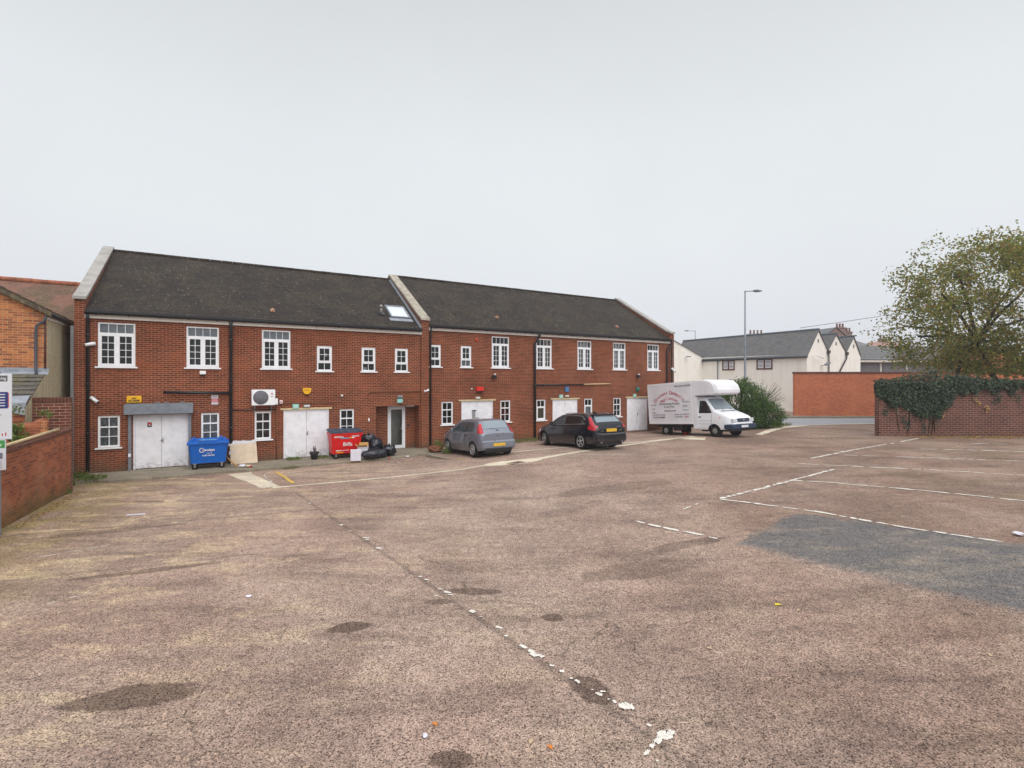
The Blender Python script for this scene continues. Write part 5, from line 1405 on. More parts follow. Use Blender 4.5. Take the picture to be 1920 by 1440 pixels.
# weeds
for k, (s, o, r_, h, n, lab) in enumerate(((.2,-.8,.34,.22,260,'low green weeds at the left foot of the building'),(.0,-1.7,.38,.26,300,'bright weeds at the left corner beside the low wall end'),(.7,-1.3,.38,.16,240,'low weeds below the lower left window'),
        (6.6,-1.75,.3,.12,140,'grass tuft on the kerb below the second white doors'),(6.9,-.25,.30,.12,150,'dark weeds left of the second white doors'),(7.9,-.25,.35,.10,120,'weeds along the foot of the second white doors'))):
    x, y = W2(s, o); weed('weed_clump', lab, x, y, r_, h, n, 90, z=0.0 if o > -1.7 else gz(x,y))
x, y = W2(12.72,-1.35); weed('weed_clump', 'tall leafy weed at the base of the middle pier', x, y, .24, .62, 260, 50)
x, y = W2(12.9,-2.0); weed('weed_clump', 'low weed at the end of the fallen kerb stone', x, y, .22, .35, 160, 50)
for k, (x, y, r_) in enumerate(((-13.0,14.3,.2),(-12.85,13.8,.13),(-12.55,13.2,.12),(-12.2,12.6,.1))):
    weed('weed_clump', ('weeds at the far end of the low left wall','small weed at the wall foot near its far end','tiny weed halfway along the low left wall','tiny weed nearest the viewer along the low left wall')[k], x+.1, y, r_, .2 if k == 0 else .08, 70, 30)
# fallen kerb stone by the middle pier and verge of grass
t = thing('kerb_stone', 'long mossy kerb stone lying on the ground left of the pale blue grey car', 'kerb stone', (-3.62,21.15,gz(-3.6,21.1)), R(-52))
b = MB(); b.cham(0,1.9,-.07,.07,0,.13,.015); b.build('stone', M['pavement'], t)
x, y = W2(12.55,-1.5)
lump('rubble_heap', 'brown heap of rubble and roots beside the middle pier', 'rubble', x, y, .02, .32,.25,.34, 'rust', False, .4, 77)
vb = MB()
for k in range(1500):
    s = random.uniform(16.9,20.0); o = -random.random()**1.3*.95-.05; x, y = W2(s, o)
    blade(vb, x, y, gz(x,y)-.01, random.uniform(.05,.16), .014, random.uniform(.2,.8))
vg = vb.build('grass', M['grass'], fix=False); tag(vg, 'strip of short grass along the wall foot between the two cars', 'grass', kind='stuff')
# ------------------------------------------------------------------ vehicles
def interp(tab, x):
    if x <= tab[0][0]: return tab[0][1]
    for (a, va), (c, vc) in zip(tab, tab[1:]):
        if x <= c: t = (x-a)/(c-a) if c > a else 1; return va+(vc-va)*t
    return tab[-1][1]
def smooth_tab(tab, n=6):
    """Catmull-Rom resample of a profile"""
    P = [tab[0]]+list(tab)+[tab[-1]]; out = []
    for i in range(1, len(P)-2):
        p0, p1, p2, p3 = P[i-1:i+3]
        for k in range(n):
            t = k/n; 
            x = lerp(p1[0], p2[0], t)
            m1 = (p2[1]-p0[1])/max(1e-6, p2[0]-p0[0])*(p2[0]-p1[0]); m2_ = (p3[1]-p1[1])/max(1e-6, p3[0]-p1[0])*(p2[0]-p1[0])
            h = (2*t**3-3*t**2+1)*p1[1]+(t**3-2*t**2+t)*m1+(-2*t**3+3*t**2)*p2[1]+(t**3-t**2)*m2_
            out.append((x, h))
    out.append(tab[-1]); return out
class Car:
    """body panels from a side profile; x runs from rear (0) to front (L), y across, z up"""
    def __init__(s, L, W, top, belt, plan, sill, wheels, R_, lean, rear_z=(.3,.9), lowr=.26):
        s.L, s.W = L, W; s.top = smooth_tab(top); s.belt = smooth_tab(belt); s.plan = smooth_tab(plan); s.sill = sill; s.wheels = wheels; s.R = R_; s.lean = lean
    def zlow(s, x):
        z = interp(s.sill, x)
        for w in s.wheels:
            d = abs(x-w); Ra = s.R+.055
            if d < Ra: z = max(z, s.R-.01+math.sqrt(Ra*Ra-d*d)*.98)
        return z
    def ytop(s, x): return interp(s.top, x)
    def side(s, x, z):
        """half width at (x, z)"""
        zb = min(interp(s.belt, x), s.ytop(x)-.03); w = s.W/2*interp(s.plan, x)
        if z <= zb:
            t = (z-.25)/max(.01, zb-.25); return w*(1-.05*(1-min(1,max(0,t*2.2)))**2-.035*max(0,t-.55)**2/.2)
        y = w*(1-.035)-(z-zb)*s.lean; 
        dz = s.ytop(x)-z; r = .11
        if dz < r: y -= (1-math.sqrt(max(0, 1-(1-dz/r)**2)))*.09
        return y
    def build(s, parent, mat, name='body'):
        xs = set(frange(0, s.L, .045))
        for w in s.wheels:
            for a in range(0, 181, 10): xs.add(w+(s.R+.0549)*math.cos(R(a)))
        xs = sorted(x for x in xs if 0 <= x <= s.L); b = MB(); vs = []; NL, NU, NT = 7, 7, 5; ring_n = 2*(NL+NU)+2*NT-1
        for x in xs:
            zl, zt = s.zlow(x), s.ytop(x); zb = min(interp(s.belt, x), zt-.03); zl = min(zl, zb-.02)
            left = [(s.side(x, lerp(zl, zb, k/NL)), lerp(zl, zb, k/NL)) for k in range(NL)]
            left += [(s.side(x, z), z) for z in [zb+(zt-.012-zb)*(math.sin(math.pi/2*k/NU)) for k in range(NU+1)]]
            ye, ze = left[-1]
            topc = [(ye*(1-k/NT), ze+.012+.022*(1-(1-k/NT)**2)-(.0)) for k in range(1, NT)]
            topc = [(y, zt-.0+.02*(1-(y/max(.01,ye))**2)) for (y, z) in topc]
            full = left+topc+[(0, zt+.02)]
            full = full+[(-y, z) for (y, z) in full[-2::-1]]
            vs += [(x, y, z) for (y, z) in full]
        n = len(full); m = len(xs); fs = []
        for i in range(m-1):
            for k in range(n-1): fs.append((i*n+k, (i+1)*n+k, (i+1)*n+k+1, i*n+k+1))
        b.add(vs, fs, True)
        b.add([vs[k] for k in range(n)], [tuple(range(n))]); b.add([vs[(m-1)*n+k] for k in range(n)], [tuple(range(n))[::-1]])
        return b.build(name, mat, parent)
    def under(s, parent):
        b = MB(); h = s.W/2-.26
        b.box(.12, s.L-.12, -h, h, .16, .55)
        x0 = [0.12]+[w for w in s.wheels]+[s.L-.12]
        b.box(s.wheels[0]+s.R+.08, s.wheels[1]-s.R-.08, -s.W/2+.09, s.W/2-.09, .17, .5)
        b.box(.1, s.wheels[0]-s.R-.08, -s.W/2+.16, s.W/2-.16, .26, .55); b.box(s.wheels[1]+s.R+.08, s.L-.1, -s.W/2+.18, s.W/2-.18, .22, .5)
        b.build('underbody', M['black'], parent)
    def patch(s, lo, hi, x0, x1, sg, off=.006, n=16, nz=6):
        b = MB(); vs = []
        for i in range(n+1):
            x = lerp(x0, x1, i/n); a, c = lo(x), hi(x)
            for j in range(nz+1): z = lerp(a, c, j/nz); vs.append((x, sg*(s.side(x, z)+off), z))
        fs = [((i*(nz+1)+j, (i+1)*(nz+1)+j, (i+1)*(nz+1)+j+1, i*(nz+1)+j+1) if sg < 0 else (i*(nz+1)+j+1, (i+1)*(nz+1)+j+1, (i+1)*(nz+1)+j, i*(nz+1)+j)) for i in range(n) for j in range(nz)]
        b.add(vs, fs, True); return b
    def poly_patch(s, pts, sg, off=.006):
        """convex side-view polygon laid on the flank: columns clipped between its lower and upper chains"""
        xs0, xs1 = min(p[0] for p in pts), max(p[0] for p in pts)
        def rng(x):
            zs = []
            for i in range(len(pts)):
                a, c = pts[i], pts[(i+1) % len(pts)]
                if abs(a[0]-c[0]) < 1e-9:
                    if abs(a[0]-x) < 1e-6: zs += [a[1], c[1]]
                    continue
                t = (x-a[0])/(c[0]-a[0])
                if -1e-6 <= t <= 1+1e-6: zs.append(lerp(a[1], c[1], t))
            return min(zs), max(zs)
        return s.patch(lambda x: rng(x)[0], lambda x: rng(x)[1], xs0+1e-5, xs1-1e-5, sg, off)
    def toppatch(s, x0, x1, f0, f1, off=.008, n=10, ny=8):
        """glass on the top surface between x0 and x1, half width factor f0..f1 of the edge"""
        b = MB(); vs = []
        for i in range(n+1):
            x = lerp(x0, x1, i/n); zt = s.ytop(x); ye = s.side(x, zt-.012); dzdx = (s.ytop(x+.02)-s.ytop(x-.02))/.04
            nl = math.hypot(1, dzdx)
            for j in range(ny+1):
                u = lerp(-1, 1, j/ny); y = u*ye*lerp(f0, f1, i/n); z = zt+.02*(1-(y/ye)**2)
                vs.append((x-dzdx/nl*off, y, z+off/nl))
        fs = [(i*(ny+1)+j, (i+1)*(ny+1)+j, (i+1)*(ny+1)+j+1, i*(ny+1)+j+1) for i in range(n) for j in range(ny)]
        b.add(vs, fs, True); return b
def wheel(parent, x, y, r, w, spokes=5, m='rim', steer=0., hubc=None, side=1):
    t = MB(); prof = [(r*.66,-w/2),(r*.93,-w/2),(r,-w/2+.03),(r,w/2-.03),(r*.93,w/2),(r*.66,w/2)]
    t.lathe((0,0,0), prof, 28, 'y'); o = t.build('wheel', M['tyre'], parent, (x, y, r), steer)
    f = w/2+.002; b = MB()
    b.lathe((0,0,0), [(r*.67,-side*-f if False else side*f),(r*.62,side*(f+.006)),(r*.58,side*(f-.02))], 28, 'y') if False else None
    rg = [(r*.68*math.cos(2*math.pi*k/28), r*.68*math.sin(2*math.pi*k/28)) for k in range(28)]
    if spokes: b.tube([(p[0], side*f, p[1]) for p in rg+[rg[0]]], .018, 6, False)
    for k in range(spokes):
        a = 2*math.pi*k/spokes+.2; c, s_ = math.cos(a), math.sin(a); wd_ = r*(.13 if spokes < 12 else .06)
        b.add([(c*r*.1-s_*wd_, side*(f+.004), s_*r*.1+c*wd_), (c*r*.1+s_*wd_, side*(f+.004), s_*r*.1-c*wd_), (c*r*.67+s_*wd_*.8, side*(f+.0), s_*r*.67-c*wd_*.8), (c*r*.67-s_*wd_*.8, side*(f+.0), s_*r*.67+c*wd_*.8)], [(0,1,2,3)])
    b.lathe((0,side*(f-.01),0), [(r*.2,0),(r*.18,side*.025)], 16, 'y'); b.build('rim', M[m], o, fix=False)
    b = MB(); b.lathe((0,side*(f-.012),0), [(r*.67,0),(r*.66,side*.002)], 24, 'y'); b.build('wheel_dish', M['black'], o)
    return o
def P3(veh, x, y): 
    return (x, y)

# pale blue grey hatchback: rear axle mid (-.9, 19.95), heading into the building
def place(rear_l, rear_r, phi, rear_over, name, label, group=None, wb=2.5, cat='car'):
    m = (Vector(rear_l)+Vector(rear_r))/2; h = Vector((-math.sin(phi), math.cos(phi))); o = m-h*rear_over
    t = thing(name, label, cat, (o.x, o.y, gz(m.x, m.y)+.0), math.atan2(h.y, h.x), group)
    f = m+h*wb; pitch = math.atan2(gz(m.x, m.y)-gz(f.x, f.y), wb)
    t.location.z += rear_over*math.sin(pitch)
    t.rotation_euler = (0, pitch, math.atan2(h.y, h.x)); return t
GV = 'cars parked nose in against the building'
ph = R(31)
rl = Vector((-1.53,19.90)); ax = Vector((math.cos(ph), math.sin(ph)))
H = place(rl+ax*.06, rl+ax*1.5, ph, .68, 'parked_car', 'pale blue grey five door hatchback parked nose to the wall', GV, 2.51)
Lh = 4.03
hatch = Car(Lh, 1.69,
    [(0,.92),(.10,.99),(.16,1.06),(.42,1.36),(.56,1.435),(.95,1.475),(1.6,1.49),(2.1,1.46),(2.45,1.37),(2.9,1.14),(3.22,.99),(3.6,.88),(3.85,.76),(3.98,.62),(4.03,.5)],
    [(0,.88),(.4,.98),(1.2,.95),(2.2,.92),(3.1,.9),(4.03,.6)],
    [(0,.82),(.08,.92),(.3,.975),(.9,1.),(2.8,1.),(3.4,.97),(3.8,.87),(3.95,.74),(4.03,.6)],
    [(0,.30),(.2,.26),(.9,.21),(3.2,.2),(3.9,.22),(4.03,.3)], (.68, 3.19), .30, .42)
hatch.build(H, M['silver']); hatch.under(H)
for sg in (1, -1):
    for pts in ([(.62,1.02),(1.30,.99),(1.34,1.38),(.86,1.37),(.70,1.26)], [(1.40,.985),(2.42,.965),(2.66,1.02),(2.22,1.29),(1.98,1.36),(1.44,1.385)]):
        hatch.poly_patch(pts, sg).build('window', M['carglass'], H, fix=False)
    b = hatch.patch(lambda x: .985, lambda x: min(1.37, hatch.ytop(x)-.07), 1.34, 1.40, sg, .007, 3); b.build('pillar', M['black'], H, fix=False)
    b = hatch.poly_patch([(.05,.94),(.30,.97),(.42,1.30),(.40,1.34),(.34,1.30),(.14,1.08)], sg, .012); b.build('tail_light', M['redlight'], H, fix=False)
    b = MB(); b.cham(2.50,2.66,sg*.86-.05+sg*.03,sg*.86+.05+sg*.03,.96,1.09,.02); b.build('wing_mirror', M['silver'], H)
    for xx in (1.28, 2.28):
        b = MB(); y = hatch.side(xx,.86)*sg; b.cham(xx-.09,xx+.09,min(y,y+sg*.03),max(y,y+sg*.03),.845,.875,.006); b.build('handle', M['black'], H)
    for xx in (1.37, 2.45, .95):
        b = hatch.patch(lambda x: .32 if xx != .95 else .75, lambda x: .95, xx-.006, xx+.006, sg, .003, 1); b.build('door_gap', M['black'], H, fix=False)
    b = hatch.poly_patch([(3.5,.66),(3.55,.80),(3.92,.72),(3.96,.60)], sg, .008); b.build('headlight', M['clear'], H, fix=False)
hatch.toppatch(.20,.47,.86,.80,.012).build('rear_window', M['screen'], H, fix=False)
hatch.toppatch(2.24,2.98,.9,.92,.01).build('windscreen', M['carglass'], H, fix=False)
b = MB(); b.cham(-.055,.16,-.76,.76,.33,.66,.05); b.build('bumper', M['silver'], H)
b = MB(); b.cham(-.03,.12,-.60,.60,.24,.34,.02); b.build('lower_bumper', M['black'], H)
b = MB(); b.cham(-.07,-.055,-.27,.27,.44,.55,.003); b.build('number_plate', M['plate_y'], H)
b = MB(); b.tube([(.17,-.02,1.07),(.20,.30,1.12)], .012, 6); b.cham(.12,.19,-.07,.05,1.03,1.075,.01); b.build('wiper', M['black'], H)
b = MB(); b.box(-.004,.004,-.62,.62,.675,.685); b.tube([(-.012,0,.87),(-.002,0,.87)], .045, 14); b.build('badge', M['galv'], H)
b = MB(); b.tube([(.62,.0,1.45),(.48,0,1.62)], .006, 5); b.build('aerial', M['black'], H)
for xx in (.68, 3.19):
    for sg in (1, -1): wheel(H, xx, sg*.745, .30, .19, 9, 'rim', 0, None, sg)

# dark estate car
ph2 = R(29.5); rl = Vector((2.98,21.05)); ax = Vector((math.cos(ph2), math.sin(ph2)))
E_ = place(rl+ax*.06, rl+ax*1.58, ph2, .95, 'parked_car', 'dark navy estate car with roof rails and tall red tail lights', GV, 2.78)
est = Car(4.63, 1.86,
    [(0,.86),(.08,.98),(.15,1.08),(.48,1.38),(.62,1.43),(1.2,1.47),(2.0,1.484),(2.5,1.45),(2.85,1.33),(3.35,1.07),(3.7,.97),(4.2,.85),(4.45,.74),(4.58,.62),(4.63,.5)],
    [(0,.96),(.5,1.06),(1.2,1.03),(2.4,.99),(3.5,.92),(4.63,.6)],
    [(0,.80),(.08,.9),(.35,.965),(.95,1.0),(3.2,1.),(3.9,.97),(4.35,.87),(4.55,.74),(4.63,.6)],
    [(0,.34),(.2,.28),(1.2,.2),(3.6,.2),(4.5,.2),(4.63,.3)], (.95, 3.73), .33, .48)
est.build(E_, M['navy']); est.under(E_)
for sg in (1, -1):
    for pts in ([(.62,1.10),(1.12,1.08),(1.14,1.36),(.95,1.36),(.72,1.27)], [(1.17,1.075),(1.98,1.05),(2.0,1.385),(1.20,1.37)], [(2.05,1.045),(2.98,1.01),(3.14,1.03),(2.64,1.30),(2.42,1.37),(2.08,1.385)]):
        est.poly_patch(pts, sg).build('window', M['carglass'] if pts[0][0] > 2 else M['carglass_dark'], E_, fix=False)
    b = est.poly_patch([(.06,.94),(.34,.88),(.36,1.0),(.22,1.06),(.50,1.34),(.44,1.36),(.12,1.07)], sg, .014) if False else est.poly_patch([(.04,.80),(.44,.86),(.40,1.0),(.20,1.06),(.04,.98)], sg, .012); b.build('tail_light', M['redlight'], E_, fix=False)
    b = est.poly_patch([(.13,1.05),(.30,1.03),(.56,1.36),(.44,1.345)], sg, .013); b.build('tail_light', M['redlight'], E_, fix=False)
    pts = [(x, sg*(est.side(x, z)+.012), z) for x, z in ((.70,1.25),(.95,1.39),(1.3,1.41),(2.1,1.425),(2.5,1.39),(2.75,1.30),(3.2,1.04))]
    b = MB(); b.tube(pts, .009, 5); pts = [(x, sg*(est.side(x, z)+.010), z) for x, z in ((.62,1.08),(1.1,1.06),(2.,1.03),(3.2,.995))]; b.tube(pts, .009, 5); b.build('chrome_trim', M['rim'], E_)
    b = MB(); b.tube([(.75,sg*.55,1.46),(1.0,sg*.57,1.51),(2.1,sg*.57,1.525),(2.4,sg*.56,1.49)], .017, 6); b.build('roof_rail', M['galv'], E_)
    b = MB(); b.cham(2.95,3.15,sg*.97-.06,sg*.97+.06,.98,1.12,.03); b.build('wing_mirror', M['navy'], E_)
    for xx in (1.18, 2.15):
        b = MB(); y = est.side(xx+.1,.93)*sg; b.cham(xx,xx+.2,min(y,y+sg*.03),max(y,y+sg*.03),.91,.945,.006); b.build('handle', M['navy'], E_)
    for xx in (2.02, 3.02):
        b = est.patch(lambda x: .32, lambda x: 1.0, xx-.006, xx+.006, sg, .003, 1); b.build('door_gap', M['black'], E_, fix=False)
    b = est.poly_patch([(4.1,.66),(4.12,.80),(4.5,.70),(4.54,.58)], sg, .008); b.build('headlight', M['clear'], E_, fix=False)
    b = MB(); b.tube([(-.03,sg*.55,.30),(.1,sg*.55,.30)], .04, 10); b.build('exhaust', M['galv'], E_)
est.toppatch(.19,.50,.84,.80,.012).build('rear_window', M['screen'], E_, fix=False)
est.toppatch(2.62,3.36,.9,.92,.01).build('windscreen', M['carglass_dark'], E_, fix=False)
b = MB(); b.cham(.40,.64,-.58,.58,1.425,1.465,.012); b.build('spoiler', M['navy'], E_)
b = MB(); b.cham(-.07,.18,-.80,.80,.32,.66,.06); b.build('bumper', M['navy'], E_)
b = MB(); b.tube([(-.02,-.74,.70),(-.075,-.55,.665),(-.078,.55,.665),(-.02,.74,.70)], .010, 6); b.build('chrome_trim', M['galv'], E_)
b = MB(); b.cham(-.03,-.012,-.27,.27,.74,.87,.003); b.build('number_plate', M['plate_y'], E_)
b = MB(); b.box(-.006,.0,-.5,-.3,.935,.955); b.box(-.006,.0,.42,.56,.78,.80); b.box(-.006,.0,-.56,-.42,.78,.80); b.build('badge', M['galv'], E_)
b = MB(); b.cham(.95,1.15,-.04,.04,1.49,1.55,.02); b.build('aerial', M['black'], E_)
for xx in (.95, 3.73):
    for sg in (1, -1): wheel(E_, xx, sg*.80, .33, .22, 5, 'rim', R(-14) if xx > 2 else 0, None, sg)

# white box van with over-cab luton body: nose towards the yard
vf, vr = Vector((10.60,25.70)), Vector((8.95,28.55))
hv = (vf-vr).normalized(); WB = (vf-vr).length; lat = Vector((hv.y, -hv.x))   # lat points to the van's right
V = thing('box_van', 'white box van with faded red lettering parked facing the yard', 'van', (0,0,0))
WV = 1.84
mid = vr+(-lat)*0  # rear wheel contact on the visible side
# local frame: x forward, y left; visible flank is the van's right (y<0)
side_dir = Vector((-hv.y, hv.x))
cr_ = vr+side_dir*(WV/2-.12)
zr, zf = .05, gz(vf.x, vf.y)
V.location = (cr_.x, cr_.y, zr+.0); V.rotation_euler = (0, -math.atan2(zf-zr, WB)*.9, math.atan2(hv.y, hv.x))
print('van', WB, zf, math.degrees(V.rotation_euler.z))
x_box0, x_box1 = -1.15, 2.05
b = MB(); b.cham(x_box0, x_box1, -1.0, 1.0, .72, 3.02, .03); b.build('cargo_box', M['vanbox'], V)
# trim rails round the box
b = MB()
for sg in (-1, 1):
    b.box(x_box0, x_box1, sg*1.0-.008, sg*1.0+.008, .70, .84); b.box(x_box0, x_box1, sg*1.0-.008, sg*1.0+.008, 2.92, 3.03); b.box(x_box0-.006, x_box0+.07, sg*1.0-.01, sg*1.0+.01, .84, 2.92)
    b.box(x_box1-.08, x_box1+.001, sg*1.0-.009, sg*1.0+.009, .84, 2.92)
b.build('box_trim', M['white'], V)
b = MB(); b.box(x_box0-.05, x_box0-.004, -.95, .95, .70, 2.9); b.build('rear_shutter', M['vanbox'], V)
b = MB()
for z in (.75, 1.45): b.cham(x_box0-.09, x_box0-.045, -1.0, -.92, z, z+.5, .01)
b.build('rear_lamp', M['black'], V)
# luton: overcab nose, rounded and chamfered at its sides
b = MB(); prof = [(x_box1,3.02),(x_box1+.9,3.03),(x_box1+1.25,2.94),(x_box1+1.48,2.72),(x_box1+1.58,2.45),(x_box1+1.56,2.30),(x_box1+1.42,2.22),(x_box1+.3,2.20),(x_box1,2.10)]
vs = []; NS = [(-1.0,0.),(-.985,.5),(-.9,1.),(.9,1.),(.985,.5),(1.0,0.)]
cx_, cz_ = x_box1, 2.55
for (y, k) in NS:
    for (x, z) in prof:
        sh = .72 if k == 0 else (.9 if k == .5 else 1.); vs.append((x_box1+(x-x_box1)*sh, y, cz_+(z-cz_)*(1. if x < x_box1+.05 else lerp(.9,1,k))))
n = len(prof); fs = [(i*n+k, i*n+(k+1)%n, (i+1)*n+(k+1)%n, (i+1)*n+k) for i in range(len(NS)-1) for k in range(n)]+[tuple(range(n)), tuple((len(NS)-1)*n+k for k in range(n))[::-1]]
b.add(vs, fs); lut = b.build('overcab', M['vanbox'], V)
b = MB(); b.tube([(x_box1+.3,-.98,2.2),(x_box1+.35,-.98,2.16),(x_box1+.6,-.98,2.16)], .02, 6); b.build('marker_lamp', M['black'], V)
# side return between box and cab
b = MB()
for sg in (-1, 1): b.cham(x_box1-.002, x_box1+.30, sg*.99-.012, sg*.99+.012, .45, 2.16, .008)
b.box(x_box1, x_box1+.28, -.97, .97, .5, 2.15)
b.build('fairing', M['vanbox'], V)
# cab
Xc = x_box1-.05; LC = 2.0
cab = Car(LC+.35, WV+.04,
    [(0,2.12),(.40,2.12),(.62,2.10),(.75,2.02),(1.30,1.42),(1.42,1.36),(1.9,1.18),(2.18,1.06),(2.28,.96),(2.33,.8),(2.35,.7)],
    [(0,1.22),(.8,1.22),(1.2,1.20),(1.9,1.02),(2.35,.6)],
    [(0,1.),(1.6,1.),(2.0,.97),(2.25,.92),(2.35,.86)],
    [(0,.42),(1.2,.40),(2.2,.42),(2.35,.45)], (WB-Xc,), .335, .22)
cabE = bpy.data.objects.new('cab', None)
# build cab meshes shifted to the van's frame
def shifted(b, dx):
    b.v = [(v[0]+dx, v[1], v[2]) for v in b.v]; return b
old_build = MB.build
def cab_build(s, name, m, parent=None, loc=None, rotz=None, fix=True):
    shifted(s, Xc); return old_build(s, name, m, parent, loc, rotz, fix)
MB.build = cab_build
cab.build(V, M['vanwhite'], 'cab')
for sg in (1, -1):
    cab.poly_patch([(.36,1.28),(1.18,1.27),(1.10,1.42),(.78,1.86),(.70,1.92),(.36,1.94)], sg, .010).build('window', M['carglass_dark'], V, fix=False)
    b = cab.patch(lambda x: .48, lambda x: 2.0, .31, .325, sg, .004, 1); b.build('door_gap', M['txt_grey'], V, fix=False)
    b = cab.patch(lambda x: .50, lambda x: 1.22, 1.16, 1.175, sg, .004, 1); b.build('door_gap', M['txt_grey'], V, fix=False)
    y = cab.side(.45,1.08)*sg; b = MB(); b.cham(.36,.52,min(y,y+sg*.03),max(y,y+sg*.03),1.05,1.10,.006); b.build('handle', M['black'], V)
    for z in (.86, .70):
        b = cab.patch(lambda x: z, lambda x: z+.012, .34, 1.15, sg, .005, 6, 1); b.build('door_crease', M['txt_grey'], V, fix=False)
    b = cab.poly_patch([(1.62,1.0),(1.70,1.0),(1.70,1.05),(1.62,1.05)], sg, .01); b.build('indicator', m_plain('orange_lens', rgb(226,140,60), .3), V, fix=False)
    b = MB(); b.tube([(1.14,sg*.93,1.42),(1.18,sg*1.12,1.46)], .014, 6); b.cham(1.14,1.20,sg*1.13-.07,sg*1.13+.07,1.36,1.64,.02); b.build('wing_mirror', M['black'], V)
cab.toppatch(.77,1.29,.93,.96,.014).build('windscreen', M['screen'], V, fix=False)
b = MB(); b.cham(1.86,2.42,-.95,.95,.42,.68,.05); b.build('bumper', M['bumper'], V)
fx = 2.352
b = MB(); b.cham(fx-.06,fx+.012,-.44,.44,.78,.96,.01); b.build('grille', m_plain('dark_grille', rgb(40,54,82), .5), V)
b = MB()
for k in range(3): b.box(fx+.013,fx+.018,-.42,.42,.815+k*.045,.822+k*.045)
b.build('grille_bar', M['grey_metal'], V)
b = MB(); b.tube([(fx+.013,0,.875),(fx+.024,0,.875)], .055, 18); b.build('badge', M['rim'], V)
for sg in (1, -1):
    b = MB(); b.cham(fx-.12,fx+.012,sg*.66-.17,sg*.66+.17,.77,.96,.02); h_ = b.build('headlight', M['clear'], V)
b = MB(); b.cham(2.421,2.43,-.28,.26,.50,.61,.003); b.build('number_plate', M['plate_w'], V)
b = MB(); b.cham(1.45,1.52,-.55,.55,1.345,1.375,.008) ; b.build('bonnet_vent', M['black'], V)
b = MB(); b.tube([(1.32,-.1,1.43),(1.22,-.62,1.52)], .01, 5); b.tube([(1.32,.55,1.43),(1.22,.05,1.52)], .01, 5); b.build('wiper', M['black'], V)
MB.build = old_build
b = MB(); b.box(x_box0+.1, x_box1+2.0, -.42, -.30, .50, .68); b.box(x_box0+.1, x_box1+2.0, .30, .42, .50, .68); b.box(x_box0+.05,x_box1,-.92,.92,.62,.70)
b.box(.55,1.2,-.88,-.5,.32,.6); b.box(x_box1+.3, x_box1+2.0, -.7, .7, .3, .6); b.build('chassis', M['black'], V)
for xx in (0., WB):
    for sg in (1, -1):
        w = wheel(V, xx, sg*(WV/2-.14), .335, .21, 0, 'greysign', 0, None, sg)
        b = MB(); f = sg*.108; b.lathe((0,f,0), [(.155,0),(.14,sg*.012),(.09,-sg*.01),(.06,sg*.03)], 20, 'y'); b.build('steel_rim', m_plain('dusty_steel', rgb(150,146,140), .7, var=.25, scale=20) if xx else M['greysign'], w)
t = thing('fuel_can', 'red plastic can lying under the white van', 'can', (9.85,28.1,.12), .6)
b = MB(); b.cham(-.16,.16,-.1,.1,0,.22,.03); b.build('can', M['redlight'], t)
b = MB(); b.tube([(.05,0,.22),(.05,0,.28)], .03, 8); b.build('cap', M['black'], t)
# lettering on the visible flank (local -y side), reading rear to front
def vt(body, size, x, z, m, bold=.001, align='CENTER', sx=1.): text('lettering', body, size, M[m], V, (x, -1.012, z), (R(90),0,0), align, sx, .001, bold)
def arc_text(body, cxx, czz, rad, size, m, spread, bold):
    n = len(body)
    for i, ch in enumerate(body):
        if ch == ' ': continue
        a = lerp(spread, -spread, i/(n-1)); 
        text('lettering', ch, size, M[m], V, (cxx-rad*math.sin(a), -1.012, czz+rad*math.cos(a)), (R(90), -a, 0), 'CENTER', 1., .001, bold)
mx_ = (x_box0+x_box1)/2
arc_text('Discount Domestic', mx_, 1.05, 1.42, .27, 'txt_red', R(46), .003)
arc_text('Appliances', mx_, 1.05, 1.10, .24, 'txt_red', R(32), .003)
vt('We Sell Quality Products', .145, mx_, 1.84, 'txt_black')
vt('at Low Prices', .135, mx_, 1.68, 'txt_black')
vt('FREE LOCAL DELIVERY', .115, x_box1-.60, 2.80, 'txt_black')
vt('HOTPOINT', .09, x_box0+.42, 1.80, 'txt_grey'); vt('Creda', .10, x_box0+.40, 1.58, 'txt_grey'); vt('Bosch', .10, x_box0+.42, 1.36, 'txt_black')
vt('WHIRLPOOL', .09, x_box1-.42, 1.92, 'txt_grey'); vt('Zanussi', .10, x_box1-.48, 1.70, 'txt_black'); vt('Electrolux', .09, x_box1-.45, 1.48, 'txt_blue')
vt('REPAIRS AND SPARES', .09, mx_+.05, 1.44, 'txt_black')
vt('HIGH STREET, BEDFORD', .09, x_box0+.80, 1.22, 'txt_grey'); vt('Tel: 01234 000000', .12, x_box0+.80, 1.08, 'txt_black')
vt('MIDLAND ROAD, BEDFORD', .08, x_box1-.75, 1.24, 'txt_grey'); vt('Tel: 01234', .12, x_box1-.95, 1.10, 'txt_black'); vt('00 00', .12, x_box1-.42, 1.10, 'txt_red')
# ------------------------------------------------------------------ beyond the road
def rel(c, w, t): return (c[0]+U.x*w+N.x*t, c[1]+U.y*w+N.y*t)
WC = (29.215, 49.132)
gB = .13
WB_ = thing('white_building', 'long white rendered building with slate roof and three steep gables', 'building', (WC[0], WC[1], 0), TH)
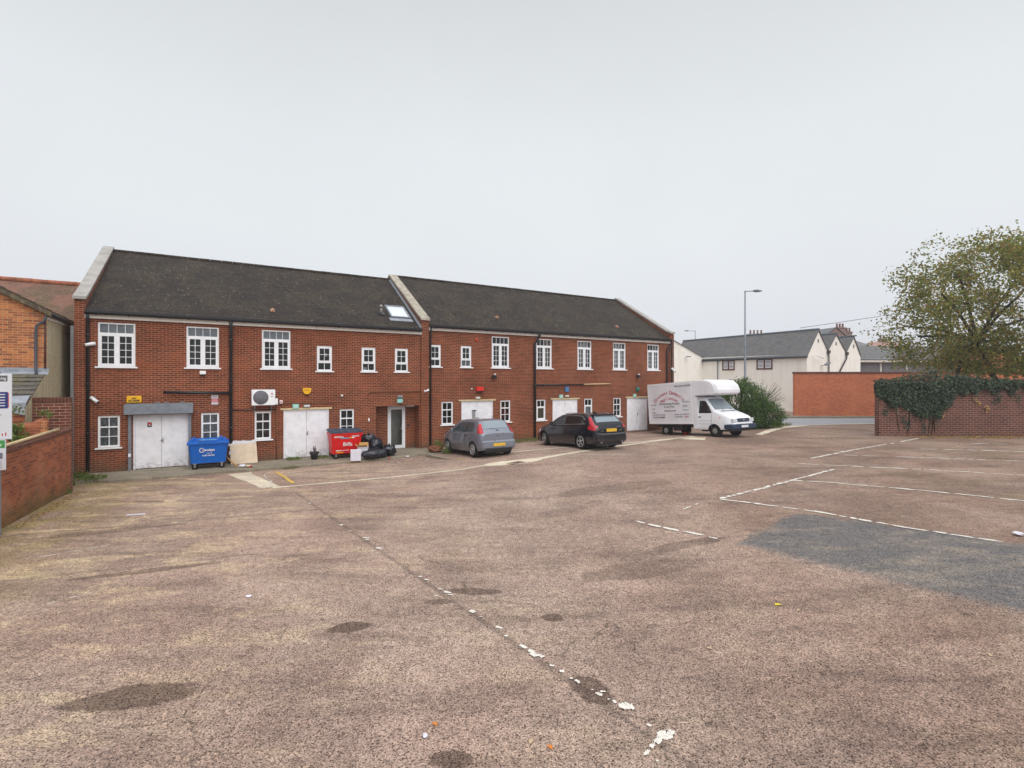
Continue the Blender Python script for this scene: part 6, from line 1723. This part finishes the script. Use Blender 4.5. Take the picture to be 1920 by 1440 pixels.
# three gable ends side by side; local x along U, y along N
GA = [(0.0, 2.02, 3.76, 8.43, 5.87, 6.41), (3.76, 5.41, 7.36, 8.16, 6.41, 6.35), (7.36, 8.94, 10.46, 8.05, 6.35, 5.98)]
LEN = 13.0
b = MB()
for (a, m_, c, za_, z0_, z1_) in GA: b.poly([(a,0,0),(c,0,0),(c,0,z1_),(m_,0,za_-.05),(a,0,z0_)])
b.poly([(0,0,0),(0,0,5.87),(0,12.3,6.05),(0,12.3,0)]); b.poly([(10.46,0,0),(10.46,LEN,0),(10.46,LEN,6),(10.46,0,5.98)])
b.build('wall', M['render'], WB_, fix=False)
for i, (a, m_, c, za_, z0_, z1_) in enumerate(GA):
    b = MB(); L_ = LEN+4 if i == 0 else LEN
    ov = .22 if i == 0 else .0
    zl = z0_-(za_-z0_)/(m_-a)*ov
    rise = .35 if i == 0 else 0.
    nseg = 16
    for k in range(nseg):
        y0_, y1_ = lerp(-.10, L_, k/nseg), lerp(-.10, L_, (k+1)/nseg); j0, j1 = rise*k/nseg*1.0, rise*(k+1)/nseg
        for q in range(6):
            xa, xb = lerp(a-ov, m_, q/6), lerp(a-ov, m_, (q+1)/6); za2, zb2 = lerp(zl, za_, q/6), lerp(zl, za_, (q+1)/6)
            b.poly([(xa,y0_,za2+.03),(xb,y0_,zb2+.03),(xb,y1_,zb2+.03),(xa,y1_,za2+.03)])
        b.poly([(m_,y0_,za_+.03),(c,y0_,z1_+.03),(c,y1_,z1_+.03),(m_,y1_,za_+.03)])
    # verge boards
    b.poly([(a-ov,-.10,zl+.03),(m_,-.10,za_+.03),(m_,-.10,za_-.10),(a-ov,-.10,zl-.08)]); b.poly([(m_,-.10,za_+.03),(c,-.10,z1_+.03),(c,-.10,z1_-.10),(m_,-.10,za_-.10)])
    r = b.build('roof', M['slates'], WB_, fix=False)
    b = MB(); b.tube([(m_,-.12,za_+.05),(m_,L_,za_+.05)], .10, 8); b.build('ridge_tile', m_plain('blue_grey_ridge', rgb(92,104,112), .8), r)
b = MB(); b.tube([(-.28,-.1,5.62),(-.28,12.2,5.74)], .09, 8); b.box(-.22,-.02,-.1,12.2,5.55,5.72); b.build('gutter', m_plain('dark_gutter', rgb(58,66,78), .6), WB_)
for (x_, z_) in ((3.76,6.41),(7.36,6.35)):
    b = MB(); b.cham(x_-.16,x_+.16,-.25,-.02,z_-.35,z_-.02,.02); 
    b.tube([(x_,-.14,z_-.3),(x_,-.14,.2)] if x_ < 5 else [(x_,-.14,z_-.3),(x_-.1,-.14,z_-.7),(x_-2.6,-.14,z_-3.3)], .07, 8); b.build('downpipe', m_plain('dark_grey_pipe', rgb(72,70,74), .6), WB_)
b = MB(); b.tube([(-.08,10.2,5.6),(-.08,10.2,.2)], .06, 8); b.build('downpipe', M['grey_metal'], WB_)
for x_, z_ in ((2.0,7.35),(5.4,7.2),(8.95,7.05)):
    b = MB(); b.box(x_-.09,x_+.09,-.05,-.002,z_-.22,z_+.12); b.build('vent', M['txt_grey'], WB_)
for (t0, t1, z0_, z1_) in ((3.55,5.35,4.45,5.62),(8.0,9.6,4.45,5.62)):
    b = MB(); 
    def yring(b, y0, y1, z0, z1, w, x0, x1):
        b.box(x0,x1,y0,y1,z0,z0+w); b.box(x0,x1,y0,y1,z1-w,z1); b.box(x0,x1,y0,y0+w,z0+w,z1-w); b.box(x0,x1,y1-w,y1,z0+w,z1-w)
    yring(b, t0, t1, z0_, z1_, .10, -.05, -.001); cy_ = (t0+t1)/2; b.box(-.05,-.001,cy_-.06,cy_+.06,z0_+.1,z1_-.1)
    w_ = b.build('window', m_plain('brown_frame', rgb(104,52,48), .6), WB_)
    b = MB(); b.poly([(-.012,t0+.1,z0_+.1),(-.012,t0+.1,z1_-.1),(-.012,t1-.1,z1_-.1),(-.012,t1-.1,z0_+.1)]); b.build('pane', M['carglass_dark'], w_, fix=False)
    for l, r_ in ((t0+.16, cy_-.1), (cy_+.1, t1-.16)):
        b = MB(); b.box(-.022,-.013,l,r_,z0_+.16,z1_-.16); b.build('poster', M['signwhite'], w_)
        b = MB()
        for k in range(5):
            zz = z1_-.28-k*.14; hh = .06 if k in (0,3) else .03; mm = (l+r_)/2; q = (r_-l)*random.uniform(.25,.4); b.box(-.026,-.0225,mm-q,mm+q,zz-hh,zz)
        b.build('lettering', M['txt_black'], w_)
t = thing('wall_light', 'slanted grey floodlight on the first white gable', 'light', (rel(WC,2.6,0)[0], rel(WC,2.6,0)[1], 4.9), TH)
b = MB(); b.tube([(0,-.001,-.12),(0,-.5,-.05)], .03, 6); b.build('bracket', M['grey_metal'], t)
b = MB(); b.add([(-.3,-.75,-.12),(.3,-.75,.1),(.3,-.4,.1),(-.3,-.4,-.12),(-.3,-.75,-.02),(.3,-.75,.25),(.3,-.4,.25),(-.3,-.4,-.02)], [(0,3,2,1),(4,5,6,7),(0,1,5,4),(1,2,6,5),(2,3,7,6),(3,0,4,7)]); b.build('lamp_head', M['txt_grey'], t)
t = thing('wall_light', 'thin white lamp arm above the slanted floodlight on the white gable', 'light', (rel(WC,1.2,0)[0], rel(WC,1.2,0)[1], 5.75), TH)
b = MB(); b.tube([(-.3,-.01,-.05),(-.3,-.5,0)], .03, 6); b.tube([(-.35,-.5,.0),(.8,-.55,-.25)], .05, 6); b.build('arm', M['white'], t)
# the wing at the far left end of the white building: its verge climbs towards the left
WW = thing('white_wing', 'white rendered wing seen between the brick building and the long white wall', 'building', (WC[0], WC[1], 0), TH)
b = MB(); b.poly([(0.3,12.3,0),(0.3,12.3,5.95),(-5.1,12.3,7.9),(-9,12.3,7.9),(-9,12.3,0)]); b.build('wall', M['render'], WW, fix=False)
b = MB(); b.poly([(0.3,12.25,6.02),(-5.1,12.25,7.97),(-4.6,16.,8.55),(-2.6,16.,8.6),(.2,12.6,6.1)]); b.poly([(-5.1,12.25,7.97),(-9,12.25,7.97),(-9,16.,8.1),(-4.6,16.,8.55)])
b.poly([(0.3,12.2,6.02),(0.3,12.2,5.9),(-5.1,12.2,7.85),(-5.1,12.2,7.97)]); b.build('roof', M['slates_x'], WW, fix=False)
t = thing('wall_light', 'small lamp on the white wing wall above the van', 'light', (rel(WC,-3.0,12.3)[0], rel(WC,-3.0,12.3)[1], 6.1), TH)
b = MB(); b.tube([(0,-.01,0),(0,-.4,-.03)], .03, 6); b.cham(-.3,.25,-.55,-.3,-.06,.04,.02); b.build('lamp_head', M['txt_grey'], t)

# grey roofed low building to the right of the gables
LB = thing('low_building', 'long low building with grey slate roof and pale fascia behind the orange wall', 'building', (rel(WC,10.5,1)[0], rel(WC,10.5,1)[1], 0), R(4))
b = MB(); b.box(0,13,.6,5,0,5.3); b.build('wall', m_plain('grey_cladding', rgb(120,118,124), .8, var=.2), LB)
b = MB(); b.box(-.3,13.4,-.1,.0,5.36,5.62); b.build('fascia', M['fascia'], LB)
b = MB(); b.tube([(-.3,-.15,5.68),(13.4,-.15,5.68)], .07, 8); b.build('gutter', M['grey_metal'], LB)
b = MB(); b.poly([(-.4,-.2,5.68),(13.5,-.2,5.68),(13.5,5.2,7.55),(-.4,5.2,7.55)]); b.poly([(-.4,5.2,7.55),(13.5,5.2,7.55),(13.5,9,5.7),(-.4,9,5.7)]); b.build('roof', M['slates_x'], LB, fix=False)
b = MB(); b.box(3.9,4.1,.5,.6,4,5.35); b.box(7.0,7.2,.5,.6,4,5.35); b.build('post', M['fascia'], LB)
b = MB(); b.box(.3,3.8,.56,.599,4.2,5.2); b.box(4.3,6.9,.56,.599,4.2,5.2); b.build('window', m_plain('grey_window_panel', rgb(118,114,118), .4), LB)

def chimney(parent, x, y, z0, w, d, h, pots, mat='brick_far', m2='terracotta'):
    b = MB(); b.box(x-w/2,x+w/2,y-d/2,y+d/2,z0,z0+h); b.box(x-w/2-.08,x+w/2+.08,y-d/2-.08,y+d/2+.08,z0+h,z0+h+.18); c = b.build('chimney', M[mat], parent)
    for k in range(pots):
        b = MB(); b.lathe((x-w/2+w*(k+.5)/pots,y,z0+h+.18),[(.16,0),(.13,.5),(.16,.56),(.16,.66)],10); b.build('chimney_pot', m_plain('pot_pink', rgb(150,112,110), .9), c)
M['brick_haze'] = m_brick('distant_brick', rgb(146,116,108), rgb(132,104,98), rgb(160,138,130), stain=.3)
def Q(px, py, Y): return ((px-960)/930*Y, Y, 3.2+(715-py)/930*Y)
FH = thing('hipped_house', 'distant house with hipped slate roof and two tall chimney stacks', 'house', (53.0, 78, 0), 0)
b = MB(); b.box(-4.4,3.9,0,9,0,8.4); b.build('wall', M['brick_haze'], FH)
b = MB(); zr_, ze_ = 11.0, 8.5
e = [(-4.8,-.4,ze_),(4.3,-.4,ze_),(4.3,9.4,ze_),(-4.8,9.4,ze_)]; rr = [(-3.2,4.5,zr_),(.8,4.5,zr_)]
b.poly([e[0],e[1],rr[1],rr[0]]); b.poly([e[1],e[2],rr[1]]); b.poly([e[2],e[3],rr[0],rr[1]]); b.poly([e[3],e[0],rr[0]])
b.build('roof', m_plain('far_slate', rgb(122,120,124), .85, var=.15), FH, fix=False)
chimney(FH, 0., 2.2, 9.2, 1.4, .9, 2.5, 3, 'brick_haze'); chimney(FH, 2.55, 4.6, 9.0, 1.7, .8, 2.25, 4, 'brick_haze')
FG = thing('gabled_house', 'distant gable of a brick house left of the tall chimneys', 'house', (Q(1564,0,70)[0], 70, 0), R(8))
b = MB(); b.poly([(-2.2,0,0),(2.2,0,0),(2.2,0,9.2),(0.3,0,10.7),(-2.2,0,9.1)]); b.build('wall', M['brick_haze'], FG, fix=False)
b = MB(); b.poly([(-2.3,-.1,9.1),(.3,-.1,10.85),(.3,8,10.85),(-2.3,8,9.1)]); b.poly([(.3,-.1,10.85),(2.4,-.1,9.2),(2.4,8,9.2),(.3,8,10.85)]); b.build('roof', m_plain('far_slate_two', rgb(112,112,118), .85, var=.15), FG, fix=False)
PR = thing('distant_house', 'distant pinkish tiled roof showing through the tree edge', 'house', (Q(1672,0,90)[0], 90, 0), R(-8))
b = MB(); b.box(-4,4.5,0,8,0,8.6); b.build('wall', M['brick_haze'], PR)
b = MB(); e = [(-4.5,-.4,8.6),(5,-.4,8.6),(5,8.4,8.6),(-4.5,8.4,8.6)]; rr = [(-1.5,4,10.7),(2,4,10.7)]
b.poly([e[0],e[1],rr[1],rr[0]]); b.poly([e[1],e[2],rr[1]]); b.poly([e[2],e[3],rr[0],rr[1]]); b.poly([e[3],e[0],rr[0]]); b.build('roof', m_plain('far_red_tile', rgb(168,130,122), .9, var=.15), PR, fix=False)
chimney(PR, .6, 4, 10.2, 1.1, .7, .9, 2, 'brick_haze')
# chimney stack seen over the long slate ridge
CH = thing('distant_house', 'distant house whose four pots show over the long slate roof', 'house', (Q(1428,0,84)[0], 84, 0), R(0))
b = MB(); b.box(-4,4,0,8,0,8.5); b.build('wall', M['brick_haze'], CH); b = MB(); b.prism([(-4.3,8.5),(4.3,8.5),(0,10.6)], -.3, 8.3); b.build('roof', m_plain('far_slate_three', rgb(120,120,124), .85), CH)
chimney(CH, 0, 2, 9.8, 2.5, .8, 1.45, 4, 'brick_haze')
OB = thing('orange_building', 'orange brick building with white windows behind the tree', 'building', (Q(1778,0,58)[0], 58, 0), R(-4))
b = MB(); b.box(0,7.6,0,8,0,6.6); b.build('wall', m_brick('bright_orange_brick', rgb(214,130,92), rgb(200,112,78), rgb(206,150,120)), OB)
b = MB(); b.add([(-.3,-.3,6.6),(7.9,-.3,6.6),(7.9,8.3,6.6),(-.3,8.3,6.6),(3.8,4,8.3)], [(0,1,4),(1,2,4),(2,3,4),(3,0,4)]); b.build('roof', M['slates_x'], OB, fix=False)
for x_ in (2.7, 4.6, 5.8):
    b = MB(); b.box(x_,x_+1.0,-.06,-.001,3.1,4.5); w_ = b.build('window', M['white'], OB)
    b = MB(); b.box(x_+.1,x_+.46,-.075,-.061,3.2,4.4); b.box(x_+.54,x_+.9,-.075,-.061,3.2,4.4); b.build('pane', M['carglass'], w_)
b = MB(); b.box(2.4,7.0,-.12,-.002,3.9,4.0); b.build('fascia', M['fascia'], OB)
PB = thing('pale_building', 'pale low building with grey roof at the far right edge', 'building', (Q(1880,0,62)[0], 62, 0), R(-4))
b = MB(); b.box(0,14,0,8,0,4.6); b.build('wall', M['render'], PB)
b = MB(); b.add([(-.4,-.3,4.6),(14.4,-.3,4.6),(14.4,8.3,4.6),(-.4,8.3,4.6),(0,4,6.2),(14,4,6.2)], [(0,1,5,4),(1,2,5),(2,3,4,5),(3,0,4)]); b.build('roof', M['slates_x'], PB, fix=False)
b = MB(); b.box(1.5,4,-.05,-.001,1.5,3.6); b.build('window', M['carglass_dark'], PB)

# orange brick wall along the far footpath
WX = thing('road_wall', 'high orange brick wall with dark coping beside the road', 'wall', (24.35, 42.7, 0), R(-3.2))
b = MB(); b.box(0, 26, 0, .33, -.1, 3.85); b.build('wall', M['brick_far'], WX)
b = MB(); b.cham(-.04, 26, -.05, .38, 3.852, 4.02, .01); b.build('coping', m_plain('dark_brick_coping', rgb(112,72,62), .9, var=.3, scale=5), WX)

# street lamps
def lamp(name, label, px, Y, ztop, arm, r0=.085):
    x = (px-960)/930*Y
    t = thing(name, label, 'street lamp', (x, Y, gz(x, Y)), 0, 'street lamps along the road')
    zt = ztop-gz(x, Y)
    b = MB(); b.tube([(0,0,-.1),(0,0,1.2),(0,0,1.21),(0,0,zt*.55),(0,0,zt*.56),(0,0,zt)], [r0*1.25,r0*1.25,r0,r0,r0*.72,r0*.6], 10); b.build('pole', M['grey_metal'], t)
    b = MB(); b.tube([(0,0,zt-.06),(arm*.6,0,zt-.02)], .035, 8); b.build('arm', M['grey_metal'], t)
    b = MB(); s_ = 1 if arm > 0 else -1
    b.lathe((arm*.55,0,zt-.02), [(.05,0),(.11,s_*.12),(.14,s_*.3),(.09,s_*.55),(.03,s_*.72)], 10, 'x'); h = b.build('lamp_head', M['txt_grey'], t)
    h.scale = (1,1,.8); h.location = (0,0,zt*.2*1.0)
    return t
L1_ = lamp('street_lamp', 'tall grey street lamp rising behind the bush, arm to the right', 1397, 37.5, 3.2+170/930*37.5, 1.05)
lamp('street_lamp', 'pale distant street lamp over the white wing, arm to the left', 1303.5, 80, 3.2+95/930*80, -1.9, .09)
t = thing('sign_post', 'plain green grey post behind the ivy wall', 'post', (Q(1834,0,36)[0], 36, .3))
b = MB(); b.tube([(0,0,0),(0,0,4.4)], .12, 10); b.build('post', M['grey_metal'], t)
b = MB(); b.cham(-.16,.16,-.1,.1,4.401,4.5,.02); b.build('cap', M['grey_metal'], t)
# overhead wire from the slate ridge to the right
t = thing('overhead_wire', 'thin overhead wire running from the white gable to the right', 'cable', (0,0,0))
b = MB(); A_, Z_ = Vector(Q(1500,615,52)), Vector(Q(1990,540,46)); pts = []
for k in range(25): q = A_.lerp(Z_, k/24); q.z -= 1.1*4*(k/24)*(1-k/24)*.05; pts.append(tuple(q))
b.tube(pts, .03, 5); b.build('wire', M['grey_metal'], t)
# ivy wall
IW = thing('yard_wall', 'tall dark brick wall closing the right side of the yard', 'wall', (19.25, 26.0, 0), 0)
b = MB(); n = 20; b.box(0, 22, 0, .33, .0, 3.15); b.build('wall', M['brick_shaded'], IW)
b = MB(); b.cham(-.02, 22, -.03, .36, 3.152, 3.26, .01); b.build('coping', m_plain('dark_engineering_brick', rgb(84,58,54), .85, var=.3, scale=6), IW)
IV = thing('ivy', 'dense dark ivy hanging over the left end of the yard wall', 'ivy', (19.25, 26.0, 0), 0)
b = MB(); random.seed(21)
def edge(x):     # how far the ivy hangs down, by metres along the wall
    return interp([(-.3,2.6),(0,2.3),(.4,1.95),(1.2,1.85),(1.6,1.5),(2.0,1.25),(2.9,1.2),(3.4,1.6),(3.9,2.2),(4.4,2.5),(5,2.75),(6,2.6),(7,2.65),(8,2.75),(10,2.8),(22,2.85)], x)
def topz(x): return interp([(-.3,3.05),(0,3.25),(.8,3.3),(1.8,3.55),(2.6,3.62),(2.9,3.9),(3.2,3.6),(4,3.5),(5.2,3.36),(7,3.28),(22,3.32)], x)
cnt = 0
while cnt < 13000:
    x = random.uniform(-.3, 5) if random.random() < .58 else random.uniform(4.6, 11)
    lo, hi = edge(x)+random.gauss(0,.1)+.45*mn.noise(Vector((x*2.1, 7., 1.))), topz(x)+random.gauss(0,.05); z = random.uniform(lo, hi)
    cov = mn.noise(Vector((x*1.3, z*1.3, 3.))) 
    if z < lo+.35 and random.random() > (z-lo)/.35*.8+.2: cnt += 1; continue
    thick = .16+.14*max(0, mn.noise(Vector((x*1.7, z*1.7, 0.)))+.4)
    y = -random.uniform(0.01, thick) if z < 3.2 else random.uniform(-.15,.4)
    leaf(b, Vector((x, y, z)), random.uniform(.07,.14), Vector((random.gauss(0,.45), -1+random.gauss(0,.2), random.gauss(.35,.4)))); cnt += 1
# a core of darker leaves laid against the bricks
for _ in range(2600):
    x = random.uniform(-.1, 4.0); lo = edge(x)+.12
    leaf(b, Vector((x, -.012-random.random()*.03, random.uniform(lo, 3.2))), .17, Vector((random.gauss(0,.1), -1, random.gauss(0,.1))))
for (x, z) in ((1.2,1.2),(1.45,.95),(2.3,.75),(.3,1.6),(6.1,2.2),(6.25,2.35),(9,2.3),(7.3,2.3)):
    for _ in range(22): leaf(b, Vector((x+random.gauss(0,.09), -.03-random.random()*.05, z+random.gauss(0,.16))), .09, Vector((random.gauss(0,.4), -1, .3)))
b.build('leaves', M['ivy'], IV, fix=False)
b = MB()
for (x, z) in ((4.95,2.3),(5.05,2.2),(5.15,2.1),(5.22,2.0),(5.5,1.78),(5.6,1.7),(5.65,1.8),(3.3,1.4),(3.5,1.9),(3.35,1.6)):
    for _ in range(3): leaf(b, Vector((x+random.gauss(0,.05), -.06, z+random.gauss(0,.05))), .12, Vector((random.gauss(0,.3), -1, .3)))
b.build('yellow_leaves', M['fleaf'], IV, fix=False)
b = MB()
for k in range(9):
    x = random.uniform(.5, 3.4); b.tube([(x,-.02,.4+random.random()*.6),(x+random.uniform(-.2,.2),-.03,1.6),(x+random.uniform(-.3,.3),-.04,3.1)], .014, 5)
b.tube([(4.2,-.03,2.6),(4.9,-.05,2.35),(5.6,-.06,1.72)], .008, 4)
b.build('stems', M['bark'], IV)

# bush and buddleia behind the van
def bushmass(name, label, c, rx, ry, rz, n, size, mat, seed):
    t = thing(name, label, 'bush', (c[0], c[1], gz(c[0], c[1])))
    b = MB(); random.seed(seed)
    tips = []
    for _ in range(int(n/26)):
        while True:
            d = Vector((random.uniform(-1,1), random.uniform(-1,1), random.uniform(-.9,1)))
            if .35 < d.length < 1: break
        d = d.normalized()*d.length**.35; k = 1+.22*mn.noise(d*2.3+Vector((seed,)*3))
        p = Vector((d.x*rx*k, d.y*ry*k, c[2]+d.z*rz*k))
        if p.z < .05: continue
        tips.append(p)
        for _ in range(26):
            q = p+Vector((random.gauss(0,.12), random.gauss(0,.12), random.gauss(0,.12))); leaf(b, q, size*random.uniform(.7,1.3))
    b.build('foliage', M[mat], t, fix=False)
    b = MB()
    for p in tips[::5]: b.tube([(p.x*.12,p.y*.12,0), (p.x*.5,p.y*.5,p.z*.6), tuple(p)], [.03,.02,.008], 5)
    b.build('stems', M['bark'], t)
    return t
bushmass('green_bush', 'dense round dark green bush right behind the white van', (14.5, 31.6, 1.5), 1.65, 1.2, 1.62, 17000, .085, 'bush', 5)
bushmass('low_bush', 'lower bush at the foot of the spiky shrub', (16.1, 31.8, .75), 1.3, .8, 1.0, 8500, .08, 'bush', 8)
BD = thing('spiky_shrub', 'loose spiky shrub with long upright flower stems beside the bush', 'shrub', (16.3, 32.6, gz(16.3,32.6)))
b = MB(); b2_ = MB(); random.seed(31)
for k in range(90):
    a = random.uniform(0, 6.28); l = random.uniform(1.9, 3.6); r_ = random.uniform(.3, 1.0)
    px_, py_ = math.cos(a)*r_, math.sin(a)*r_*.6
    end = Vector((px_*1.7, py_*1.7, l*(1-.25*r_))); mid = Vector((px_*.7, py_*.7, l*.55))
    b.tube([(px_*.1,py_*.1,0), tuple(mid), tuple(end)], [.015,.010,.004], 4)
    for j in range(26):
        t_ = .25+.75*j/26; q = Vector((px_*.1,py_*.1,0)).lerp(mid, t_*2) if t_ < .5 else mid.lerp(end, t_*2-1)
        sz = .17*(1.15-t_); dv = Vector((random.gauss(0,1), random.gauss(0,1), random.gauss(0,.5)+.8)); leaf(b2_, q+dv.normalized()*sz*.5, max(.06, sz))
b.build('stems', M['bark'], BD); b2_.build('foliage', m_leaf('shrub_leaf', [rgb(84,100,70), rgb(108,122,84), rgb(70,88,58), rgb(130,138,104)], .3), BD, fix=False)
gb = MB()
for k in range(2600):
    t_ = random.random(); x = lerp(13.6, 19.6, t_)+random.gauss(0,.1); y = lerp(30.4, 34.6, t_)+random.uniform(.0, 2.4)
    blade(gb, x, y, gz(x,y)-.01, random.uniform(.06,.25), .02, random.uniform(.2,.8))
vg = gb.build('grass_verge', M['grass'], fix=False); tag(vg, 'rough grass verge under the bush behind the pale kerb', 'grass', kind='stuff')

# tree: trunk hidden behind the yard wall, crown spreading over it
TR = thing('tree', 'broad olive green autumn tree spreading over the right yard wall', 'tree', (27.1, 30.5, .3))
random.seed(44)
base = Vector((0,0,0)); fork = Vector((1.5,0,5.3))
segs = [(base, Vector((.05,0,2.6)), .14, .11), (Vector((.05,0,2.6)), Vector((.5,0,4.1)), .11, .10), (Vector((.5,0,4.1)), fork, .10, .10), (Vector((3.6,.3,0)), Vector((2.8,.2,3.)), .2, .16), (Vector((2.8,.2,3.)), fork, .16, .11)]
nodes = [(fork, .20)]
cen = Vector((5.1, -.3, 6.9)); rad = Vector((9.0, 5.0, 5.4))
tips = []
while len(tips) < 1150:
    d = Vector((random.uniform(-1,1), random.uniform(-1,1), random.uniform(-1,1)))
    if not (.25 < d.length < 1): continue
    k = d.length; d.normalize(); k = k**.55
    lump_ = 1+.36*mn.noise(d*2.4+Vector((3.1,1.2,7.)))+.10*mn.noise(d*6+Vector((9,2,1)))
    p = cen+Vector((d.x*rad.x, d.y*rad.y, d.z*rad.z))*k*lump_
    if p.z < 3.5: continue
    if p.x > 10.5: continue
    g_ = mn.noise(Vector((p.x*.42, p.y*.42, p.z*.55))+Vector((5,5,5)))
    if g_ < -.22: continue           # real gaps in the crown
    tips.append(p)
for _ in range(150): tips.append(Vector((random.uniform(.2, 9.5), random.uniform(-2.5, 2), random.uniform(3.3, 5.0))))
tips.sort(key=lambda p: (p-fork).length)
mains = [Vector((-1.,-.4,8.2)), Vector((.6,.2,9.4)), Vector((3.8,0,9.0)), Vector((-1.6,1.2,6.4)), Vector((2.4,-1.8,8.)), Vector((5.6,.5,7.0)), Vector((-2.6,-.6,5.6)), Vector((4.6,-.8,5.2))]
for m_ in mains:
    mid = fork.lerp(m_, .5)+Vector((0,0,.25)); segs += [(fork, mid, .10, .08), (mid, m_, .08, .06)]; nodes += [(mid, .08), (m_, .06)]
tb = MB()
for p in tips:
    best = min(nodes, key=lambda q: (q[0]-p).length+(.35*(p-fork).length if False else 0)+(0 if (q[0]-fork).length < (p-fork).length else 3))
    a = best[0]; L_ = (p-a).length
    r1_ = max(.008, best[1]*.62); mid = a.lerp(p, .55)+Vector((random.gauss(0,.06),random.gauss(0,.06),.05*L_))*1.
    segs.append((a, mid, min(best[1], r1_*1.1), r1_*.85)); segs.append((mid, p, r1_*.85, r1_*.6)); nodes.append((mid, r1_*.85)); nodes.append((p, r1_*.6))
for (a, c, ra, rc) in segs: tb.tube([tuple(a), tuple(c)], [ra, rc], 5 if ra < .08 else 9, False)
tb.build('trunk', M['bark'], TR)
lb = MB()
for p in tips:
    n_ = int(random.randint(22, 66)*lerp(.6, 1., sm((p.x+3)/6)))
    dens = random.uniform(.22, .40)
    for _ in range(n_):
        q = p+Vector((random.gauss(0,dens), random.gauss(0,dens), random.gauss(0,dens*.72))); leaf(lb, q, random.uniform(.11,.20))
lb.build('crown', M['leaf'], TR, fix=False)
# fallen leaves along the wall foot
fb = MB(); random.seed(3)
for k in range(1500):
    x = 20.5+9*random.random()**.8; y = 25.97-abs(random.gauss(0,.55)); leaf(fb, Vector((x, y, gz(x,y)+.02)), random.uniform(.05,.10), Vector((random.gauss(0,.3), random.gauss(0,.3), 1)))
for k in range(170):
    x = random.uniform(9, 26); y = random.uniform(13, 25); leaf(fb, Vector((x, y, gz(x,y)+.02)), random.uniform(.05,.09), Vector((random.gauss(0,.3), random.gauss(0,.3), 1)))
fl = fb.build('leaf_litter', M['fleaf'], fix=False); tag(fl, 'brown fallen leaves drifted along the foot of the right wall', 'leaves', kind='stuff')
fb = MB()
for k in range(420):
    t_ = random.random(); p = wa.lerp(wb, t_)+Vector((random.uniform(.02,.28), random.uniform(-.05,.12))); leaf(fb, Vector((p.x+.12, p.y+.06, gz(p.x,p.y)+.012)), random.uniform(.02,.05), Vector((random.gauss(0,.3), random.gauss(0,.3), 1)))
fl = fb.build('leaf_litter', M['fleaf'], fix=False); tag(fl, 'grit and leaf litter along the foot of the low left wall', 'leaves', kind='stuff')
# loose stones on the yard surface
random.seed(9)
sb = MB()
for k in range(900):
    y = 3.9+9*random.random()**1.8; x = random.uniform(-1.05, 1.05)*y; s_ = random.uniform(.004,.012)
    z = gz(x, y); o_ = len(sb.v); h_ = s_*.8
    vs_ = [(x+s_*math.cos(a)*random.uniform(.7,1.2), y+s_*math.sin(a)*random.uniform(.7,1.2), z+.001) for a in (0,1.2,2.5,3.8,5.)]+[(x, y, z+h_)]
    sb.add(vs_, [(i, (i+1)%5, 5) for i in range(5)])
gs = sb.build('loose_gravel', m_plain('mixed_grit', rgb(150,134,124), .9, var=.6, scale=3.), fix=False); tag(gs, 'tiny loose stones scattered over the near tarmac', 'gravel', kind='stuff')

# thin murk in the air over the whole scene
hz = MB(); hz.box(-950, 950, -340, 1600, -1.2, 16.5)
hm = bpy.data.materials.new('pale_haze'); hm.use_nodes = True
hn = hm.node_tree.nodes; hn.clear()
ho = hn.new('ShaderNodeOutputMaterial'); hv_ = hn.new('ShaderNodeVolumePrincipled')
hv_.inputs['Color'].default_value = (.88, .88, .89, 1); hv_.inputs['Density'].default_value = .0013; hv_.inputs['Anisotropy'].default_value = .2
hm.node_tree.links.new(hv_.outputs[0], ho.inputs['Volume'])
h_ = hz.build('haze', hm); tag(h_, 'thin pale haze hanging over the yard and houses', 'haze', kind='stuff')
